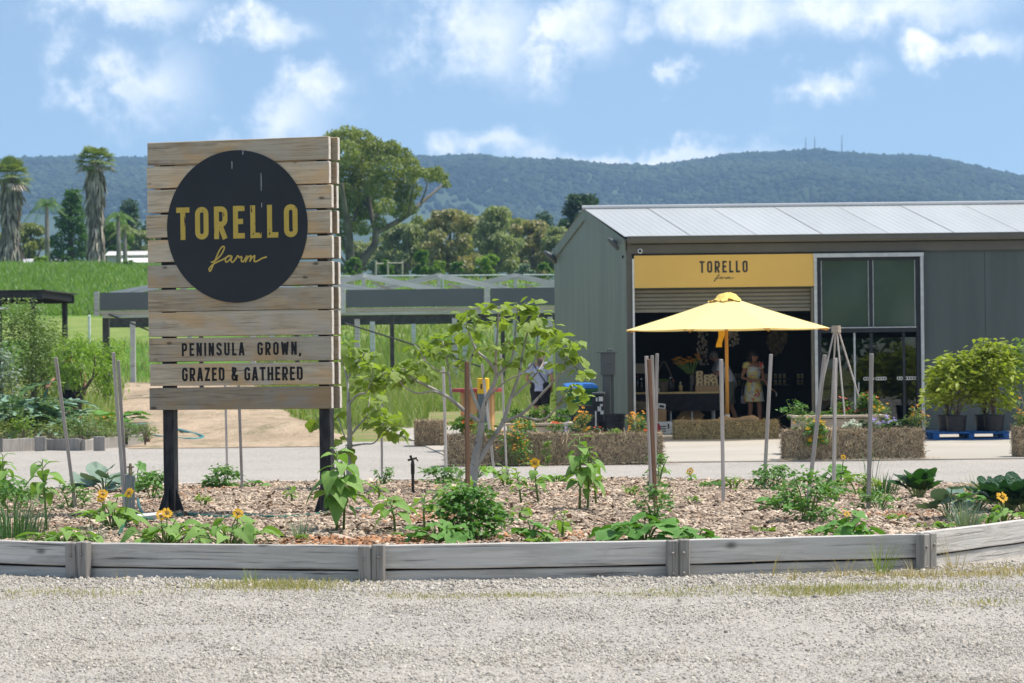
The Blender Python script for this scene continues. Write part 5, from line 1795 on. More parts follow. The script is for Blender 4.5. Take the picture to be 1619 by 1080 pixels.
def crate(x, y, z, w_, d_, h_, label, rz=0, mat='dark_plastic', group='black plastic crates by the bin'):
    t = T('plastic_crate', label, 'crate', (x, y, z), rz, group)
    bx('base', (0, 0, .01), (w_ - .02, d_ - .02, .02), MATS[mat], t, w=False)
    for s_ in (-1, 1):
        for k in range(4):
            zz = h_ * (k + .5) / 4
            bx('slat', (0, s_ * (d_ / 2 - .01), zz), (w_, .018, h_ / 4 - .018), MATS[mat], t, .003, w=False)
            bx('slat', (s_ * (w_ / 2 - .012), 0, zz), (.018, d_ - .045, h_ / 4 - .018), MATS[mat], t, .003, w=False)
    for a_ in (-1, 1):
        for b_ in (-1, 1):
            bx('corner', (a_ * (w_ / 2 - .006), b_ * (d_ / 2 - .006), h_ / 2), (.03, .03, h_ + .004), MATS[mat], t, w=False)
    return t


a = at(919, 672, 53.8)
for k in range(2):
    crate(a.x, 53.8, CZ + .29 * k + .07, .40, .35, .28, ['lower black plastic crate stacked in front of the green bin', 'upper black plastic crate stacked in front of the green bin'][k], R(2 + 3 * k))
bx_ = T('crate_riser', 'low dark timber riser beneath the black crates', 'riser', (a.x, 53.8, CZ))
bx('board', (0, 0, .034), (.44, .38, .066), MATS['dark_post'], bx_, w=False)
a = at(947, 655, 54.6)
ct = T('hand_trolley', 'upright black box trolley plastered with white labels beside the bin', 'trolley', (a.x, 54.6, CZ), R(-6))
MB().box((0, 0, .45), (.22, .3, .74), .015).build('box', MATS['dark_plastic'], ct, w=False)
MB().box((0, -.02, .845), (.24, .34, .045), .01).build('lid', MATS['meter_grey'], ct, w=False)
for (ox, oz, ww, hh) in ((.05, .74, .08, .09), (-.03, .73, .03, .07), (.02, .55, .07, .09), (.07, .48, .06, .07), (-.05, .36, .03, .3), (.06, .62, .05, .04)):
    bx('label_sticker', (ox, -.152, oz), (ww, .002, hh), MATS['white_paint'], ct, w=False)
for s_ in (-1, 1):
    MB().loft([(0, 0, -.02, .08, .08), (0, 0, .02, .08, .08)], 14, M=Matrix.Translation((s_ * .1, 0, .08)) @ Matrix.Rotation(R(90), 4, 'Y')).build('wheel', MATS['dark_plastic'], ct, w=False)

a, b = at(949, 558, 54.8), at(973, 593, 54.8)
mbx = T('meter_box', 'grey electrical meter box on a boxed steel post at the shed corner', 'meter box', ((a.x + b.x) / 2, 54.8, CZ))
zt_, zb_ = a.z - CZ, b.z - CZ
w_ = b.x - a.x
MB().box((0, 0, (zt_ + zb_) / 2), (w_, .2, zt_ - zb_), .008).build('cabinet', MATS['meter_grey'], mbx, w=False)
MB().box((-.02, 0, zt_ + .012), (w_ + .12, .26, .02), .003).build('cap', MATS['meter_grey'], mbx, w=False)
MB().box((-.03, .02, zb_ / 2), (.15, .14, zb_), .006).build('post', MATS['meter_grey'], mbx, w=False)
MB().box((.085, .06, zb_ / 2), (.06, .08, zb_), .004).build('conduit', MATS['meter_grey'], mbx, w=False)
MB().tube([(.0, 0, zt_ + .02), (.0, 0, zt_ + .06), (.08, 0, zt_ + .06), (.08, 0, zt_ + .02)], .022, 8).build('cable_gland', MATS['meter_grey'], mbx, w=False)
bx('lock', (.04, -.103, (zt_ + zb_) / 2), (.02, .006, .03), MATS['frame_dark'], mbx, w=False)

for i, (px, yy, rr_, n_, lb) in enumerate(((972, 53.6, .19, 3, 'nested black nursery tubs behind the right hay bale of the row'), (955, 54.0, .13, 1, 'tall black tub left of the nested nursery tubs'))):
    a = at(px, 680, yy)
    t = T('black_tub', lb, 'tub', (a.x, yy, CZ), 0, 'black tubs by the shed corner')
    for k in range(n_):
        z0 = .07 * k + .002
        MB().loft([(0, 0, z0, rr_ * .82, rr_ * .82), (0, 0, z0 + .30, rr_, rr_), (0, 0, z0 + .305, rr_ + .015, rr_ + .015), (0, 0, z0 + .325, rr_ + .015, rr_ + .015), (0, 0, z0 + .325, rr_ - .01, rr_ - .01), (0, 0, z0 + .25, rr_ - .03, rr_ - .03)], 20).build('tub', MATS['dark_plastic'], t, w=False)

# ------------------------------------------------------------------ blue pallet with potted shrubs
PLY = 50.2
a, b = at(1476, 697, PLY), at(1597, 697, PLY)
pl = T('blue_pallet', 'blue painted timber pallet carrying black pots by the shed wall', 'pallet', ((a.x + b.x) / 2, PLY, CZ))
wp, dp = b.x - a.x, 1.15
for k in range(3):
    for q in range(3):
        bx('block', ((q - 1) * (wp / 2 - .06), .06 + k * (dp / 2 - .06), .065), (.1, .1, .075), MATS['blue_wood'], pl, w=False)
for k in range(3):
    bx('runner', (0, .06 + k * (dp / 2 - .06), .013), (wp, .1, .022), MATS['blue_wood'], pl, w=False)
for k in range(3):
    bx('stringer', (0, .06 + k * (dp / 2 - .06), .113), (wp, .09, .018), MATS['blue_wood'], pl, w=False)
for k in range(6):
    bx('deck_board', (-wp / 2 + (k + .5) * wp / 6, dp / 2, .133), (wp / 6 - .02, dp, .02), MATS['blue_wood'], pl, .002, w=False)
ZP = CZ + .144
POTS = []
for i, (px, yy, lb) in enumerate(((1512, 50.4, 'black nursery pot at the front left of the blue pallet'), (1572, 50.4, 'black nursery pot at the front right of the blue pallet'), (1499, 51.0, 'black nursery pot behind the front left one on the pallet'), (1558, 51.0, 'black nursery pot behind the front right one on the pallet'))):
    a = at(px, 683, yy)
    r0 = .185
    t = T('nursery_pot', lb, 'pot', (a.x, yy, ZP), 0, 'black pots on the blue pallet')
    MB().loft([(0, 0, 0, r0 * .86, r0 * .86), (0, 0, .26, r0, r0), (0, 0, .262, r0 + .012, r0 + .012), (0, 0, .285, r0 + .012, r0 + .012), (0, 0, .285, r0 - .01, r0 - .01), (0, 0, .24, r0 - .015, r0 - .015)], 24).build('pot', MATS['dark_plastic'], t, w=False)
    MB().loft([(0, 0, .235, r0 - .012, r0 - .012), (0, 0, .245, .05, .05)], 20).build('soil', MATS['soil'], t, w=False)
    POTS.append(Vector((a.x, yy, ZP + .24)))
a = at(1612, 683, 50.6)
t = T('nursery_pot', 'black nursery pot cut by the right edge beside the pallet', 'pot', (a.x + .14, 50.6, CZ + .14), 0, 'black pots at the right edge')
MB().loft([(0, 0, 0, .16, .16), (0, 0, .26, .185, .185), (0, 0, .262, .197, .197), (0, 0, .285, .197, .197), (0, 0, .285, .17, .17), (0, 0, .24, .165, .165)], 24).build('pot', MATS['dark_plastic'], t, w=False)
POTS.append(Vector((a.x + .14, 50.6, CZ + .38)))
t = T('blue_pallet', 'second blue pallet just entering at the right edge', 'pallet', (a.x + .55, 50.2, CZ))
for k in range(3):
    bx('runner', (0, .06 + k * .5, .013), (1.1, .1, .022), MATS['blue_wood'], t, w=False)
    for q in range(3):
        bx('block', ((q - 1) * .49, .06 + k * .5, .065), (.1, .1, .075), MATS['blue_wood'], t, w=False)
for k in range(5):
    bx('deck_board', (-.55 + (k + .5) * .22, .56, .117), (.19, 1.1, .02), MATS['blue_wood'], t, w=False)

# ------------------------------------------------------------------ the shop counter and what stands on it
KY = 57.5
a, b = at(1004, 620, KY), at(1137, 620, KY)
ck = T('shop_counter', 'long trestle counter with honey timber top and black cloth front', 'counter', ((a.x + b.x) / 2, KY, CZ))
zc = (a.z + b.z) / 2 - CZ
x0, x1 = a.x - ORG[ck.name].x, b.x - ORG[ck.name].x
bx('top', ((x0 + x1) / 2, .35, zc - .015), (x1 - x0, .75, .035), MATS['counter_top'], ck, w=False)
bx('front_cloth', ((x0 + x1) / 2, -.012, zc - .21), (x1 - x0 + .01, .02, .35), MATS['black_cloth'], ck, w=False)
for xx in (x0 + .1, x0 + .72, x1 - .55, x1 - .1):
    for yy in (.05, .65):
        MB().tube([(xx, yy, 0), (xx, yy, zc - .035)], .016, 8).build('leg', MATS['galv'], ck, w=False)
ZK = CZ + zc + .003


def kp(px, y=KY + .25):
    q = at(px, 618, y)
    return Vector((q.x, y, ZK))


# flowers in a dark vase, baskets, bottles, egg cartons
p = kp(1094)
va_ = T('flower_vase', 'dark vase with a fan of orange lilies on the counter', 'vase', p)
MB().loft([(0, 0, 0, .09, .09), (0, 0, .35, .10, .10), (0, 0, .36, .085, .085), (0, 0, .3, .08, .08)], 16).build('vase', MATS['bottle_dark'], va_, w=False)
st_, fl_ = MB(), MB()
rr = random.Random(4)
for k in range(26):
    th_ = rr.uniform(-.9, .35); ph = rr.uniform(-.4, .4)
    L = rr.uniform(.32, .55)
    q = Vector((math.sin(th_) * L, ph * .3, .33 + math.cos(th_) * L * .78))
    st_.tube([(0, 0, .25), (q.x * .5, q.y * .5, .25 + (q.z - .25) * .6), q], .006, 4)
    for m_ in range(6):
        an = m_ * 1.047 + rr.uniform(0, 1)
        d = Vector((math.cos(an), math.sin(an) * .8, .7)) * .055
        n_ = Vector((-math.sin(an), math.cos(an), 0)) * .022
        fl_.add([q, q + d * .6 + n_, q + d * 1.2, q + d * .6 - n_], [(0, 1, 2, 3)])
st_.build('stems', MATS['stalk'], va_, w=False)
fl_.build('flowers', MATS['petal_orange'], va_, w=False)['kind'] = 'stuff'
eb = bx('egg_tray_box', kp(1110, KY + .2) + Vector((.1, 0, .06)), (.5, .4, .12), MATS['card'], None, .006)
tag(eb, 'shallow brown cardboard tray carrying the egg cartons', 'box')
k = 0
ecn = {(0, 0): 'bottom left', (1, 0): 'bottom middle', (2, 0): 'bottom right', (0, 1): 'second-row left', (1, 1): 'second-row middle', (2, 1): 'second-row right', (0, 2): 'third-row left', (1, 2): 'third-row middle', (2, 2): 'tilted right', (0, 3): 'topmost'}
for (i, j), nm in ecn.items():
    c_ = kp(1103, KY + .2) + Vector((.03 + .155 * i, 0, .122 + j * .075 + .0))
    o = MB().add([(-.07, -.13, 0), (.07, -.13, 0), (.07, .13, 0), (-.07, .13, 0), (-.062, -.12, .07), (.062, -.12, .07), (.062, .12, .07), (-.062, .12, .07), (-.066, -.126, .035), (.066, -.126, .035), (.066, .126, .035), (-.066, .126, .035)],
                 [(3, 2, 1, 0), (4, 5, 6, 7), (0, 1, 9, 8), (8, 9, 5, 4), (1, 2, 10, 9), (9, 10, 6, 5), (2, 3, 11, 10), (10, 11, 7, 6), (3, 0, 8, 11), (11, 8, 4, 7)]).build('carton', MATS['egg_card'], None, w=False)
    t = T('egg_carton', '%s carton in the stack of egg cartons on the counter' % nm, 'egg carton', c_, R(rr.uniform(-6, 6)), 'egg cartons on the counter')
    o.parent = t
    o.name = 'shell'
    bx('label_mark', (0, -.131, .03), (.05, .002, .025), MATS['shoe_brown'], t, w=False)
    if (i, j) == (2, 2):
        t.rotation_euler = (0, R(25), R(10)); t.location.x -= .06
for i, (px, h_, r_, mt, lb) in enumerate(((1008, .34, .035, 'bottle_dark', 'dark bottle at the left end of the counter by the door jamb'), (1014, .28, .045, 'bottle_dark', 'squat dark bottle second from the left end of the counter'), (1030, .3, .03, 'card', 'slim brown bottle behind the stake bundle on the counter'),
                                         (1060, .3, .04, 'bottle_dark', 'tall black bottle right of the basket on the counter'), (1064, .24, .03, 'bottle_dark', 'slim black bottle right of the tall black one'), (1076, .2, .04, 'glass_jar', 'amber jar left of the vase on the counter'))):
    p = kp(px, KY + .15 + .05 * (i % 3))
    t = T('bottle', lb, 'bottle', p, 0, 'bottles on the counter')
    MB().loft([(0, 0, 0, r_, r_), (0, 0, h_ * .6, r_, r_), (0, 0, h_ * .75, r_ * .4, r_ * .4), (0, 0, h_ * .93, r_ * .4, r_ * .4)], 12).build('glass', MATS[mt], t, smooth=True, w=False)
    MB().loft([(0, 0, h_ * .93, r_ * .46, r_ * .46), (0, 0, h_, r_ * .46, r_ * .46)], 10).build('cap', MATS['white_paint' if i % 2 else 'red_print'], t, w=False)
p = kp(1050, KY + .3)
bs = T('wicker_basket', 'dark wicker basket with tall arched handle on the counter', 'basket', p)
MB().loft([(0, 0, 0, .15, .12), (0, 0, .2, .22, .16), (0, 0, .22, .225, .165), (0, 0, .2, .2, .14), (0, 0, .06, .15, .11)], 20).build('bowl', MATS['bark_brown'], bs, w=False)
MB().tube(catmull([(-.2, 0, .2), (-.1, 0, .45), (0, 0, .62), (.1, 0, .45), (.2, 0, .2)], 4), .012, 6).build('handle', MATS['bark_brown'], bs, w=False)
for q in range(5):
    tag(O('lemon', ico(.06, q)[0] is not None and mesh_np('lemon', *ico(.05, q)), MATS['lime_leaf'], None, loc=p + Vector((-.1 + .05 * q, -.03 + .03 * (q % 2), .235)), scl=.035, smooth=True), 'green fruit, number %s from the left in the wicker basket' % ['one', 'two', 'three', 'four', 'five'][q], 'fruit', 'fruit in the basket')
bxs = bx('display_card', kp(1011, KY + .4) + Vector((0, 0, .48)), (.26, .02, .2), MATS['shutter_steel'], None)
tag(bxs, 'pale envelope-shaped display card standing by the left door jamb', 'card')
MB().tube([(-.0, .0, -.48), (0, 0, -.1)], .012, 6).build('stand', MATS['frame_dark'], bxs, w=False)
bxs.location = (0, 0, 0)
p = kp(1130, KY + .2)
t = T('paper_cup', 'white takeaway cup at the right end of the counter', 'cup', p + Vector((-.04, 0, 0)))
MB().loft([(0, 0, 0, .028, .028), (0, 0, .1, .038, .038)], 14).build('cup', MATS['white_paint'], t, w=False)
MB().loft([(0, 0, .1, .041, .041), (0, 0, .115, .038, .038)], 14).build('lid', MATS['dark_plastic'], t, w=False)
t = T('paper_bowl', 'small white bowl behind the stake bundle on the counter', 'bowl', kp(1040))
MB().loft([(0, 0, 0, .05, .05), (0, 0, .075, .075, .075), (0, 0, .07, .068, .068), (0, 0, .02, .045, .045)], 16).build('bowl', MATS['white_paint'], t, w=False)

# boxes under the counter
def carton(px, pyb, y, w_, d_, h_, label, mat='card', rz=0.0, rx=0.0, z=CZ, red=False):
    q = at(px, pyb, y)
    t = T('cardboard_box', label, 'box', (q.x, y, z), rz, 'boxes under the counter')
    b_ = bx('carton', (0, 0, h_ / 2), (w_, d_, h_), MATS[mat], t, .004, w=False)
    if red:
        MB().loft([(0, 0, 0, .085, .105), (0, 0, .002, .085, .105)], 16, M=Matrix.Translation((-w_ / 2 + .1, -d_ / 2 - .001, h_ / 2)) @ Matrix.Rotation(R(90), 4, 'X')).build('printed_fruit', MATS['red_print'], t, w=False)
        bx('hand_hole', (w_ / 2 - .08, -d_ / 2 - .0015, h_ * .62), (.03, .003, .1), MATS['frame_dark'], t, w=False)
        for q_ in range(3):
            bx('print_line', (w_ * .05, -d_ / 2 - .0015, h_ * (.2 + .2 * q_)), (.12, .002, .025), MATS['meter_grey'], t, w=False)
    else:
        bx('tape', (0, 0, h_ + .0015), (w_ + .002, .05, .003), MATS['hessian'], t, w=False)
    t.rotation_euler = (0, rx, rz)
    return t


carton(1046, 689, 56.9, .42, .35, .24, 'white fruit box with red apple print below the counter', 'white_paint', red=True)
carton(1042, 668, 56.95, .28, .3, .24, 'brown carton stacked on the white fruit box', z=CZ + .245)
carton(1071, 689, 56.9, .16, .35, .24, 'narrow white fruit box peeping out left of the bench bale', 'white_paint', red=True)
q = carton(1082, 689, 57.9, .42, .3, .4, 'brown carton leaning on its edge beneath the counter', rx=R(38))
q.location.z += .16
p = at(1046, 655, 56.85)
o = MB().box((0, 0, 0), (.16, .1, .11), .01).build('label_printer', MATS['white_paint'], w=False)
bx('slot', (0, -.051, 0), (.1, .004, .05), MATS['frame_dark'], o, w=False)
o.location = (p.x, 56.95, CZ + .245 + .245 + .055); o.rotation_euler = (0, R(8), R(10))
tag(o, 'small white boxy device on the brown carton under the counter', 'device')
p = at(1013, 645, 56.6)
t = T('flower_bucket', 'dark bucket of dried pale flowers by the left door jamb', 'bucket', (p.x, 56.6, CZ))
MB().loft([(0, 0, 0, .11, .11), (0, 0, .42, .13, .13), (0, 0, .40, .12, .12)], 16).build('bucket', MATS['bin_green'], t, w=False)
mb = MB()
for k in range(160):
    an, r_ = rr.uniform(0, 6.28), rr.uniform(0, .2)
    q = Vector((math.cos(an) * r_, math.sin(an) * r_, .5 + rr.uniform(-.03, .12)))
    mb.add([q, q + Vector((.025, .01, .02)), q + Vector((.0, 0, .05)), q + Vector((-.025, -.01, .02))], [(0, 1, 2, 3)])
mb.build('dried_heads', MATS['dry_flower'], t, w=False)['kind'] = 'stuff'

# hanging garlic and dried bunches
for i, (px, py0, py1, n_, mt, lb) in enumerate(((1109, 505, 576, 90, 'garlic', 'long braid of garlic hanging left of the umbrella pole'), (1159, 505, 547, 60, 'garlic', 'short braid of garlic hanging right of the umbrella pole'), (1226, 505, 556, 160, 'dry_flower', 'dark bunch of dried herbs hanging at the right of the shop'))):
    a, b = at(px, py0 - 40, 58.9), at(px + 3, py1, 58.9)
    t = T('hanging_bunch', lb, 'hanging bunch', (a.x, 58.9, b.z))
    MB().tube([(a.x, 58.9, 3.53), (b.x, 58.9, b.z + .1)], .008, 5).build('cord', MATS['hessian'], t)
    mb = MB()
    zt3 = at(px, py0, 58.9).z
    for k in range(n_):
        z = rr.uniform(b.z, zt3); wd_ = (.11 if mt == 'garlic' else .2 * math.sin(math.pi * min(1, (zt3 - z) / (zt3 - b.z + .01))) + .03)
        c_ = Vector((a.x + rr.uniform(-wd_, wd_), 58.85 + rr.uniform(-.08, .05), z))
        if mt == 'garlic':
            mb.loft([(c_.x, c_.y, c_.z - .025, .01, .01), (c_.x, c_.y, c_.z, .028, .028), (c_.x, c_.y, c_.z + .03, .008, .008)], 6)
        else:
            mb.add([c_, c_ + Vector((.04, .02, -.03)), c_ + Vector((.01, 0, -.12)), c_ + Vector((-.03, -.02, -.05))], [(0, 1, 2, 3)])
    mb.build('bulbs' if mt == 'garlic' else 'sprigs', MATS[mt], t)['kind'] = 'stuff'
# jar shelf on the back wall
sf = T('jar_shelf', 'dark two-tier shelf along the back wall of the shop', 'shelf', (at(1190, 608, 60.4).x, 60.4, CZ))
for py in (597, 607):
    z = at(1190, py + 1.5, 60.4).z
    bx('board', ((at(1155, 600, 60.4).x + 5.9) / 2, 60.4, z - .015), (5.9 - at(1155, 600, 60.4).x, .25, .03), MATS['dark_post'], sf)
bx('cabinet', ((at(1155, 600, 60.4).x + 5.9) / 2, 60.42, (at(1190, 610, 60.4).z - .05 + CZ) / 2), (5.9 - at(1155, 600, 60.4).x, .3, at(1190, 610, 60.4).z - .05 - CZ), MATS['interior_black'], sf)
jn = 0
for row, py in enumerate((597, 607)):
    for ji, px in enumerate((1163, 1169, 1205, 1211, 1217, 1226, 1233, 1240, 1262, 1268)):
        z = at(px, py + 1.5, 60.35).z
        x = at(px, py, 60.35).x
        t = T('preserve_jar', '%s preserve jar from the left on the %s tier of the back-wall shelf' % (['first', 'second', 'third', 'fourth', 'fifth', 'sixth', 'seventh', 'eighth', 'ninth', 'tenth'][ji], 'upper' if row == 0 else 'lower'), 'jar', (x, 60.35, z), 0, 'preserve jars on the %s tier' % ('upper' if row == 0 else 'lower'))
        MB().loft([(0, 0, 0, .032, .032), (0, 0, .075, .032, .032), (0, 0, .085, .026, .026)], 10).build('glass', MATS['glass_jar'], t, w=False)
        MB().loft([(0, 0, .085, .03, .03), (0, 0, .1, .03, .03)], 10).build('lid', MATS['galv'], t, w=False)

# ------------------------------------------------------------------ leaves
def fan_leaf(name, outline, c, droop=.25, fold=.15, wave=.04, seed=0, wf=6.0):
    """leaf as a fan with a mid ring: base at the origin, tip towards +Y"""
    n = len(outline)
    rr = random.Random(seed)
    v_, f_ = [], []

    def z(x, y):
        return fold * abs(x) - droop * y * y + wave * noise.noise(Vector((x * wf, y * wf, seed)))
    v_.append((c[0], c[1], z(*c) - .01))
    for k in (.52, 1.0):
        for (x, y) in outline:
            X, Y = c[0] + (x - c[0]) * k, c[1] + (y - c[1]) * k
            v_.append((X, Y, z(X, Y)))
    for i in range(n):
        j = (i + 1) % n
        f_.append((0, 1 + i, 1 + j))
        f_.append((1 + i, 1 + n + i, 1 + n + j, 1 + j))
    me = bpy.data.meshes.new(name)
    me.from_pydata(v_, [], f_)
    me.polygons.foreach_set('use_smooth', [True] * len(me.polygons))
    return me


def sym(pts):
    return [(x, y) for x, y in pts] + [(-x, y) for x, y in pts[::-1] if abs(x) > 1e-6]


def fig_outline(depth=.34):
    o = []
    for k in range(26):
        t = -90 + 360 * k / 26
        r = .50 * (1 - depth + depth * abs(math.cos(R(2.5 * (t - 90)))) ** .8)
        if abs(t + 90) < 8 or abs(t - 270) < 8:
            r = .44
        o.append((r * math.cos(R(t)), .46 + r * math.sin(R(t))))
    return o


def mat_mesh(me, m):
    me.materials.append(MATS[m])
    return me


HEART = sym([(0, 0), (.2, -.06), (.36, .06), (.40, .22), (.34, .42), (.25, .60), (.14, .80), (0, 1.0)])
OVAL = sym([(0, 0), (.13, .08), (.24, .28), (.25, .5), (.17, .75), (0, 1)])
LM = {
    'fig': [mat_mesh(fan_leaf('fig_leaf', fig_outline(d), (0, .4), .28, .12, .05, s), 'fig_leaf') for s, d in ((1, .34), (2, .28), (3, .15))],
    'sun': [mat_mesh(fan_leaf('sunflower_leaf', HEART, (0, .35), d, .16, .06, s), 'sunflower_leaf') for s, d in ((1, .45), (2, .3), (3, .6))],
    'pale': [mat_mesh(fan_leaf('pale_leaf', HEART, (0, .35), d, .16, .06, s), 'pale_leaf') for s, d in ((4, .4), (5, .25))],
    'squash': [mat_mesh(fan_leaf('squash_leaf', [((.5 + .05 * math.cos(R(5 * (t - 90)))) * math.cos(R(t)), .42 + (.5 + .06 * math.cos(R(5 * (t - 90))) - (.16 if abs(t + 90) < 12 else 0)) * math.sin(R(t))) for t in range(-90, 270, 15)], (0, .36), .22, .14, .10, s, 5), 'squash_leaf') for s in (1, 2, 3)],
    'chard': [mat_mesh(fan_leaf('chard_leaf', sym([(0, 0), (.10, .05), (.24, .22), (.32, .42), (.31, .66), (.22, .86), (.1, .97), (0, 1)]), (0, .5), .3, .05, .14, s, 9), 'chard_leaf') for s in (1, 2)],
    'chardd': [mat_mesh(fan_leaf('chard_leaf', sym([(0, 0), (.14, .05), (.30, .22), (.38, .42), (.36, .66), (.26, .86), (.1, .97), (0, 1)]), (0, .5), .25, .05, .18, s, 11), 'chard_dark') for s in (1, 2)],
    'cabbage': [mat_mesh(fan_leaf('cabbage_leaf', [(.5 * math.cos(R(t)), .48 + .5 * math.sin(R(t))) for t in range(-90, 270, 18)], (0, .45), -.35, .1, .09, s, 6), 'cabbage_leaf') for s in (1, 2)],
    'arti': [mat_mesh(fan_leaf('artichoke_leaf', sym([(0, 0), (.03, .06), (.12, .14), (.05, .2), (.17, .28), (.06, .36), (.19, .46), (.07, .52), (.18, .62), (.06, .68), (.14, .78), (.05, .84), (.07, .92), (0, 1)]), (0, .45), .45, .25, .03, s), 'artichoke_leaf') for s in (1, 2)],
}
SMALL = (np.array([(0, 0, 0), (.28, .38, .05), (0, 1, -.12), (-.28, .38, .05)]), np.array([(0, 1, 2), (0, 2, 3)]))
NARROW = (np.array([(0, 0, 0), (.13, .4, .03), (0, 1, -.15), (-.13, .4, .03)]), np.array([(0, 1, 2), (0, 2, 3)]))


def frame(az, pitch, roll=0.0):
    m3 = rots([az], [pitch], [roll])[0]
    return Matrix([[m3[i][j] for j in range(3)] for i in range(3)])


def put_leaf(kind, parent, pos, az, pitch, size, roll=0.0, rr=random):
    me = rr.choice(LM[kind])
    o = bpy.data.objects.new('leaf', me)
    COL.objects.link(o)
    o.parent = parent
    o.matrix_basis = Matrix.Translation(pos) @ (frame(az, pitch, roll) @ Matrix.Scale(size, 3)).to_4x4()
    return o


def small_leaves(n, pos, size, shape=SMALL, pitch=(-.4, .5), out=None):
    if out is not None:
        az = np.arctan2(out[:, 1], out[:, 0]) + RNG.normal(0, .7, n)
    else:
        az = RNG.uniform(0, 6.28, n)
    s = size * RNG.uniform(.6, 1.3, n)
    return scat(shape[0], shape[1], pos, rots(az, RNG.uniform(pitch[0], pitch[1], n), RNG.normal(0, .5, n)), np.stack([s, s, s], 1))


def foliage(name, vf, mat, parent):
    o = O(name, mesh_np(name, vf[0], vf[1]), MATS[mat], parent)
    o['kind'] = 'stuff'
    return o


GA = 2.39996


def bloom(parent, pos, face, size, petals='petal_yellow', name='flower'):
    """daisy-like head looking along face"""
    mb = MB()
    q = Vector(face).to_track_quat('Z', 'Y').to_matrix()
    n = 14
    for k in range(n):
        a = 2 * math.pi * k / n + random.uniform(-.1, .1)
        L = size * random.uniform(.85, 1.1)
        d = Vector((math.cos(a), math.sin(a), .12 * random.uniform(-1, 1.4)))
        s_ = Vector((-math.sin(a), math.cos(a), 0))
        P = [d * size * .3, d * L * .65 + s_ * size * .19, d * L, d * L * .65 - s_ * size * .19]
        mb.add([pos + q @ p for p in P], [(0, 1, 2, 3)])
    o = mb.build(name, MATS[petals], parent, w=False)
    MB().loft([(0, 0, -.02 * size, size * .27, size * .27), (0, 0, .1 * size, size * .22, size * .22), (0, 0, .16 * size, size * .1, size * .1)], 12, M=Matrix.Translation(pos) @ q.to_4x4()).build('flower_eye', MATS['flower_eye'], o, w=False)
    return o


def sunflower(px, py, h, label, n=11, size=.16, stems=1, kind='sun', flower=None, bare=.3, d=None, lean=0.0, seed=0, name='sunflower_plant', group='young sunflowers in the bed', fsize=.045):
    rr = random.Random(seed + px)
    p = mp(px, py)
    t = T(name, label, 'plant', p, rr.uniform(0, 6), group)
    for s_ in range(stems):
        hh = h * (1 - .18 * s_)
        off = Vector((.09 * s_ * rr.uniform(.6, 1), .07 * s_ * rr.uniform(-1, 1), 0))
        top = off + Vector((lean + rr.uniform(-.04, .04), rr.uniform(-.04, .04), hh))
        mb = MB()
        mb.tube([off + Vector((0, 0, -.05)), off.lerp(top, .5) + Vector((.01, 0, 0)), top], [.011, .009, .005], 6)
        a0 = rr.uniform(0, 6)
        n2 = int(n * 1.15)
        for k in range(n2):
            f = bare + (1 - bare) * (k + .5) / n2
            q = off.lerp(top, f)
            az = a0 + GA * k
            sz_ = size * (1.0 - .55 * max(0, (f - .55) / .45) ** 1.5) * rr.uniform(.75, 1.15) * (.7 if f < bare + .12 else 1)
            pl_ = sz_ * .42
            rise = (.45 if f < .85 else 1.0)
            e = q + Vector((math.cos(az) * pl_, math.sin(az) * pl_, pl_ * rise))
            mb.tube([q, q.lerp(e, .6) + Vector((0, 0, .01)), e], .0035, 4)
            put_leaf(kind, t, e, az + rr.uniform(-.3, .3), rr.uniform(-.55, .05) + (.6 if f > .9 else 0), sz_, rr.uniform(-.25, .25), rr)
        mb.build('stem', MATS['stalk'], t, w=False, smooth=True)
        if flower and s_ < flower:
            fz = Matrix.Rotation(-t.rotation_euler.z, 3, 'Z') @ Vector((rr.uniform(-.4, .3), -1, .45))
            bloom(t, top + Vector((0, 0, .03)), fz, fsize)
    return t


def squash(px, py, label, n=14, r=.3, size=.2, h=.2, kind='squash', flower=0, seed=0, name='squash_plant', group='low broad-leaved plants in the bed', fcol='petal_yellow', fsize=.05):
    rr = random.Random(seed + px)
    p = mp(px, py)
    t = T(name, label, 'plant', p, 0, group)
    mb = MB()
    h *= 1.2
    n = int(n * 1.2)
    for k in range(n):
        az = GA * k + rr.uniform(-.3, .3)
        q = r * math.sqrt((k + .6) / n)
        z = h * (1.15 - .7 * q / r) * rr.uniform(.75, 1.15)
        e = Vector((math.cos(az) * q, math.sin(az) * q * .8, z))
        mb.tube([(0, 0, -.02), e * .5 + Vector((0, 0, z * .25)), e], .005, 5)
        put_leaf(kind, t, e - Vector((math.cos(az), math.sin(az), 0)) * size * .2, az, rr.uniform(-.6, .35), size * rr.uniform(.6, 1.1), rr.uniform(-.5, .5), rr)
    mb.build('stem', MATS['stalk'], t, w=False)
    for k in range(flower):
        q = Vector((rr.uniform(-.6, .6) * r, -.3 * r, h * rr.uniform(1.0, 1.35)))
        MB().tube([(q.x * .6, q.y, .02), q], .005, 5).build('flower_stalk', MATS['stalk'], t, w=False)
        bloom(t, q + Vector((0, 0, .01)), (rr.uniform(-.4, .4), -1, .6), fsize, fcol)
    return t


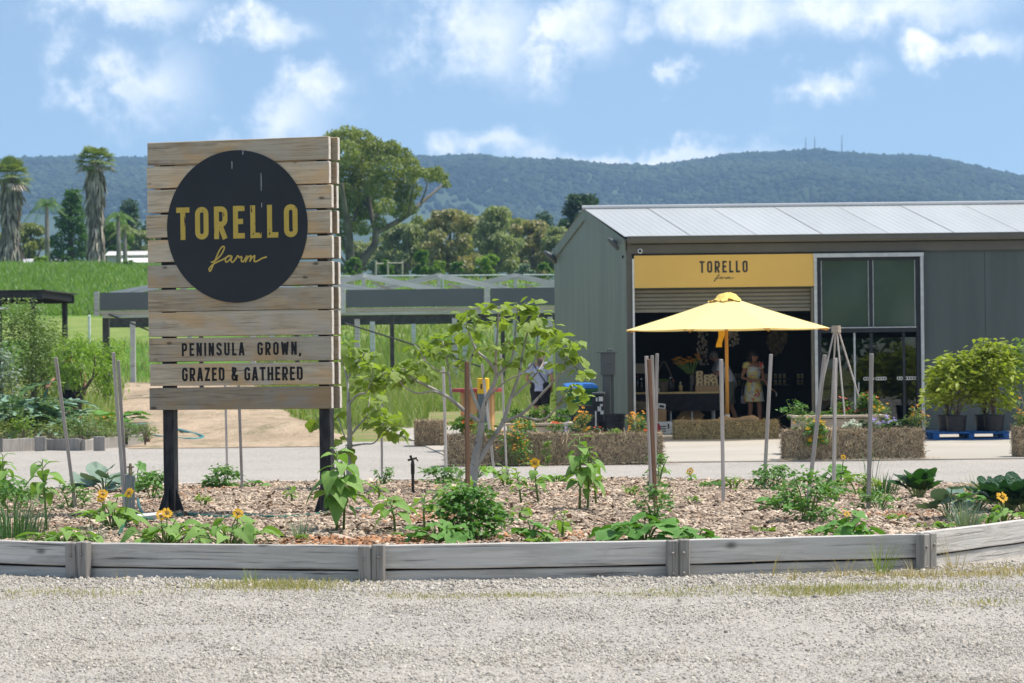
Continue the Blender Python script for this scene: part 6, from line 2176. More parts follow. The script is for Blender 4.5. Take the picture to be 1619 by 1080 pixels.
def tomato(px, py, h, label, n=420, r=.16, mat='tomato_leaf', ls=.05, name='tomato_plant', group='fine-leaved plants in the bed', shape=SMALL, p=None, base_bare=0.0, flowers=None):
    p = mp(px, py) if p is None else p
    t = T(name, label, 'plant', p, 0, group)
    mb = MB()
    ns = 6
    tips = []
    for k in range(ns):
        az = GA * k + .5
        e = Vector((math.cos(az) * r * .7, math.sin(az) * r * .7, h * random.uniform(.6, 1.0)))
        mb.tube([(0, 0, -.03), e * .5 + Vector((0, 0, h * .12)), e], [.006, .005, .002], 5)
    mb.build('stem', MATS['stalk'], t, w=False)
    u = RNG.random(n) ** .55; an = RNG.uniform(0, 6.28, n)
    zz = RNG.random(n) ** .85
    env = np.sin(np.pi * np.clip(zz * .82 + .16, 0, 1)) ** .7
    # clumpy: pull leaves towards random spray centres
    C = np.stack([np.cos(an) * r * u * env, np.sin(an) * r * u * env, base_bare * h + zz * h * (1 - base_bare)], 1)
    K = max(6, n // 26)
    idx = RNG.integers(0, K, n)
    pos = C[idx] + (C - C[idx]) * .0 + RNG.normal(0, 1, (n, 3)) * np.array([r * .22, r * .22, h * .07])
    pos[:, 2] = np.clip(pos[:, 2], .01, None)
    foliage('foliage', small_leaves(n, pos, ls, shape, (-.7, .5), pos), mat, t)
    if flowers:
        m_, fn, fs_ = flowers
        vv = RNG.integers(0, n, fn)
        q = pos[vv] * np.array([1.08, 1.08, 1.0]) + np.array([0, -r * .15, fs_ * .6])
        q[:, 2] += np.abs(RNG.normal(0, h * .1, fn))
        flower_dots(t, q, fs_, m_)
    return t


def flower_dots(t, q, fs_, m_, name='flowers'):
    """small cupped blossoms, five petals each"""
    pv, pf = [], []
    for k in range(5):
        a = k * 1.2566
        d = np.array([math.cos(a), math.sin(a), .5]); s_ = np.array([-math.sin(a), math.cos(a), 0])
        b = len(pv)
        pv += [d * .1, d * .6 + s_ * .32, d * 1.0 + np.array([0, 0, .1]), d * .6 - s_ * .32]
        pf.append((b, b + 1, b + 2, b + 3))
    n = len(q)
    s = fs_ * RNG.uniform(.7, 1.2, n)
    vv, ff = scat(np.array(pv), np.array(pf), np.asarray(q), rots(RNG.uniform(4.2, 5.2, n), RNG.uniform(-.9, .2, n), RNG.uniform(-.5, .5, n)), np.stack([s, s, s], 1))
    o = O(name, mesh_np(name, vv, ff), MATS[m_], t)
    o['kind'] = 'stuff'
    return o


def tuft(px, py, h, label, n=60, r=.05, wd=.008, mat='chive_leaf', lean=.4, name='grass_tuft', group='spiky tufts in the bed', p=None, cat='plant'):
    p = mp(px, py) if p is None else p
    t = T(name, label, cat, p, 0, group)
    pos = np.stack([RNG.normal(0, r, n), RNG.normal(0, r, n), np.zeros(n)], 1)
    az = np.arctan2(pos[:, 1], pos[:, 0])
    o = O('blades', mesh_np('blades', *blades(pos, h * RNG.uniform(.5, 1.1, n), np.full(n, wd), lean, az)), MATS[mat], t)
    o['kind'] = 'stuff'
    return t


def chard(px, py, h, label, n=12, kind='chard', size=.24, seed=0, name='chard_plant', spread=.75, stalk='pale_stalk'):
    rr = random.Random(seed + px)
    p = mp(px, py)
    t = T(name, label, 'plant', p, 0, 'upright leafy greens in the bed')
    mb = MB()
    for k in range(n):
        az = GA * k
        til = spread * (.25 + .75 * (k / n))
        L = h * rr.uniform(.32, .45)
        e = Vector((math.cos(az) * math.sin(til) * L, math.sin(az) * math.sin(til) * L, math.cos(til) * L))
        mb.tube([(0, 0, -.02), e], [.011, .008], 5)
        put_leaf(kind, t, e * .82, az, math.pi / 2 - til * 1.15 - rr.uniform(0, .3), size * rr.uniform(.75, 1.15), rr.uniform(-.4, .4), rr)
    mb.build('stalk', MATS[stalk], t, w=False)
    return t


# ---- young sunflowers and other tall leafy plants
sunflower(532, 843, .62, 'biggest leafy young sunflower clump, in front of the right sign post', 15, .185, 2, seed=3)
sunflower(75, 842, .56, 'drooping pale young sunflower with one bent yellow stem, far left', 12, .17, 1, bare=.5, seed=2)
sunflower(625, 842, .24, 'squat young sunflower with a large cupped leaf, left of the basil bush', 8, .19, 1, bare=.45, seed=4)
sunflower(672, 838, .26, 'small pale young sunflower between the cupped one and the basil', 8, .16, 1, kind='pale', bare=.45, seed=5)
sunflower(916, 808, .62, 'tall bright young sunflower in front of the right bale of the row', 15, .15, 2, kind='sun', bare=.32, seed=6)
sunflower(943, 800, .40, 'slender pale young sunflower right of the tall bright one', 9, .10, 1, kind='pale', bare=.45, seed=7)
sunflower(826, 800, .30, 'small young sunflower left of the flowering one by the fig', 9, .12, 1, kind='pale', bare=.3, seed=8)
sunflower(853, 798, .34, 'young sunflower carrying one yellow bloom right of the fig trunk', 9, .12, 1, flower=1, bare=.35, seed=9, fsize=.052)
sunflower(1095, 762, .10, 'tiny lone sunflower in bloom near the back edge of the bed', 7, .07, 1, flower=1, seed=10, fsize=.045)
sunflower(700, 795, .20, 'young pale sunflower behind the sprinkler, left of the brown stake', 9, .12, 1, kind='pale', bare=.2, seed=11)
sunflower(887, 850, .17, 'short pale sunflower seedling near the front edge below the tall one', 6, .13, 1, kind='pale', bare=.4, seed=12)
sunflower(820, 822, .12, 'small sunflower seedling in open mulch right of the basil', 6, .10, 1, kind='pale', bare=.2, seed=13)
sunflower(730, 778, .16, 'small sunflower seedling just left of the fig trunk base', 7, .10, 1, kind='pale', bare=.2, seed=14)
sunflower(460, 795, .14, 'yellowish seedling in the mulch left of the right sign post', 7, .08, 1, kind='pale', bare=.3, seed=15)
sunflower(600, 790, .17, 'yellowish seedling left of the sprinkler', 7, .09, 1, kind='pale', bare=.3, seed=16)
sunflower(8, 805, .50, 'eggplant bush with mauve flowers cut by the left edge', 16, .16, 2, seed=17, name='eggplant_bush', bare=.15)
sunflower(795, 770, .22, 'pale seedling cluster behind the flowering sunflower, right of the fig', 9, .11, 2, kind='pale', bare=.2, seed=18)
# ---- low broad-leaved plants
squash(690, 858, 'squash plant at the front edge below the basil bush', 16, .27, .15, .13)
squash(1020, 857, 'largest squash plant, spilling over the edging at the third post', 20, .32, .19, .17)
squash(1103, 860, 'small squash plant just right of the largest one', 9, .14, .11, .10)
squash(1345, 856, 'squash plant with a yellow bud in front of the leaning stake', 15, .19, .14, .15, flower=1, fsize=.025)
squash(1236, 806, 'low squash plant left of the leaning stake', 13, .23, .15, .10)
squash(1322, 768, 'dark leafy plant with a yellow flower behind the marked stake', 12, .17, .13, .20, flower=1, fsize=.03)
squash(265, 862, 'spreading leafy sunflower with two yellow blooms below the left sign post', 18, .34, .17, .16, kind='sun', flower=2, fsize=.045)
squash(362, 862, 'spreading leafy sunflower with one raised bloom right of the left post', 18, .36, .17, .17, kind='sun', flower=1, seed=4, fsize=.045)
squash(178, 838, 'leafy sunflower clump with three yellow blooms by the tap post', 15, .24, .15, .18, kind='sun', flower=3, fsize=.045)
squash(100, 860, 'flat squash plant at the left front edge of the bed', 16, .32, .16, .10, kind='sun')
squash(215, 778, 'leafy zucchini plant behind the leaning stakes', 15, .25, .17, .22)
squash(165, 780, 'blue-green cabbage with big cupped leaves behind the leaning stakes', 12, .20, .24, .16, kind='cabbage', name='cabbage_plant')
squash(1500, 822, 'blue-green kale plant near the right end of the bed', 12, .14, .16, .20, kind='cabbage', name='kale_plant')
squash(1545, 808, 'bright zucchini plant left of the right-hand bloom', 13, .19, .15, .16)
squash(1588, 832, 'leafy plant with one yellow bloom at the right end of the bed', 13, .20, .14, .15, kind='sun', flower=1, fsize=.052)
squash(1490, 838, 'pale lettuce near the right end of the bed', 11, .07, .09, .06, kind='pale', name='lettuce', seed=3)
squash(400, 772, 'low leafy plant right of the stake behind the sign', 9, .14, .12, .07)
squash(620, 800, 'low pale leafy plant behind the cupped sunflower', 8, .10, .11, .07, kind='pale')
squash(755, 752, 'sprawling leafy plant at the back edge left of the fig', 14, .26, .14, .10, kind='sun')
squash(880, 765, 'leafy plant at the back edge right of the blooming sunflower', 12, .22, .12, .10, kind='sun')
squash(840, 858, 'dark ruffled lettuce at the front edge right of the basil', 12, .12, .12, .13, name='lettuce')
squash(862, 862, 'pale green lettuce right of the dark ruffled one', 10, .10, .10, .07, kind='pale', name='lettuce')
squash(1040, 752, 'small leafy plant behind the bundle of stakes', 8, .14, .09, .10, kind='sun')
# ---- fine-leaved plants
tomato(742, 848, .36, 'dense bushy basil-like plant around the brown stake', 1500, .24, 'basil_leaf', .055, 'basil_bush')
tomato(352, 772, .24, 'round bushy green plant behind the sign between the posts', 700, .17, 'tomato_leaf', .05)
tomato(1277, 826, .42, 'tall tomato plant around the strongly leaning stake', 620, .24, 'tomato_leaf', .055)
tomato(1034, 830, .30, 'tomato plant at the foot of the stake bundle', 300, .13, 'tomato_leaf', .045)
tomato(1040, 770, .32, 'sparse tomato plant right behind the stake bundle', 260, .15, 'tomato_leaf', .045)
tomato(1222, 776, .24, 'tomato plant at the foot of the stake near the woman', 420, .19, 'tomato_leaf', .05)
tomato(1318, 790, .16, 'low tomato plant at the foot of the marked stake', 260, .16, 'tomato_leaf', .045)
tomato(1358, 788, .22, 'feathery green plant between the marked stake and the tuft', 420, .17, 'lime_leaf', .04)
tomato(1390, 806, .15, 'sprawling tomato at the foot of the stake by the chard', 240, .17, 'tomato_leaf', .045)
tomato(112, 805, .28, 'sparse tomato plant around the leaning stake at far left', 320, .17, 'tomato_leaf', .045)
tomato(240, 790, .28, 'bushy tomato plant right of the tap post', 420, .18, 'tomato_leaf', .05)
tomato(605, 768, .20, 'sparse plant around the stake right of the small fig', 160, .12, 'tomato_leaf', .04)
tomato(700, 768, .20, 'leafy clump at the foot of the bluish stake', 420, .22, 'tomato_leaf', .055)
tomato(1000, 785, .10, 'small yellowish seedling left of the stake bundle', 90, .10, 'lime_leaf', .04, 'seedling')
tomato(1052, 792, .12, 'small yellowish seedling right of the stake bundle', 110, .10, 'lime_leaf', .04, 'seedling')
tomato(1092, 795, .07, 'small yellowish seedling in the open mulch left of the umbrella', 80, .09, 'lime_leaf', .035, 'seedling')
tomato(322, 800, .10, 'tiny lime seedling left of the sign post middle', 80, .10, 'lime_leaf', .04, 'seedling')
tomato(1205, 842, .05, 'flat green weed in open mulch before the leaning stake', 110, .11, 'lime_leaf', .035, 'seedling')
tomato(1290, 846, .05, 'small flat green weed left of the budding squash', 70, .08, 'lime_leaf', .035, 'seedling')
tomato(1420, 822, .05, 'small lime seedling in mulch right of the last stake', 60, .07, 'lime_leaf', .04, 'seedling')
tomato(1458, 833, .04, 'tiny lime seedling left of the pale lettuce', 40, .05, 'lime_leaf', .035, 'seedling')
tomato(478, 856, .06, 'small silvery seedling by the front edge', 60, .06, 'lime_leaf', .03, 'seedling')
tomato(1130, 772, .08, 'low green plant near the back edge right of the tiny sunflower', 120, .16, 'tomato_leaf', .045)
tomato(1160, 775, .14, 'thin green plant at the back edge beside the umbrella stake', 120, .12, 'lime_leaf', .04)
tomato(20, 812, .30, 'mixed green growth below the eggplant at the left edge', 520, .30, 'tomato_leaf', .05)
# ---- tufts
tuft(20, 852, .38, 'large clump of chives at the left edge of the bed', 240, .12, .008, 'chive_leaf', .45, 'chive_clump')
tuft(152, 856, .17, 'small silvery-green tuft at the front edge left', 70, .04, .006, 'silver_leaf', .5)
tuft(474, 852, .20, 'pale silver tuft at the front edge before the second post', 90, .035, .005, 'silver_leaf', .35)
tuft(1526, 834, .26, 'silver lavender-like tuft at the right front edge', 160, .05, .007, 'silver_leaf', .4)
tuft(1396, 782, .24, 'stiff dark iris-like tuft left of the upright chard', 80, .05, .016, 'chive_leaf', .5, 'iris_clump')
tuft(1375, 768, .62, 'thin tall flowering stalks behind the iris-like tuft', 9, .05, .008, 'chive_leaf', .12, 'chive_clump')
tuft(1545, 782, .20, 'grassy tuft beside the back edging post', 70, .06, .006, 'herb_leaf', .45)
tuft(720, 765, .22, 'silver grassy tuft left of the fig trunk', 60, .06, .006, 'silver_leaf', .4)
# ---- upright greens
chard(1452, 790, .42, 'upright glossy green chard with pale stalks behind the last post', 20, 'chard', .19)
chard(1592, 812, .48, 'huge dark crinkled chard at the right edge, left of two', 22, 'chardd', .22, 1)
chard(1622, 815, .46, 'huge dark crinkled chard cut by the right edge', 22, 'chardd', .22, 2)
chard(1565, 800, .34, 'dark crinkled chard behind the zucchini at right', 14, 'chardd', .17, 5)


# ---- weeds along the front edging and on the gravel
def weed_patch(label, px, py, rx, ry, n, h, mat, name='weed_patch', wd=.006, lean=.6):
    c_ = gp(px, py)
    X = RNG.normal(0, rx, n); Y = RNG.normal(0, ry, n)
    fy = np.interp(c_.x + X, [p.x for p in FRONT], [p.y for p in FRONT]) - .02
    Y = np.minimum(c_.y + Y, fy) - c_.y
    pos = np.stack([c_.x + X, c_.y + Y, np.full(n, .02)], 1)
    vv, ff = blades(pos, h * RNG.uniform(.4, 1.2, n), np.full(n, wd), lean)
    tag(O(name, mesh_np(name, vv, ff), MATS[mat]), label, 'weeds', kind='stuff')


weed_patch('green-gold weed mat against the edging left of the second post', 428, 936, .28, .2, 2200, .07, 'grass_weed')
weed_patch('thin weeds before the edging at far left', 60, 945, .4, .22, 900, .04, 'grass_weed')
weed_patch('thin weeds right of the first edging post', 210, 948, .35, .2, 420, .04, 'grass_weed')
weed_patch('pale weed strip on the gravel right of the second post', 700, 948, .5, .14, 1500, .028, 'grass_weed')
weed_patch('yellow-green moss strip on the gravel in the middle', 840, 948, .4, .09, 2400, .018, 'grass_weed')
weed_patch('olive weed strip on the gravel before the third post', 1120, 948, .6, .13, 3600, .026, 'grass_weed')
weed_patch('dry weedy strip before the right half of the edging', 1300, 938, .55, .2, 3000, .04, 'grass_weed')
weed_patch('dry straw litter along the right edging', 1480, 915, .55, .2, 2600, .04, 'grass_dry')
weed_patch('dry straw litter at the lower right corner of the edging', 1600, 905, .3, .25, 900, .04, 'grass_dry')
weed_patch('scattered green sprigs on the gravel at far right', 1560, 960, .3, .15, 260, .035, 'grass_weed')
for (px, py, h, n, mat, lb) in ((1392, 912, .30, 46, 'grass_meadow', 'tall green grass tuft leaning on the right edging'), (1253, 925, .17, 26, 'grass_dry', 'bright yellowish tuft of grass before the right edging'), (1218, 918, .34, 10, 'grass_dry', 'thin dry grass stalks before the edging right of the third post'),
                                (1330, 918, .22, 14, 'grass_dry', 'dry arching stalks between the two tufts at the right edging'), (398, 930, .16, 22, 'grass_meadow', 'upright green sprigs rising from the weed mat'), (194, 925, .12, 9, 'grass_dry', 'dry seed stalks by the first edging post'), (1510, 905, .30, 10, 'grass_dry', 'tall dry stalks at the last stretch of edging'), (1445, 918, .2, 12, 'grass_dry', 'dry stalks at the foot of the fourth edging post')):
    q = gp(px, py); q.z = .015
    tuft(0, 0, h, lb, n, .035, .006, mat, .45, 'grass_tuft', 'grass tufts along the edging', p=q)

# ------------------------------------------------------------------ fig trees
def fig_tree(name, label, base_d, branches, clusters, per=7, size=.12, seed=1):
    rr = random.Random(seed)
    b0 = branches[0][0]
    p0 = at(b0[0], b0[1], base_d)
    p0.z = mz(p0.x, p0.y) - .03
    t = T(name, label, 'tree', p0)
    trunk = None
    tips = []
    nodes = {}
    for bi, br in enumerate(branches):
        pts, r0, r1, dy = br[0:-3] if False else br[:-3], br[-3], br[-2], br[-1]
        P = []
        n_ = len(pts)
        d0 = nodes.get(pts[0], base_d)
        for i, q in enumerate(pts):
            dd = d0 + dy * i / max(1, n_ - 1)
            w_ = at(q[0], q[1], dd)
            nodes.setdefault(q, dd)
            P.append(w_)
        P = catmull([tuple(q) for q in P], 4)
        rad_ = [r0 + (r1 - r0) * (i / (len(P) - 1)) for i in range(len(P))]
        MB().tube(P, rad_, 9).build('trunk' if bi == 0 else 'branch', MATS['bark_fig'], t, smooth=True)
        tips.append((P, r1))
    cloud = [q for P, _ in tips[1:] for q in P]
    cnt = 0
    ex = []
    for (px, py, k) in clusters:
        best = min(cloud, key=lambda q: (at(px, py, q.y) - q).length)
        c_ = at(px, py, best.y + rr.uniform(-.18, .18))
        far = (c_ - best).length
        if far > .05:
            MB().tube([best, best.lerp(c_, .5) + Vector((0, 0, .02)), c_], [.006, .005, .004], 5).build('twig', MATS['bark_fig'], t, smooth=True)
        for i in range(k):
            if cnt >= 298:
                break
            az = GA * i + rr.uniform(-.5, .5)
            pl_ = rr.uniform(.03, .075)
            up = rr.uniform(-.5, .8)
            e = c_ + Vector((math.cos(az) * pl_, math.sin(az) * pl_, up * pl_)) - ORG[t.name]
            put_leaf('fig', t, e, az, rr.uniform(-.9, .35), size * rr.uniform(.7, 1.2), rr.uniform(-.4, .4), rr)
            cnt += 1
        ex.append(np.array(c_ - ORG[t.name]) + RNG.normal(0, 1, (2, 3)) * np.array([.05, .07, .04]))
    ex = np.concatenate(ex)
    foliage('small_leaves', small_leaves(len(ex), ex, .105, (np.array([(0, 0, 0), (.3, .2, .05), (.42, .55, .02), (.2, .85, -.1), (0, 1, -.15), (-.2, .85, -.1), (-.42, .55, .02), (-.3, .2, .05)]), np.array([(0, 1, 2), (0, 2, 3), (0, 3, 4), (0, 4, 5), (0, 5, 6), (0, 6, 7)])), (-.9, .4)), 'fig_small', t)
    return t


FB = [
    ((746, 772), (752, 725), (759, 690), (761, 668), .048, .034, 0.0),
    ((761, 668), (742, 656), (710, 629), (677, 611), (653, 599), (638, 583), .024, .008, -.15),
    ((710, 629), (685, 619), (660, 622), (640, 612), (630, 600), .011, .005, -.25),
    ((714, 632), (710, 591), (705, 562), (700, 540), .013, .006, .2),
    ((710, 591), (690, 585), (672, 570), .009, .004, -.2),
    ((763, 660), (746, 619), (742, 578), (752, 545), (750, 510), .018, .007, .3),
    ((742, 590), (725, 582), (712, 560), .009, .004, .2),
    ((761, 668), (767, 635), (785, 595), (771, 570), (752, 552), (738, 515), .028, .006, -.1),
    ((785, 595), (801, 580), (811, 562), (815, 520), (818, 492), .018, .006, .2),
    ((785, 595), (784, 560), (787, 520), (788, 492), .014, .006, -.3),
    ((750, 742), (779, 693), (795, 668), (807, 631), (820, 595), (826, 560), (836, 515), .028, .007, .1),
    ((795, 668), (828, 652), (860, 619), (885, 591), (898, 560), .017, .006, -.2),
    ((820, 657), (856, 664), (877, 648), (892, 625), (903, 612), .012, .005, -.45),
    ((807, 631), (840, 600), (858, 575), (866, 545), .013, .005, .4),
    ((820, 595), (845, 570), (850, 535), (852, 505), .011, .005, .1),
    ((767, 635), (785, 615), (805, 600), (828, 590), .010, .005, -.35),
    ((885, 591), (900, 585), (915, 575), .008, .004, -.1),
]
FC = [(738, 500, 8), (752, 490, 8), (724, 515, 7), (765, 508, 7), (740, 530, 6), (788, 486, 7), (800, 505, 6), (818, 484, 9), (832, 492, 8), (836, 512, 7), (850, 500, 7), (858, 522, 7), (872, 520, 8), (884, 535, 8), (866, 545, 7), (896, 552, 8), (905, 540, 6),
      (912, 565, 7), (700, 532, 7), (690, 550, 7), (704, 560, 6), (672, 560, 7), (660, 575, 7), (645, 575, 7), (632, 590, 6), (680, 540, 6), (715, 545, 5), (640, 600, 4), (620, 585, 5), (668, 592, 4), (770, 550, 6), (800, 545, 6), (822, 540, 6), (848, 560, 5), (880, 575, 5),
      (905, 612, 6), (888, 630, 5), (898, 640, 4), (918, 625, 4), (770, 682, 5), (812, 570, 4), (788, 575, 3), (745, 560, 4), (728, 580, 3), (840, 590, 3), (915, 590, 4), (655, 545, 4), (838, 480, 5)]
fig_tree('fig_tree', 'spreading young fig tree with pale trunk in the middle of the bed', 27.4, FB, FC, size=.112, seed=3)
FB2 = [
    ((553, 752), (552, 729), (553, 693), (551, 636), .036, .022, 0.0),
    ((551, 636), (549, 599), (540, 570), .018, .006, .15),
    ((551, 640), (566, 624), (579, 620), (588, 600), .014, .005, -.2),
    ((553, 690), (568, 672), (580, 656), (584, 632), .013, .005, .2),
    ((554, 705), (575, 702), (592, 700), (605, 682), .011, .005, -.3),
    ((553, 700), (545, 690), (534, 660), .010, .005, .2),
    ((549, 599), (562, 580), (575, 560), .010, .005, .1),
]
FC2 = [(552, 560, 7), (568, 556, 7), (582, 562, 7), (560, 580, 6), (590, 578, 7), (600, 595, 7), (578, 600, 6), (595, 612, 6), (612, 588, 6), (585, 632, 6), (598, 650, 7), (606, 668, 7), (620, 662, 6), (590, 668, 5), (612, 682, 5), (628, 680, 4), (545, 545, 5), (622, 604, 5), (536, 702, 5), (540, 715, 5), (572, 575, 5), (534, 650, 4), (626, 590, 3), (560, 615, 4), (520, 665, 6), (500, 662, 5)]
fig_tree('fig_tree', 'smaller fig tree half hidden behind the right edge of the sign', 28.4, FB2, FC2, size=.128, seed=9)

# ------------------------------------------------------------------ flowers on bales and planters
def disp(px, py, y, h, r, label, n=380, mat='tomato_leaf', ls=.05, flowers=None, name='flowering_plant', z=None, shape=SMALL, bb=0.0):
    r *= .74
    h *= .92
    a_ = at(px, py, y)
    if z is not None:
        a_.z = z
    return tomato(0, 0, h, label, n, r, mat, ls, name, 'flowers on the bales and planters', shape, a_, bb, flowers)


BZ = CZ + .41
disp(735, 690, 40.85, .30, .30, 'nasturtiums with orange-red flowers on the left bale', 460, 'sapling_leaf', .07, ('petal_red', 14, .035), z=BZ)
disp(765, 690, 40.9, .22, .24, 'grey-green herb behind the bollard on the left bale', 260, 'olive_leaf', .05, z=BZ)
disp(815, 738, 40.45, .55, .26, 'tall marigold with many orange flowers growing up the bale front', 620, 'tomato_leaf', .045, ('petal_orange', 70, .022), z=.03)
disp(828, 690, 40.75, .22, .2, 'orange-flowered marigold spilling over the middle bale top', 420, 'tomato_leaf', .045, ('petal_orange', 40, .022), z=BZ)
disp(876, 690, 40.8, .17, .14, 'small plant with red flowers on the middle bale', 120, 'tomato_leaf', .045, ('petal_red', 7, .035), z=BZ)
disp(895, 690, 40.85, .20, .14, 'mauve-flowered plant beside the crates on the bale', 120, 'silver_leaf', .045, ('petal_mauve', 9, .03), z=BZ)
disp(921, 690, 40.9, .32, .22, 'strawflower clump with golden heads left on the right bale', 420, 'olive_leaf', .05, ('petal_orange', 46, .026), z=BZ, shape=NARROW)
disp(944, 690, 40.75, .10, .08, 'tiny plant with one red flower between the strawflower clumps', 70, 'silver_leaf', .035, ('petal_red', 3, .03), z=BZ)
disp(968, 690, 40.75, .10, .15, 'lime green low plant before the black tubs on the bale', 160, 'lime_leaf', .05, z=BZ)
disp(1003, 690, 40.85, .32, .22, 'strawflower clump with golden heads beside the stake bundle', 420, 'olive_leaf', .05, ('petal_orange', 46, .026), z=BZ, shape=NARROW)
disp(1022, 690, 40.8, .12, .08, 'small red and orange flowered plant at the right bale end', 90, 'tomato_leaf', .04, ('petal_red', 5, .03), z=BZ)
disp(866, 738, 40.45, .34, .10, 'thin green weed growing up the middle bale front', 150, 'lime_leaf', .04, z=.03)
# left planter greens
a_, w__, zt__ = gL
for i, (f, hh, lb) in enumerate(((-.3, .30, 'leafy greens at the left of the left planter'), (.05, .34, 'tall leafy greens in the middle of the left planter'), (.36, .28, 'leafy greens at the right of the left planter'))):
    tomato(0, 0, hh, lb, 420, .17, 'sapling_leaf', .065, 'leafy_greens', 'flowers on the bales and planters', p=Vector((a_ + f * w__, 44.05, zt__ - .09)))
a_, w__, zt__ = gR
for i, (f, hh, n_, fl, lb) in enumerate(((-.40, .22, 260, None, 'leafy nasturtium at the left end of the right planter'), (-.1, .12, 240, None, 'low greens in the middle of the right planter'), (.12, .26, 420, ('petal_red', 16, .035), 'nasturtium with red flowers inside the stake tepee'), (.36, .36, 760, ('petal_red', 30, .035), 'largest nasturtium with red-orange flowers at the right of the planter'))):
    tomato(0, 0, hh, lb, n_, .2, 'sapling_leaf', .06, 'nasturtium', 'flowers on the bales and planters', p=Vector((a_ + f * w__, 43.95, zt__ - .08)), flowers=fl)
p_ = Vector((a_ - .47 * w__, 43.8, zt__ - .08))
tomato(0, 0, .34, 'climbing shoot on the left edge of the right planter', 110, .16, 'basil_leaf', .06, 'climbing_shoot', 'flowers on the bales and planters', p=p_)
disp(1272, 690, 41.35, .24, .22, 'grey herb at the left end of the right bales', 300, 'olive_leaf', .045, ('petal_orange', 10, .02), z=BZ)
disp(1292, 712, 41.1, .36, .22, 'bright yellow flowering plant hanging over the bale corner', 520, 'tomato_leaf', .05, ('petal_yellow', 60, .03), z=.24)
disp(1350, 690, 41.4, .12, .15, 'low mound of white alyssum on the right bales', 120, 'silver_leaf', .03, ('petal_white', 170, .018), z=BZ, name='alyssum_mound')
disp(1372, 690, 41.5, .20, .12, 'dark leafy plant between the alyssum and the mauve flowers', 140, 'dark_leaf', .06, z=BZ)
disp(1383, 690, 41.35, .16, .13, 'mauve flowers on the right bales, left clump', 110, 'tomato_leaf', .04, ('petal_mauve', 34, .026), z=BZ)
disp(1406, 690, 41.35, .19, .12, 'mauve flowers on the right bales, right clump', 110, 'tomato_leaf', .04, ('petal_mauve', 28, .026), z=BZ)
disp(1396, 690, 41.5, .38, .20, 'tall pale yellow yarrow behind the mauve flowers', 240, 'olive_leaf', .045, ('petal_yellow', 18, .022), z=BZ, shape=NARROW)
disp(1426, 690, 41.5, .18, .14, 'dark leafy plant right of the mauve flowers', 160, 'dark_leaf', .06, z=BZ)
disp(1448, 690, 41.4, .36, .17, 'strawflower clump with orange heads at the right bale end', 340, 'olive_leaf', .055, ('petal_orange', 24, .026), z=BZ, shape=NARROW)
disp(1612, 690, 41.6, .42, .14, 'orange flowers on the bale at the right edge', 220, 'olive_leaf', .05, ('petal_orange', 16, .03), z=BZ, shape=NARROW)


# ------------------------------------------------------------------ potted shrubs on the pallet
def shrub(name, label, base, h, rx, ry, n, ls, mat, stems=9, z0=.15, group=None, clumps=26, cat='shrub', bark='bark_brown', shape=SMALL, spread=1.0, tight=.2):
    t = T(name, label, cat, base, 0, group)
    mb = MB()
    C = []
    for k in range(clumps):
        th_ = RNG.uniform(0, 6.28); u = RNG.random() ** .5
        z = z0 + (1 - z0) * RNG.random() ** .8
        e = math.sin(math.pi * min(1, max(.05, (z * .78 + .2)))) ** .6
        C.append((math.cos(th_) * u * rx * e, math.sin(th_) * u * ry * e, z * h))
    C = np.array(C)
    for k in range(min(stems, clumps)):
        e = Vector(C[k])
        mb.tube([(0, 0, -.05), Vector((e.x * .35, e.y * .35, e.z * .5)), e], [.012 * max(1, h * .6), .008 * max(1, h * .6), .003], 5)
    mb.build('stems', MATS[bark], t, w=False)
    idx = RNG.integers(0, clumps, n)
    pos = C[idx] + RNG.normal(0, 1, (n, 3)) * np.array([rx * tight, ry * tight, h * tight * .55])
    pos[:, 2] = np.clip(pos[:, 2], .02, h * 1.12)
    foliage('foliage', small_leaves(n, pos, ls, shape, (-.6, .4), pos - np.array([0, 0, h * .4])), mat, t)
    return t


gpS = 'potted leafy shrubs by the shed wall'
shrub('potted_shrub', 'lime-leaved shrub in the front left pot on the pallet', POTS[0], 1.08, .50, .42, 1150, .13, 'shrub_leaf', group=gpS, z0=.18, tight=.15, clumps=32)
shrub('potted_shrub', 'taller lime-leaved shrub in the front right pot on the pallet', POTS[1], 1.25, .56, .42, 1450, .13, 'shrub_leaf', group=gpS, z0=.18, tight=.15, clumps=32)
shrub('potted_shrub', 'lime-leaved shrub in the rear left pot on the pallet', POTS[2], .98, .40, .40, 700, .13, 'shrub_leaf', group=gpS, z0=.18, tight=.15, clumps=32)
shrub('potted_shrub', 'lime-leaved shrub in the rear right pot on the pallet', POTS[3], 1.12, .5, .40, 800, .13, 'shrub_leaf', group=gpS, z0=.18, tight=.15, clumps=32)
shrub('potted_shrub', 'pale arching shrub in the pot at the right edge', POTS[4], 1.25, .42, .4, 1100, .08, 'lime_leaf', group=gpS, z0=.45, bark='bark_fig')

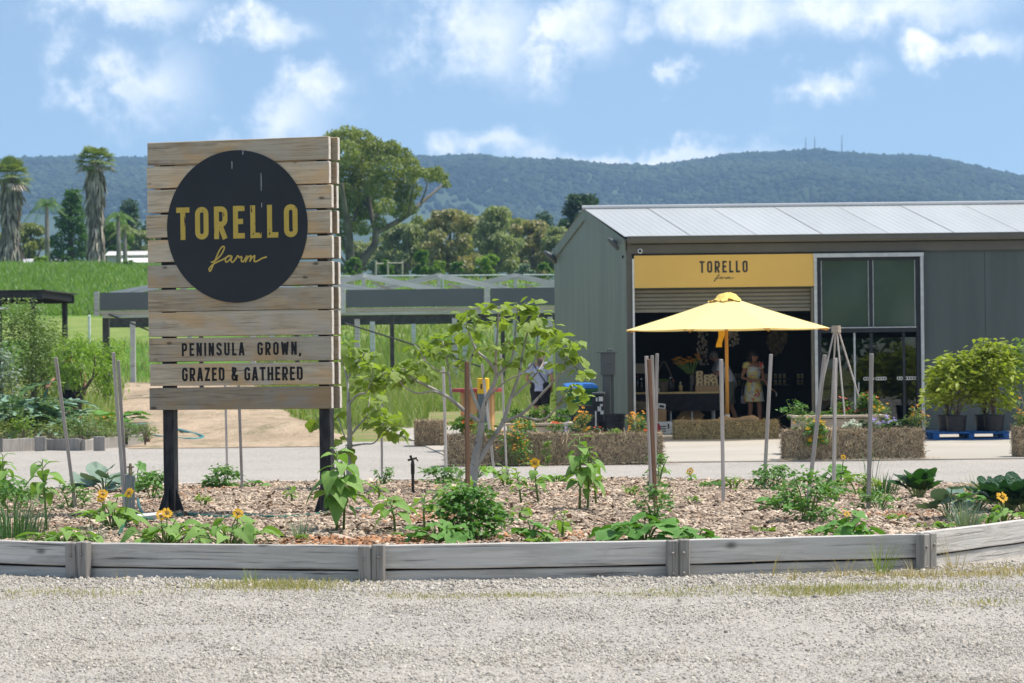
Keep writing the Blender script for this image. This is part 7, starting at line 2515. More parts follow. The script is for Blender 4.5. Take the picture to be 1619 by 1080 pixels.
# ------------------------------------------------------------------ the left garden bed
ly = [gp(-120, 722), gp(0, 716), gp(65, 713), gp(130, 714), gp(232, 704)]
lg = T('low_sleeper_wall', 'low broken row of weathered sleepers edging the left garden', 'edging', (ly[1].x, ly[1].y, 0))
for i in range(len(ly) - 1):
    plank('board', (ly[i].x + .05, ly[i].y, 0), (ly[i + 1].x - .05, ly[i + 1].y, 0), -.05, .25 - .015 * i, .07, 0, MATS['sleeper_post'], lg, .03)
for px, lb in ((65, 0), (158, 1)):
    q = gp(px, 714)
    bx('post', (q.x, q.y - .06, .12), (.2, .07, .30), MATS['sleeper_post'], lg, .01)
mb = MB(); q = [gp(-160, 716), gp(236, 703), Vector((-9.0, 70, 0)), Vector((-16, 70, 0))]
gs_ = MB().add([(p.x, p.y + .12, .12) for p in q] + [(p.x, p.y + .12, -.1) for p in q], [(0, 1, 2, 3), (0, 4, 5, 1), (1, 5, 6, 2), (2, 6, 7, 3)]).build('garden_soil', MATS['soil'])
gs_['kind'] = 'structure'
GZ = .10


def gq(px, d):
    return Vector(((px - PX0) / FPX * d + .0, d, GZ))


gpL = 'shrubs and herbs of the left garden'
for i, (px, d, h, r, n, m_, lb) in enumerate(((12, 51.6, .42, .36, 700, 'herb_leaf', 'yellow-green cushion herb at the far left above the sleepers'), (38, 51.4, .55, .26, 560, 'lime_leaf', 'bright yellow-green creeper falling over the left sleepers'), (78, 51.8, .38, .34, 600, 'herb_leaf', 'yellow-green cushion herb below the artichoke'),
                                              (130, 51.6, .48, .46, 1100, 'olive_leaf', 'grey-green cushion shrub left of the two leaning stakes'), (165, 52.2, .46, .34, 700, 'herb_leaf', 'olive cushion herb behind the two leaning stakes'), (200, 52.6, .34, .26, 420, 'tomato_leaf', 'low green herb at the right end of the sleepers'),
                                              (228, 52.2, .32, .24, 420, 'olive_leaf', 'small olive herb spilling past the sleeper end'))):
    shrub('herb_cushion', lb, gq(px, d), h, r, r * .8, n, .05, m_, 5, .1, gpL, 20)
for i, (px, d, h, r, n, m_, ls, lb) in enumerate(((28, 60, 2.55, 1.1, 9000, 'olive_leaf', .075, 'large fine-leaved grey-green shrub at the left edge'), (72, 62.5, 2.2, .75, 4600, 'olive_leaf', .075, 'right-hand lobe shrub beside the large grey-green one'), (-8, 57, 1.7, .6, 1600, 'silver_leaf', .09, 'tall seedy green stalks at the very left edge'))):
    shrub('garden_shrub', lb, gq(px, d), h, r, r, n, ls, m_, 12, .12, gpL, 60, tight=.16)


def artichoke(px, d, h, n, size, label, seed):
    rr = random.Random(seed)
    t = T('artichoke_plant', label, 'plant', gq(px, d), 0, gpL)
    mb = MB()
    for k in range(n):
        az = GA * k
        z = h * (.15 + .75 * (k / n)) * rr.uniform(.8, 1.1)
        e = Vector((math.cos(az) * .18, math.sin(az) * .18, z))
        mb.tube([(0, 0, 0), Vector((0, 0, z * .7)), e], .012, 5)
        put_leaf('arti', t, e, az, rr.uniform(.1, .75), size * rr.uniform(.75, 1.1), rr.uniform(-.3, .3), rr)
    mb.build('stem', MATS['stalk'], t, w=False)


artichoke(62, 55.0, .85, 40, .85, 'silver-green artichoke with jagged leaves left of the leaning stake', 1)
artichoke(20, 54.5, .95, 40, .85, 'silver-green artichoke at the left edge of the garden', 2)
artichoke(92, 54.2, .55, 26, .65, 'low silver artichoke right behind the leaning stake', 3)
shrub('flower_patch', 'strip of orange calendula below the peach tree', gq(150, 56.5), .35, .7, .3, 420, .06, 'tomato_leaf', 5, .1, gpL, 24)
q_ = np.stack([RNG.uniform(-.62, .62, 34), RNG.uniform(-.3, .1, 34), RNG.uniform(.28, .42, 34)], 1)
fp = [o for o in bpy.data.objects if o.name.startswith('flower_patch')][0]
flower_dots(fp, q_, .035, 'petal_orange')
squashy = T('rhubarb_plant', 'broad dark leaves of rhubarb right of the peach tree', 'plant', gq(186, 57), 0, gpL)
rr = random.Random(3)
for k in range(12):
    az = GA * k
    put_leaf('squash', squashy, Vector((math.cos(az) * .25, math.sin(az) * .2, .30 + .2 * rr.random())), az, rr.uniform(-.2, .5), .42 * rr.uniform(.8, 1.1), 0, rr)
MB().tube([(0, 0, 0), (0, 0, .3)], .03, 6).build('stem', MATS['stalk'], squashy, w=False)

# peach tree
pk = gq(122, 58)
pt = T('peach_tree', 'small bright-leaved peach tree beside the gardener', 'tree', pk)
def lp(px, py, d=58.0):
    return at(px, py, d)
for i, (P, r0, r1) in enumerate((([(124, 672), (126, 645), (132, 620), (146, 598)], .05, .03), ([(132, 620), (128, 590), (118, 560)], .025, .01), ([(146, 598), (160, 585), (172, 565)], .022, .008), ([(146, 598), (150, 575), (148, 552)], .022, .008), ([(127, 640), (112, 610), (100, 585)], .022, .008), ([(160, 585), (168, 600), (174, 612)], .012, .006))):
    MB().tube(catmull([tuple(lp(a, b, 58 + .2 * (i % 3 - 1))) for a, b in P], 4), [r0 + (r1 - r0) * k / (4 * (len(P) - 1)) for k in range(4 * (len(P) - 1) + 1)], 7).build('trunk' if i == 0 else 'branch', MATS['bark_brown'], pt, smooth=True)
CC = [(100, 555), (112, 545), (125, 538), (105, 575), (118, 562), (132, 552), (140, 545), (150, 552), (158, 560), (170, 562), (176, 572), (165, 580), (150, 570), (180, 560), (172, 590), (168, 605), (178, 615), (160, 610), (98, 590), (108, 600), (150, 590), (128, 572), (115, 585), (120, 605), (183, 548)]
pos = []
for (a, b) in CC:
    c_ = lp(a, b, 58 + RNG.normal(0, .3))
    pos.append(np.array(c_) + RNG.normal(0, 1, (92, 3)) * np.array([.12, .14, .09]))
pos = np.concatenate(pos) - np.array(pk)
foliage('foliage', small_leaves(len(pos), pos, .13, NARROW, (-1.1, .1)), 'peach_leaf', pt)

# ------------------------------------------------------------------ trees
def leafcloud(C, Rr, n, ls, squash_=.8, hang=False, shape=None):
    """leaves spread over the shells of many clumps"""
    C = np.asarray(C, float); K = len(C)
    w = Rr ** 2; idx = RNG.choice(K, n, p=w / w.sum())
    d = RNG.normal(0, 1, (n, 3)); d /= np.linalg.norm(d, axis=1, keepdims=True)
    r = Rr[idx] * (1 - .55 * RNG.random(n) ** 1.6)
    pos = C[idx] + d * r[:, None] * np.array([1, 1, squash_])
    sh = shape or SMALL
    az = RNG.uniform(0, 6.28, n)
    pit = RNG.uniform(-1.3, -.2, n) if hang else RNG.uniform(-.9, .7, n)
    s = ls * RNG.uniform(.6, 1.3, n)
    return scat(sh[0], sh[1], pos, rots(az, pit, RNG.uniform(-1.2, 1.2, n)), np.stack([s, s, s], 1))


def tree(name, label, px, pyb, y, pytop, wpx, mat, n=5000, ls=.45, clumps=34, bark='bark_euc', trunk=.3, lowest=.25, group=None, clr=(.13, .2), hang=True, forks=5, offs=0.0, seed=0):
    rr = random.Random(seed + px)
    x = at(px, pyb, y).x
    zb = terr(x, y) - .3
    zt = at(px, pytop, y).z
    h = zt - zb
    w = wpx / FPX * y / 2
    t = T(name, label, 'tree', (x, y, zb), 0, group)
    C, Rr = [], []
    for k in range(clumps):
        z = lowest + (1 - lowest) * rr.random() ** .8
        e = math.sin(math.pi * min(.97, max(.12, (z - lowest) / (1 - lowest) * .72 + .22))) ** .55
        an, u = rr.uniform(0, 6.28), math.sqrt(rr.random())
        rk = rr.uniform(*clr) * max(h * .55, w)
        C.append((offs * z * w + math.cos(an) * u * max(.05, w * e - rk * .6), math.sin(an) * u * w * e * .9, min(z * h, h - rk * .75)))
        Rr.append(rk)
    C, Rr = np.array(C), np.array(Rr)
    mb = MB()
    mb.tube([(0, 0, 0), (rr.uniform(-.1, .1) * w, 0, h * .18), (rr.uniform(-.15, .15) * w, 0, h * .4), (offs * w * .5, 0, h * .7)], [trunk, trunk * .8, trunk * .55, trunk * .15], 9)
    for k in range(forks + 4):
        e = Vector(C[k % clumps])
        s_ = Vector((0, 0, h * rr.uniform(.12, .4)))
        mb.tube([s_, s_.lerp(e, .5) + Vector((0, 0, -.04 * h)), e], [trunk * .5, trunk * .3, trunk * .08], 6)
    mb.build('trunk', MATS[bark], t, w=False, smooth=True)
    foliage('crown', leafcloud(C, Rr, n, ls, .75, hang), mat, t)
    return t


# the big eucalyptus right of the sign
EY = 215.0
eb_ = at(556, 440, EY)
zb = terr(eb_.x, EY) - .3
big = T('eucalyptus_tree', 'tallest spreading eucalyptus with dark forked trunk behind the sign', 'tree', (eb_.x, EY, zb))


def ep(px, py, dy=0):
    return at(px, py, EY + dy)


LB = [([(556, 442), (553, 400), (552, 370), (545, 330), (540, 290)], .42, .12), ([(560, 440), (575, 410), (592, 388), (593, 365), (585, 330), (580, 290)], .40, .12), ([(593, 368), (620, 355), (645, 340), (665, 322), (685, 305), (700, 292)], .24, .06), ([(552, 400), (540, 372), (525, 340)], .2, .06),
      ([(590, 350), (610, 320), (628, 290), (640, 265)], .16, .05), ([(552, 370), (565, 330), (570, 280), (575, 235)], .18, .05), ([(645, 340), (650, 315), (655, 290)], .1, .04), ([(665, 322), (675, 295), (672, 280)], .08, .03), ([(585, 330), (560, 300), (550, 260)], .12, .04), ([(556, 440), (545, 415), (530, 395)], .16, .05)]
mb = MB()
for i, (P, r0, r1) in enumerate(LB):
    Q = catmull([tuple(ep(a, b, (i % 3 - 1) * .8 * k)) for k, (a, b) in enumerate(P)], 3)
    mb.tube(Q, [r0 + (r1 - r0) * k / (len(Q) - 1) for k in range(len(Q))], 8)
mb.build('trunk', MATS['bark_euc'], big, smooth=True)
EC = [(530, 218, 20), (550, 215, 24), (570, 218, 22), (590, 228, 20), (545, 240, 26), (570, 245, 26), (600, 240, 24), (620, 232, 16), (634, 245, 20), (650, 258, 16), (655, 270, 14), (610, 262, 26), (640, 280, 22), (580, 275, 28), (550, 275, 28), (530, 265, 22), (600, 295, 26),
      (625, 300, 22), (570, 305, 28), (545, 310, 28), (530, 330, 22), (560, 340, 24), (585, 330, 22), (610, 325, 18), (640, 315, 18), (655, 300, 14), (680, 275, 15), (697, 278, 13), (690, 270, 12), (706, 290, 8), (668, 272, 10), (545, 360, 20), (525, 300, 22), (632, 335, 14), (650, 330, 12), (575, 360, 14), (600, 350, 12), (660, 345, 9), (535, 385, 14)]
C = np.array([np.array(ep(a, b, RNG.normal(0, 1.6))) for a, b, _ in EC]) - np.array(ORG[big.name])
Rr = np.array([k / FPX * EY * .95 for _, _, k in EC])
foliage('crown', leafcloud(C, Rr, 19000, .26, .8, True), 'euc_leaf', big)

gpT = 'mixed trees beyond the slope'
tree('eucalyptus_tree', 'grey-olive eucalyptus just right of the tallest tree', 640, 436, 250, 352, 100, 'euc_grey', 6500, .36, 40, 'bark_pale', group=gpT, seed=1)
tree('eucalyptus_tree', 'broad eucalyptus with rusty crown in the middle of the row', 712, 436, 245, 330, 105, 'euc_rust', 7500, .36, 46, 'bark_euc', group=gpT, seed=2)
tree('eucalyptus_tree', 'tall grey eucalyptus with a raised tuft right of the rusty one', 785, 436, 250, 325, 92, 'euc_grey', 7000, .36, 42, 'bark_pale', group=gpT, seed=3)
tree('eucalyptus_tree', 'low rusty eucalyptus left of the shed gable', 842, 436, 256, 346, 92, 'euc_rust', 6500, .36, 42, 'bark_pale', group=gpT, seed=4)
tree('eucalyptus_tree', 'grey eucalyptus touching the shed gable', 884, 436, 252, 356, 60, 'euc_grey', 4200, .36, 30, 'bark_pale', group=gpT, seed=5)
tree('eucalyptus_tree', 'dim dense tree filling the gap behind the rusty middle one', 678, 436, 275, 345, 90, 'euc_leaf', 5200, .42, 38, group=gpT, seed=6)
tree('eucalyptus_tree', 'dim dense tree behind the tall grey eucalyptus', 745, 436, 280, 340, 95, 'euc_leaf', 5200, .42, 38, group=gpT, seed=7)
tree('eucalyptus_tree', 'dim dense tree behind the low rusty eucalyptus', 815, 436, 284, 344, 90, 'euc_leaf', 5200, .42, 38, group=gpT, seed=8)
tree('eucalyptus_tree', 'dim tree low between the tallest eucalyptus and its neighbour', 605, 436, 262, 370, 75, 'euc_grey', 4200, .38, 30, group=gpT, seed=9)
tree('eucalyptus_tree', 'shaded tree behind the tallest eucalyptus trunk', 562, 436, 258, 380, 70, 'euc_grey', 3600, .38, 26, group=gpT, seed=10)
tree('pine_tree', 'dark flat-topped pine rising behind the shed ridge', 915, 440, 262, 307, 100, 'pine_leaf', 8000, .34, 46, 'bark_brown', group=gpT, hang=False, clr=(.10, .15), lowest=.35, seed=11)
tree('pine_tree', 'tiny dark pine tip above the low rusty eucalyptus', 862, 436, 300, 333, 26, 'pine_leaf', 1600, .34, 14, 'bark_brown', group=gpT, hang=False, seed=12)
gpS2 = 'bright saplings in front of the tree row'
tree('sapling', 'bright green round sapling left of the bare post frame', 563, 440, 208, 408, 40, 'sapling_leaf', 2600, .20, 22, 'bark_brown', .06, .1, gpS2, hang=False, seed=1)
tree('sapling', 'bright sapling inside the bare post frame', 612, 440, 207, 410, 26, 'sapling_leaf', 1800, .20, 18, 'bark_brown', .06, .1, gpS2, hang=False, seed=2)
tree('sapling', 'tallest bright sapling right of the bare post frame', 668, 440, 205, 396, 34, 'sapling_leaf', 2400, .20, 22, 'bark_brown', .07, .15, gpS2, hang=False, seed=3)
tree('sapling', 'thin pale sapling right of the tallest bright one', 694, 440, 206, 412, 30, 'lime_leaf', 1100, .18, 16, 'bark_brown', .05, .1, gpS2, hang=False, seed=4)
tree('sapling', 'bright upright sapling below the rusty eucalyptus', 724, 440, 205, 412, 24, 'sapling_leaf', 1600, .20, 16, 'bark_brown', .06, .1, gpS2, hang=False, seed=5)
tree('sapling', 'widest yellow-green sapling in front of the tall grey eucalyptus', 772, 442, 206, 402, 52, 'lime_leaf', 2800, .20, 26, 'bark_brown', .07, .06, gpS2, hang=False, seed=6)
tree('sapling', 'pale whitish bush left of the shed wall', 830, 442, 204, 418, 34, 'silver_leaf', 1700, .2, 18, 'bark_brown', .05, .05, gpS2, hang=False, seed=7)
tree('sapling', 'small green bush beside the shed wall', 862, 442, 206, 416, 32, 'sapling_leaf', 1700, .2, 18, 'bark_brown', .05, .05, gpS2, hang=False, seed=8)
tree('sapling', 'thin grey shrub behind the post frame', 590, 440, 212, 412, 30, 'silver_leaf', 1200, .2, 16, 'bark_brown', .05, .1, gpS2, hang=False, seed=9)

# trees and bushes on the left, behind the bank
gpN = 'trees behind the grassy bank'
tree('leafy_tree', 'dim green tree between the two small palms at left', 50, 432, 240, 352, 70, 'euc_leaf', 4200, .36, 30, group=gpN, seed=1)
tree('leafy_tree', 'green tree right behind the tall palm trunk', 178, 432, 240, 345, 70, 'sapling_leaf', 4200, .34, 30, group=gpN, seed=2)
tree('leafy_tree', 'dark round tree against the hill left of the sign', 205, 432, 300, 314, 34, 'pine_leaf', 2600, .36, 20, group=gpN, hang=False, lowest=.45, seed=3)
tree('leafy_tree', 'dim olive tree touching the left sign edge', 222, 432, 262, 362, 60, 'euc_grey', 4200, .36, 30, group=gpN, seed=4)
tree('leafy_tree', 'dim tree at the far left edge behind the first palm', -5, 432, 245, 368, 70, 'euc_leaf', 3600, .36, 26, group=gpN, seed=5)
tree('leafy_tree', 'dark tree glimpsed through the left edge of the sign', 250, 432, 270, 340, 60, 'pine_leaf', 3000, .36, 26, group=gpN, hang=False, seed=6)
tree('low_bush', 'low green bush on the bank below the white building', 205, 436, 208, 412, 44, 'sapling_leaf', 1800, .2, 18, 'bark_brown', .05, .05, gpN, hang=False, seed=7)
tree('low_bush', 'yellow-green bush at the foot of the small left palm', 66, 436, 210, 405, 40, 'lime_leaf', 1600, .22, 18, 'bark_brown', .05, .05, gpN, hang=False, seed=8)

# layered conifer
cy = 222.0
cx_ = at(112, 430, cy).x
cb = terr(cx_, cy) - .3
ctop = at(118, 296, cy).z - cb
cf = T('conifer_tree', 'bright green layered conifer between the two tall palms', 'tree', (cx_, cy, cb), 0, gpN)
MB().tube([(0, 0, 0), (0, 0, ctop * .5), (.2, 0, ctop)], [.3, .2, .04], 8).build('trunk', MATS['bark_brown'], cf, w=False)
C, Rr = [], []
for k in range(90):
    f = (k / 90)
    rad_ = (1 - f) * 1.75 + .35
    an = GA * k
    rr_ = rad_ * RNG.uniform(.55, 1.0)
    C.append((math.cos(an) * rr_ + .2 * f, math.sin(an) * rr_, ctop * (.12 + .86 * f) - .25 * rr_))
    Rr.append(RNG.uniform(.38, .62) * (1.1 - .35 * f))
foliage('crown', leafcloud(np.array(C), np.array(Rr), 11000, .2, .45, False), 'conifer_leaf', cf)


# palms
def fan_palm(px, pyb, y, pytop, crown, skirt0, skirt1, label, seed):
    """tall fan palm with a shaggy skirt of dead fronds"""
    rr = np.random.default_rng(seed)
    x = at(px, pyb, y).x
    zb_ = terr(x, y) - .4
    k = y / FPX
    h = at(px, pytop, y).z - zb_ - crown * k * .8
    t = T('fan_palm', label, 'palm tree', (x, y, zb_), 0, 'palms behind the grassy bank')
    MB().tube([(0, 0, 0), (.05, 0, h * .5), (0, 0, h)], [.42, .30, .24], 10).build('trunk', MATS['palm_core'], t, w=False, smooth=True)
    n = 1500
    f = rr.random(n)
    zz = h * (1.02 - .98 * f)
    prof = np.interp(f, [0, .12, .3, .45, .62, .85, 1], [.35, .85, .80, .62, .55, .95, .85]) * skirt0 * k
    an = rr.uniform(0, 6.28, n)
    pos = np.stack([np.cos(an) * prof * .7, np.sin(an) * prof * .7, zz], 1)
    L = rr.uniform(.6, 1.5, n)
    v1, f1 = scat(NARROW[0], NARROW[1], pos, rots(an + rr.normal(0, .3, n), rr.normal(-1.32, .16, n), rr.uniform(-.6, .6, n)), np.stack([L * .55, L, L], 1))
    foliage('dead_frond_skirt', (v1, f1), 'palm_skirt', t)
    for j in range(34):
        az = GA * j
        pit = 1.25 - 1.75 * (j / 34) ** .9 + rr.normal(0, .1)
        st = crown * k * rr.uniform(.45, .62)
        e = Vector((math.cos(az) * math.cos(pit) * st, math.sin(az) * math.cos(pit) * st, h + math.sin(pit) * st))
        mb = MB()
        mb.tube([(0, 0, h - .1), e], [.03, .02], 4)
        d = Vector((math.cos(az) * math.cos(pit), math.sin(az) * math.cos(pit), math.sin(pit)))
        sd = Vector((-math.sin(az), math.cos(az), 0)); up = sd.cross(d)
        R0 = crown * k * rr.uniform(.5, .68)
        for q in range(15):
            a = (q - 7) / 7 * 1.45
            dd = (d * math.cos(a) + sd * math.sin(a))
            w_ = (sd * math.cos(a) - d * math.sin(a)) * R0 * .075
            m1 = e + dd * R0 * .55 + up * .03 * (1 if q % 2 else -1)
            tip = e + dd * R0 * (1 - .15 * abs(a)) + Vector((0, 0, -R0 * .22))
            mb.add([e, m1 + w_, tip, m1 - w_], [(0, 1, 2, 3)])
        mb.build('frond', MATS['palm_leaf'] if j < 29 else MATS['palm_skirt'], t, w=False)


fan_palm(152, 430, 214, 230, 34, 17, 24, 'tallest fan palm with grey skirt of dead fronds left of the sign', 1)
fan_palm(18, 430, 214, 252, 36, 22, 26, 'thick fan palm with brown skirt at the left edge', 2)


def feather_palm(px, pyb, y, pytop, r, label, seed):
    rr = np.random.default_rng(seed)
    x = at(px, pyb, y).x
    zb_ = terr(x, y) - .4
    k = y / FPX
    h = at(px, pytop, y).z - zb_ - r * k * .75
    t = T('feather_palm', label, 'palm tree', (x, y, zb_), 0, 'palms behind the grassy bank')
    MB().tube([(0, 0, 0), (0, 0, h)], [.22, .14], 8).build('trunk', MATS['bark_pale'], t, w=False, smooth=True)
    for j in range(15):
        az = GA * j; pit = 1.2 - 1.1 * (j / 15) + rr.normal(0, .1)
        L = r * k * rr.uniform(.95, 1.25)
        mb = MB()
        P = []
        for q in range(9):
            s_ = q / 8
            P.append(Vector((math.cos(az) * math.cos(pit) * L * s_, math.sin(az) * math.cos(pit) * L * s_, h + math.sin(pit) * L * s_ - .75 * L * s_ ** 2.2)))
        mb.tube(P, .02, 4)
        for q in range(1, 9):
            for s_ in (-1, 1):
                for m_ in (0, .5):
                    b = P[q - 1].lerp(P[q], m_)
                    tn = (P[q] - P[q - 1]).normalized()
                    sd = Vector((-math.sin(az), math.cos(az), 0)) * s_
                    ln = L * .3 * math.sin(math.pi * (q + m_) / 10)
                    tip = b + sd * ln * .7 + tn * ln * .6 + Vector((0, 0, -ln * .45))
                    mb.add([b, b.lerp(tip, .5) + tn * .03, tip, b.lerp(tip, .5) - tn * .03], [(0, 1, 2, 3)])
        mb.build('frond', MATS['sapling_leaf' if seed % 2 else 'palm_leaf'], t, w=False)


feather_palm(75, 430, 218, 300, 34, 'slim feather palm left of the conifer', 1)
feather_palm(188, 430, 220, 322, 30, 'feather palm with pale fronds left of the sign, right of the tall palm', 3)
feather_palm(198, 430, 225, 345, 26, 'short feather palm next to the sign edge', 2)

# trees standing behind the photographer, mirrored in the shopfront glass
gpB = 'trees behind the viewpoint'
for i, (x, y, h, w_, m_, lb) in enumerate(((14, -30, 15, 6, 'sapling_leaf', 'tall green tree behind the viewpoint, nearest the shop side'), (27, -34, 19, 7, 'euc_leaf', 'tall eucalyptus behind the viewpoint towards the right'), (3, -36, 14, 6, 'conifer_leaf', 'dense tree behind the viewpoint in the middle'), (42, -28, 16, 8, 'sapling_leaf', 'broad tree behind the viewpoint far to the right'), (-12, -38, 15, 7, 'euc_leaf', 'tall tree behind the viewpoint to the left'))):
    t = T('yard_tree', lb, 'tree', (x, y, 0), 0, gpB)
    C, Rr = [], []
    for k in range(40):
        z = RNG.uniform(.0, .95); e = math.sin(math.pi * (z * .75 + .2)) ** .6; an = RNG.uniform(0, 6.28); u = math.sqrt(RNG.random())
        C.append((math.cos(an) * u * w_ * e, math.sin(an) * u * w_ * e, z * h)); Rr.append(RNG.uniform(1.2, 2.3))
    MB().tube([(0, 0, -.2), (0, 0, h * .75)], [.35, .08], 8).build('trunk', MATS['bark_euc'], t, w=False)
    foliage('crown', leafcloud(np.array(C), np.array(Rr), 5200, .8, .8, False), m_, t)

# ------------------------------------------------------------------ people
def skin_mesh(name, verts, edges, radii, root=0, sub=2):
    me = bpy.data.meshes.new(name + '_graph')
    me.from_pydata([tuple(v_) for v_ in verts], edges, [])
    o = bpy.data.objects.new(name + '_graph', me)
    COL.objects.link(o)
    o.modifiers.new('skin', 'SKIN')
    for i, r_ in enumerate(radii):
        sv = me.skin_vertices[0].data[i]
        sv.radius = (r_, r_) if not isinstance(r_, tuple) else r_
        sv.use_root = (i == root)
    ss_ = o.modifiers.new('sub', 'SUBSURF'); ss_.levels = ss_.render_levels = sub
    dg = bpy.context.evaluated_depsgraph_get()
    out = bpy.data.meshes.new_from_object(o.evaluated_get(dg))
    out.name = name
    bpy.data.objects.remove(o); bpy.data.meshes.remove(me)
    out.polygons.foreach_set('use_smooth', [True] * len(out.polygons))
    return out


def body(parent, J, mat, slim=1.0, hands=True):
    """one continuous skinned figure from joint positions"""
    V, E, Rd, ix = [], [], [], {}

    def add(k, p, r_, to=None):
        ix[k] = len(V); V.append(Vector(p)); Rd.append(r_)
        if to is not None:
            E.append((ix[to], ix[k]))
    g = slim
    add('pelvis', J['pelvis'], .125 * g)
    add('waist', J['waist'], .105 * g, 'pelvis')
    add('chest', J['chest'], .13 * g, 'waist')
    nk = J['chest'].lerp(J['neck'], .8)
    add('collar', nk, .085 * g, 'chest')
    add('neck', J['neck'], .048, 'collar')
    hd = J['head']; up = (hd - J['neck']).normalized()
    add('jaw', hd - up * .055 + J['face'] * .02, .068, 'neck')
    add('skull', hd + up * .015 - J['face'] * .008, .088, 'jaw')
    add('crown', hd + up * .085 - J['face'] * .01, .06, 'skull')
    add('nose', hd - up * .02 + J['face'] * .102, .013, 'jaw')
    for s_ in ('l', 'r'):
        add('sh' + s_, J['sh' + s_], .058 * g, 'collar')
        add('el' + s_, J['el' + s_], .041 * g, 'sh' + s_)
        add('wr' + s_, J['wr' + s_], .028 * g, 'el' + s_)
        d = (J['wr' + s_] - J['el' + s_]).normalized()
        hdn = J.get('hd' + s_, d)
        pm_ = J['wr' + s_] + hdn * .06
        add('palm' + s_, pm_, (.036, .02), 'wr' + s_)
        sd = hdn.cross(J['face']).normalized() if hdn.cross(J['face']).length > .1 else Vector((1, 0, 0))
        cu = hdn.cross(sd).normalized()
        for k, (o_, L) in enumerate(((-.03, .07), (-.012, .082), (.008, .078), (.027, .062))):
            a_ = pm_ + hdn * .045 + sd * o_
            add('f%d%s' % (k, s_), a_, .0085, 'palm' + s_)
            add('g%d%s' % (k, s_), a_ + hdn * L * .5 + cu * .008, .008, 'f%d%s' % (k, s_))
            add('h%d%s' % (k, s_), a_ + hdn * L * .85 + cu * .03, .0065, 'g%d%s' % (k, s_))
        add('t0' + s_, pm_ - sd * .042 + hdn * .0, .0105, 'palm' + s_)
        add('t1' + s_, pm_ - sd * .06 + hdn * .035 + cu * .012, .009, 't0' + s_)
        add('hp' + s_, J['hp' + s_], .085 * g, 'pelvis')
        add('kn' + s_, J['kn' + s_], .055 * g, 'hp' + s_)
        add('cf' + s_, J['kn' + s_].lerp(J['an' + s_], .35), .052 * g, 'kn' + s_)
        add('an' + s_, J['an' + s_], .033, 'cf' + s_)
        tf_ = J.get('toe', J['face']); tf_ = Vector((tf_.x, tf_.y, 0)).normalized()
        add('ft' + s_, J['an' + s_] + tf_ * .10 + Vector((0, 0, -.045)), .032, 'an' + s_)
        add('to' + s_, J['an' + s_] + tf_ * .17 + Vector((0, 0, -.055)), .022, 'ft' + s_)
    me = skin_mesh('body', V, E, Rd)
    return O('body', me, MATS[mat], parent)


def std(h=1.65, face=(0, -1, 0)):
    k = h / 1.65
    f = Vector(face).normalized(); s_ = Vector((-f.y, f.x, 0))      # s_ = the figure's left

    def P(a, b, z):
        return (s_ * a + f * b + Vector((0, 0, z))) * k
    J = {'face': f, 'pelvis': P(0, 0, .90), 'waist': P(0, 0, 1.04), 'chest': P(0, .01, 1.22), 'neck': P(0, 0, 1.41), 'head': P(0, .02, 1.525),
         'shl': P(.165, 0, 1.33), 'shr': P(-.165, 0, 1.33), 'ell': P(.22, -.02, 1.07), 'elr': P(-.22, -.02, 1.07), 'wrl': P(.22, .06, .84), 'wrr': P(-.22, .06, .84),
         'hpl': P(.09, 0, .84), 'hpr': P(-.09, 0, .84), 'knl': P(.09, .02, .46), 'knr': P(-.09, .02, .46), 'anl': P(.09, 0, .08), 'anr': P(-.09, 0, .08)}
    return J, P


def ell(c, r3, mat, name, parent, n=14, M=None):
    rings = [(0, 0, math.sin(a) * r3[2], max(.002, math.cos(a)) * r3[0], max(.002, math.cos(a)) * r3[1]) for a in [R(-88 + 176 * i / 9) for i in range(10)]]
    return MB().loft(rings, n, M=Matrix.Translation(c) @ (M.to_4x4() if M is not None else Matrix())).build(name, MATS[mat], parent, smooth=True, w=False)


def eyes_mouth(parent, J, k=1.0):
    f = J['face']; s_ = Vector((-f.y, f.x, 0)); up = (J['head'] - J['neck']).normalized()
    for q in (-1, 1):
        ell(J['head'] + up * .005 + f * .084 + s_ * q * .032, (.012, .008, .008), 'hair_dark', 'eye', parent, 8)
        ell(J['head'] - up * .01 + s_ * q * .088, (.012, .022, .032), 'skin', 'ear', parent, 8)
    ell(J['head'] - up * .062 + f * .085, (.02, .01, .007), 'red_top', 'mouth', parent, 8)


# dress cloth: splashed pale floral
dm, nt, B = base_mat('floral')
vec = coords(nt)
c_ = mixc(nt, ramp(nt, noise_n(nt, vec, 6, 2), .42, .58), (.66, .67, .62), (.74, .60, .16))
c_ = mixc(nt, ramp(nt, noise_n(nt, vec, 9.3, 2), .58, .64), c_, (.62, .10, .08))
v2 = coords(nt, (1, 1, 1.6))
c_ = mixc(nt, ramp(nt, noise_n(nt, v2, 12, 3), .58, .66), c_, (.36, .42, .5))
nt.links.new(c_, B.inputs['Base Color']); B.inputs['Roughness'].default_value = .9
MATS['floral'] = dm

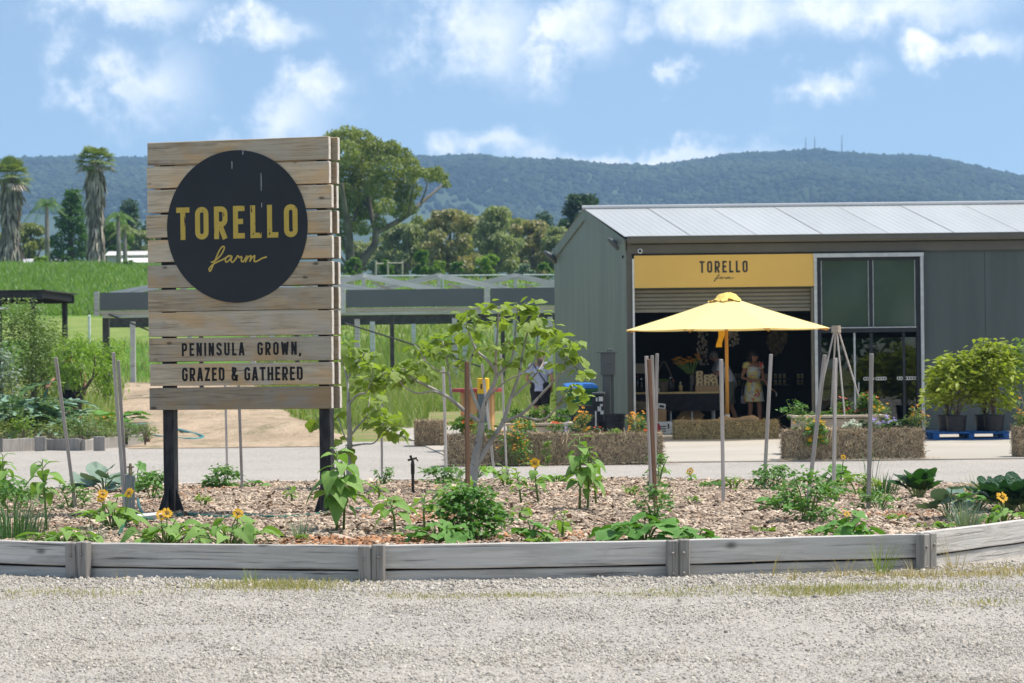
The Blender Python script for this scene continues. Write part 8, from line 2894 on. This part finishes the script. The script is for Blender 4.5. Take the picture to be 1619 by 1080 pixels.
# woman in the floral dress, standing in the doorway
wy = 58.2
q = at(1192, 680, wy)
w1 = T('person', 'person in a floral summer dress and sunglasses standing inside the opening', 'person', (q.x, wy, CZ))
fc = Vector((.72, -.69, 0))
J, P = std(1.66, fc)
tw = Vector((.35, -.94, 0))
J2, P2 = std(1.66, tw)
for k_ in J2:
    if k_ not in ('face', 'head'):
        J[k_] = J2[k_]
J['head'] = J['neck'] + Vector((.012, -.01, .115)) ; J['face'] = Vector((.94, -.34, 0)).normalized()
J['elr'] = P2(-.24, -.04, 1.08); J['wrr'] = P2(-.06, .20, 1.03); J['hdr'] = Vector((.8, -.3, .05)).normalized()
J['ell'] = P2(.24, -.03, 1.07); J['wrl'] = P2(.30, .12, .86); J['hdl'] = Vector((.75, -.3, -.35)).normalized()
J['knl'] = P2(.11, .05, .46); J['anl'] = P2(.12, .02, .08); J['knr'] = P2(-.08, .02, .46); J['anr'] = P2(-.09, -.05, .08); J['toe'] = tw
body(w1, J, 'skin_tan', .92)
eyes_mouth(w1, J)
mR = Matrix.Rotation(math.atan2(tw.y, tw.x) + R(90), 4, 'Z')
rg = [(0, 0, .60, .225, .20), (0, 0, .66, .215, .19), (0, 0, .80, .195, .165), (0, 0, .92, .175, .145), (0, 0, 1.04, .135, .115), (0, -.005, 1.10, .132, .115), (0, -.012, 1.20, .155, .135), (0, -.008, 1.28, .15, .12), (0, 0, 1.33, .13, .095)]
dr_ = MB().loft(rg, 28, cap=False, M=mR)
o = dr_.build('dress', dm, w1, smooth=True, w=False)
for s_ in ('l', 'r'):
    MB().tube([J['sh' + s_].lerp(J['neck'], .35) + Vector((0, 0, .0)), J['sh' + s_] + Vector((0, 0, .012)), J['sh' + s_].lerp(J['el' + s_], .22)], [.06, .07, .066], 12, cap=False).build('sleeve', dm, w1, smooth=True, w=False)
up = Vector((0, 0, 1))
ell(J['head'] + Vector((-.018, .012, .035)), (.103, .103, .098), 'hair_dark', 'hair', w1)
bk_ = -J['face']
MB().tube([J['head'] + bk_ * .06, J['head'] + bk_ * .085 + Vector((0, 0, -.1)), J['head'] + bk_ * .075 + Vector((.0, -.04, -.22)), J['head'] + bk_ * .06 + Vector((0, -.06, -.32))], [.085, .085, .07, .03], 12).build('long_hair', MATS['hair_dark'], w1, smooth=True, w=False)
f = J['face']; s2 = Vector((-f.y, f.x, 0))
sgl = MB()
for q_ in (-1, 1):
    sgl.box((0, 0, 0), (.048, .016, .034), .005, M=Matrix.Translation(J['head'] + Vector((0, 0, .006)) + f * .095 + s2 * q_ * .031) @ Matrix.Rotation(math.atan2(f.y, f.x) + R(90), 4, 'Z'))
    sgl.tube([J['head'] + Vector((0, 0, .008)) + f * .092 + s2 * q_ * .058, J['head'] + s2 * q_ * .094], .005, 4)
sgl.build('sunglasses', MATS['bottle_dark'], w1, w=False)
for s_ in ('l', 'r'):
    MB().loft([(0, 0, 0, .045, .1), (0, 0, .018, .045, .1)], 12, M=Matrix.Translation(J['an' + s_] + Vector((0, 0, -.08)) + tw * .08) @ mR).build('sandal', MATS['shoe_brown'], w1, w=False)
MB().loft([(0, 0, 0, .031, .031), (0, 0, .022, .031, .031)], 10, M=Matrix.Translation(J['wrl'])).build('bracelet', MATS['galv'], w1, w=False)
ky = MB().tube([J['wrl'] + J['hdl'] * .16 + Vector((0, 0, -.02)), J['wrl'] + J['hdl'] * .16 + Vector((0, 0, -.1))], .012, 6).build('key_bunch', MATS['galv'], None)
ky.location = Vector((ORG[w1.name]))
tag(ky, 'small shiny bunch of keys held by the person in the floral dress', 'keys')
bg_ = T('shoulder_bag', 'small patterned bag hanging behind the person in the floral dress', 'bag', ORG[w1.name] + Vector((-.19, .12, .58)))
MB().box((0, 0, .06), (.12, .06, .16), .02).build('pouch', MATS['lavender_top'], bg_, w=False)
MB().tube([(-.04, 0, .14), (0, 0, .5), (.04, 0, .14)], .006, 5).build('strap', MATS['lavender_top'], bg_, w=False)

# man in a white shirt leaning over the counter
my = 58.55
q = at(1153, 683, my)
m1 = T('person', 'person with grey hair in a white shirt and khaki shorts leaning over the counter', 'person', (q.x, my, CZ))
fx = Vector((-1, -.1, 0)).normalized()
J, P = std(1.76, fx)
J['chest'] = P(0, .10, 1.20); J['waist'] = P(0, .02, 1.03); J['neck'] = P(0, .20, 1.35); J['head'] = P(0, .30, 1.42)
J['shl'] = P(.17, .17, 1.29); J['shr'] = P(-.17, .17, 1.29)
J['ell'] = P(.22, .28, 1.05); J['elr'] = P(-.2, .28, 1.05); J['wrl'] = P(.18, .50, .98); J['wrr'] = P(-.14, .50, .97)
J['knr'] = P(-.1, -.06, .46); J['anr'] = P(-.1, -.22, .08); J['knl'] = P(.1, .08, .46); J['anl'] = P(.1, .05, .08); J['toe'] = fx
body(m1, J, 'skin', 1.05)
eyes_mouth(m1, J)
ax = (J['neck'] - J['pelvis'])
def sleeve_shirt(t, J, mat, g=1.0, hem=.88):
    lo = J['pelvis'] + Vector((0, 0, -.06))
    a_ = [(lo, .20 * g, .155 * g), (J['pelvis'] + Vector((0, 0, .02)), .19 * g, .15 * g), (J['waist'], .18 * g, .145 * g), (J['chest'] - Vector((0, 0, .04)), .19 * g, .15 * g), (J['chest'].lerp(J['neck'], .35), .185 * g, .135 * g), (J['chest'].lerp(J['neck'], .72), .12 * g, .095 * g), (J['neck'] - (J['neck'] - J['chest']).normalized() * .02, .065, .065)]
    fa = J['face']; s_ = Vector((-fa.y, fa.x, 0)).normalized()
    fb = Vector((fa.x, fa.y, 0)).normalized()
    vs, fs = [], []
    n = 22
    for (c_, rx, ry) in a_:
        for k in range(n):
            an = 2 * math.pi * k / n
            vs.append(c_ + s_ * rx * math.cos(an) + fb * ry * math.sin(an))
    for i in range(len(a_) - 1):
        for k in range(n):
            fs.append((i * n + k, i * n + (k + 1) % n, (i + 1) * n + (k + 1) % n, (i + 1) * n + k))
    MB().add(vs, fs).build('shirt', MATS[mat], t, smooth=True, w=False)
    for q_ in ('l', 'r'):
        MB().tube([J['sh' + q_].lerp(J['neck'], .45), J['sh' + q_], J['sh' + q_].lerp(J['el' + q_], .62)], [.075 * g, .082 * g, .072 * g], 14, cap=False).build('sleeve', MATS[mat], t, smooth=True, w=False)


def shorts(t, J, mat, frac=.78, g=1.0):
    fa = J.get('toe', J['face']); s_ = Vector((-fa.y, fa.x, 0)).normalized()
    for q_, sg_ in (('l', 1), ('r', -1)):
        MB().tube([J['pelvis'] + Vector((0, 0, .09)) + s_ * sg_ * .05, J['hp' + q_] + Vector((0, 0, .02)), J['hp' + q_].lerp(J['kn' + q_], frac * .5), J['hp' + q_].lerp(J['kn' + q_], frac)], [.125 * g, .128 * g, .105 * g, .095 * g], 16, cap=False).build('shorts_leg', MATS[mat], t, smooth=True, w=False)


sleeve_shirt(m1, J, 'shirt_white', 1.08)
shorts(m1, J, 'khaki', .85, 1.05)
ell(J['head'] + Vector((.015, 0, .035)), (.1, .098, .092), 'hair_grey', 'hair', m1)
for s_ in ('l', 'r'):
    MB().loft([(0, 0, 0, .05, .13), (0, 0, .05, .05, .12), (0, 0, .09, .045, .06)], 12, M=Matrix.Translation(J['an' + s_] + Vector((0, 0, -.08)) + fx * .07) @ Matrix.Rotation(math.atan2(fx.y, fx.x) + R(90), 4, 'Z')).build('shoe', MATS['shoe_brown'], m1, w=False)
f = J['face']; s2 = Vector((-f.y, f.x, 0))
MB().tube([J['head'] + f * .1 + s2 * .06, J['head'] + f * .105, J['head'] + f * .1 - s2 * .06], .007, 5).tube([J['head'] + f * .1 + s2 * .06, J['head'] + s2 * .09], .004, 4).build('spectacles', MATS['frame_dark'], m1, w=False)

# person seen from behind left of the shed
py_ = 57.0
q = at(855, 684, py_)
w2 = T('person', 'person from behind in a pale top and black shorts beside the shed gable', 'person', (q.x, py_, .06))
fb_ = Vector((.25, .97, 0)).normalized()
J, P = std(1.66, fb_)
J['ell'] = P(.27, -.06, 1.1); J['wrl'] = P(.18, .10, .96); J['elr'] = P(-.26, -.04, 1.09); J['wrr'] = P(-.2, .12, .93); J['toe'] = fb_
body(w2, J, 'skin', .95)
eyes_mouth(w2, J)
sleeve_shirt(w2, J, 'lavender_top', .93)
shorts(w2, J, 'black_cloth', .75, .98)
ell(J['head'] + Vector((0, -.01, .03)), (.1, .1, .1), 'bark_brown', 'hair', w2)
MB().tube([J['head'] + Vector((0, -.07, .02)), J['head'] + Vector((0, -.1, -.12)), J['head'] + Vector((0, -.08, -.25))], [.07, .06, .03], 10).build('pony_tail', MATS['bark_brown'], w2, smooth=True, w=False)
MB().tube([J['shl'] + Vector((0, -.06, .08)), J['chest'] + Vector((0, -.165, -.05)), J['waist'] + Vector((.14, -.12, -.08))], .012, 6).build('bag_strap', MATS['frame_dark'], w2, w=False)
for s_ in ('l', 'r'):
    MB().loft([(0, 0, 0, .045, .12), (0, 0, .05, .045, .11), (0, 0, .08, .04, .05)], 12, M=Matrix.Translation(J['an' + s_] + Vector((0, 0, -.08)) + fb_ * .06) @ Matrix.Rotation(math.atan2(fb_.y, fb_.x) + R(90), 4, 'Z')).build('shoe', MATS['white_paint'], w2, w=False)

# gardener at work behind the peach tree
gy_ = 59.4
q = at(114, 690, gy_)
w3 = T('person', 'person in black shorts gardening behind the peach tree at left', 'person', (q.x, gy_, GZ + .02))
fb_ = Vector((-.3, -.95, 0)).normalized()
J, P = std(1.76, fb_)
J['neck'] = P(0, .08, 1.39); J['head'] = P(0, .14, 1.49)
J['ell'] = P(.27, -.02, 1.12); J['wrl'] = P(.29, .03, .88)
J['elr'] = P(-.3, .1, 1.08); J['wrr'] = P(-.32, .28, .98); J['toe'] = fb_
body(w3, J, 'skin_tan', 1.0)
eyes_mouth(w3, J)
sleeve_shirt(w3, J, 'khaki', 1.0)
shorts(w3, J, 'black_cloth', .9, 1.05)
ell(J['head'] + Vector((0, .01, .035)), (.1, .1, .095), 'hair_dark', 'hair', w3)
for s_ in ('l', 'r'):
    MB().tube([J['an' + s_] + Vector((0, 0, -.07)), J['an' + s_] + Vector((0, 0, .12))], [.055, .052], 12).build('boot', MATS['black_cloth'], w3, w=False)
hs_ = J['wrr'] + (J['wrr'] - J['elr']).normalized() * .09 + ORG[w3.name]
tl = T('garden_trowel', 'grey-handled garden tool in the hand of the gardener', 'tool', hs_ - Vector((.1, 0, .32)))
MB().tube([hs_ + Vector((.02, 0, .06)), hs_ - Vector((.1, .02, .32))], .015, 6).build('handle', MATS['hose_teal'], tl)
MB().box((hs_.x - .11, hs_.y - .02, hs_.z - .38), (.07, .01, .12), .004).build('blade', MATS['galv'], tl)
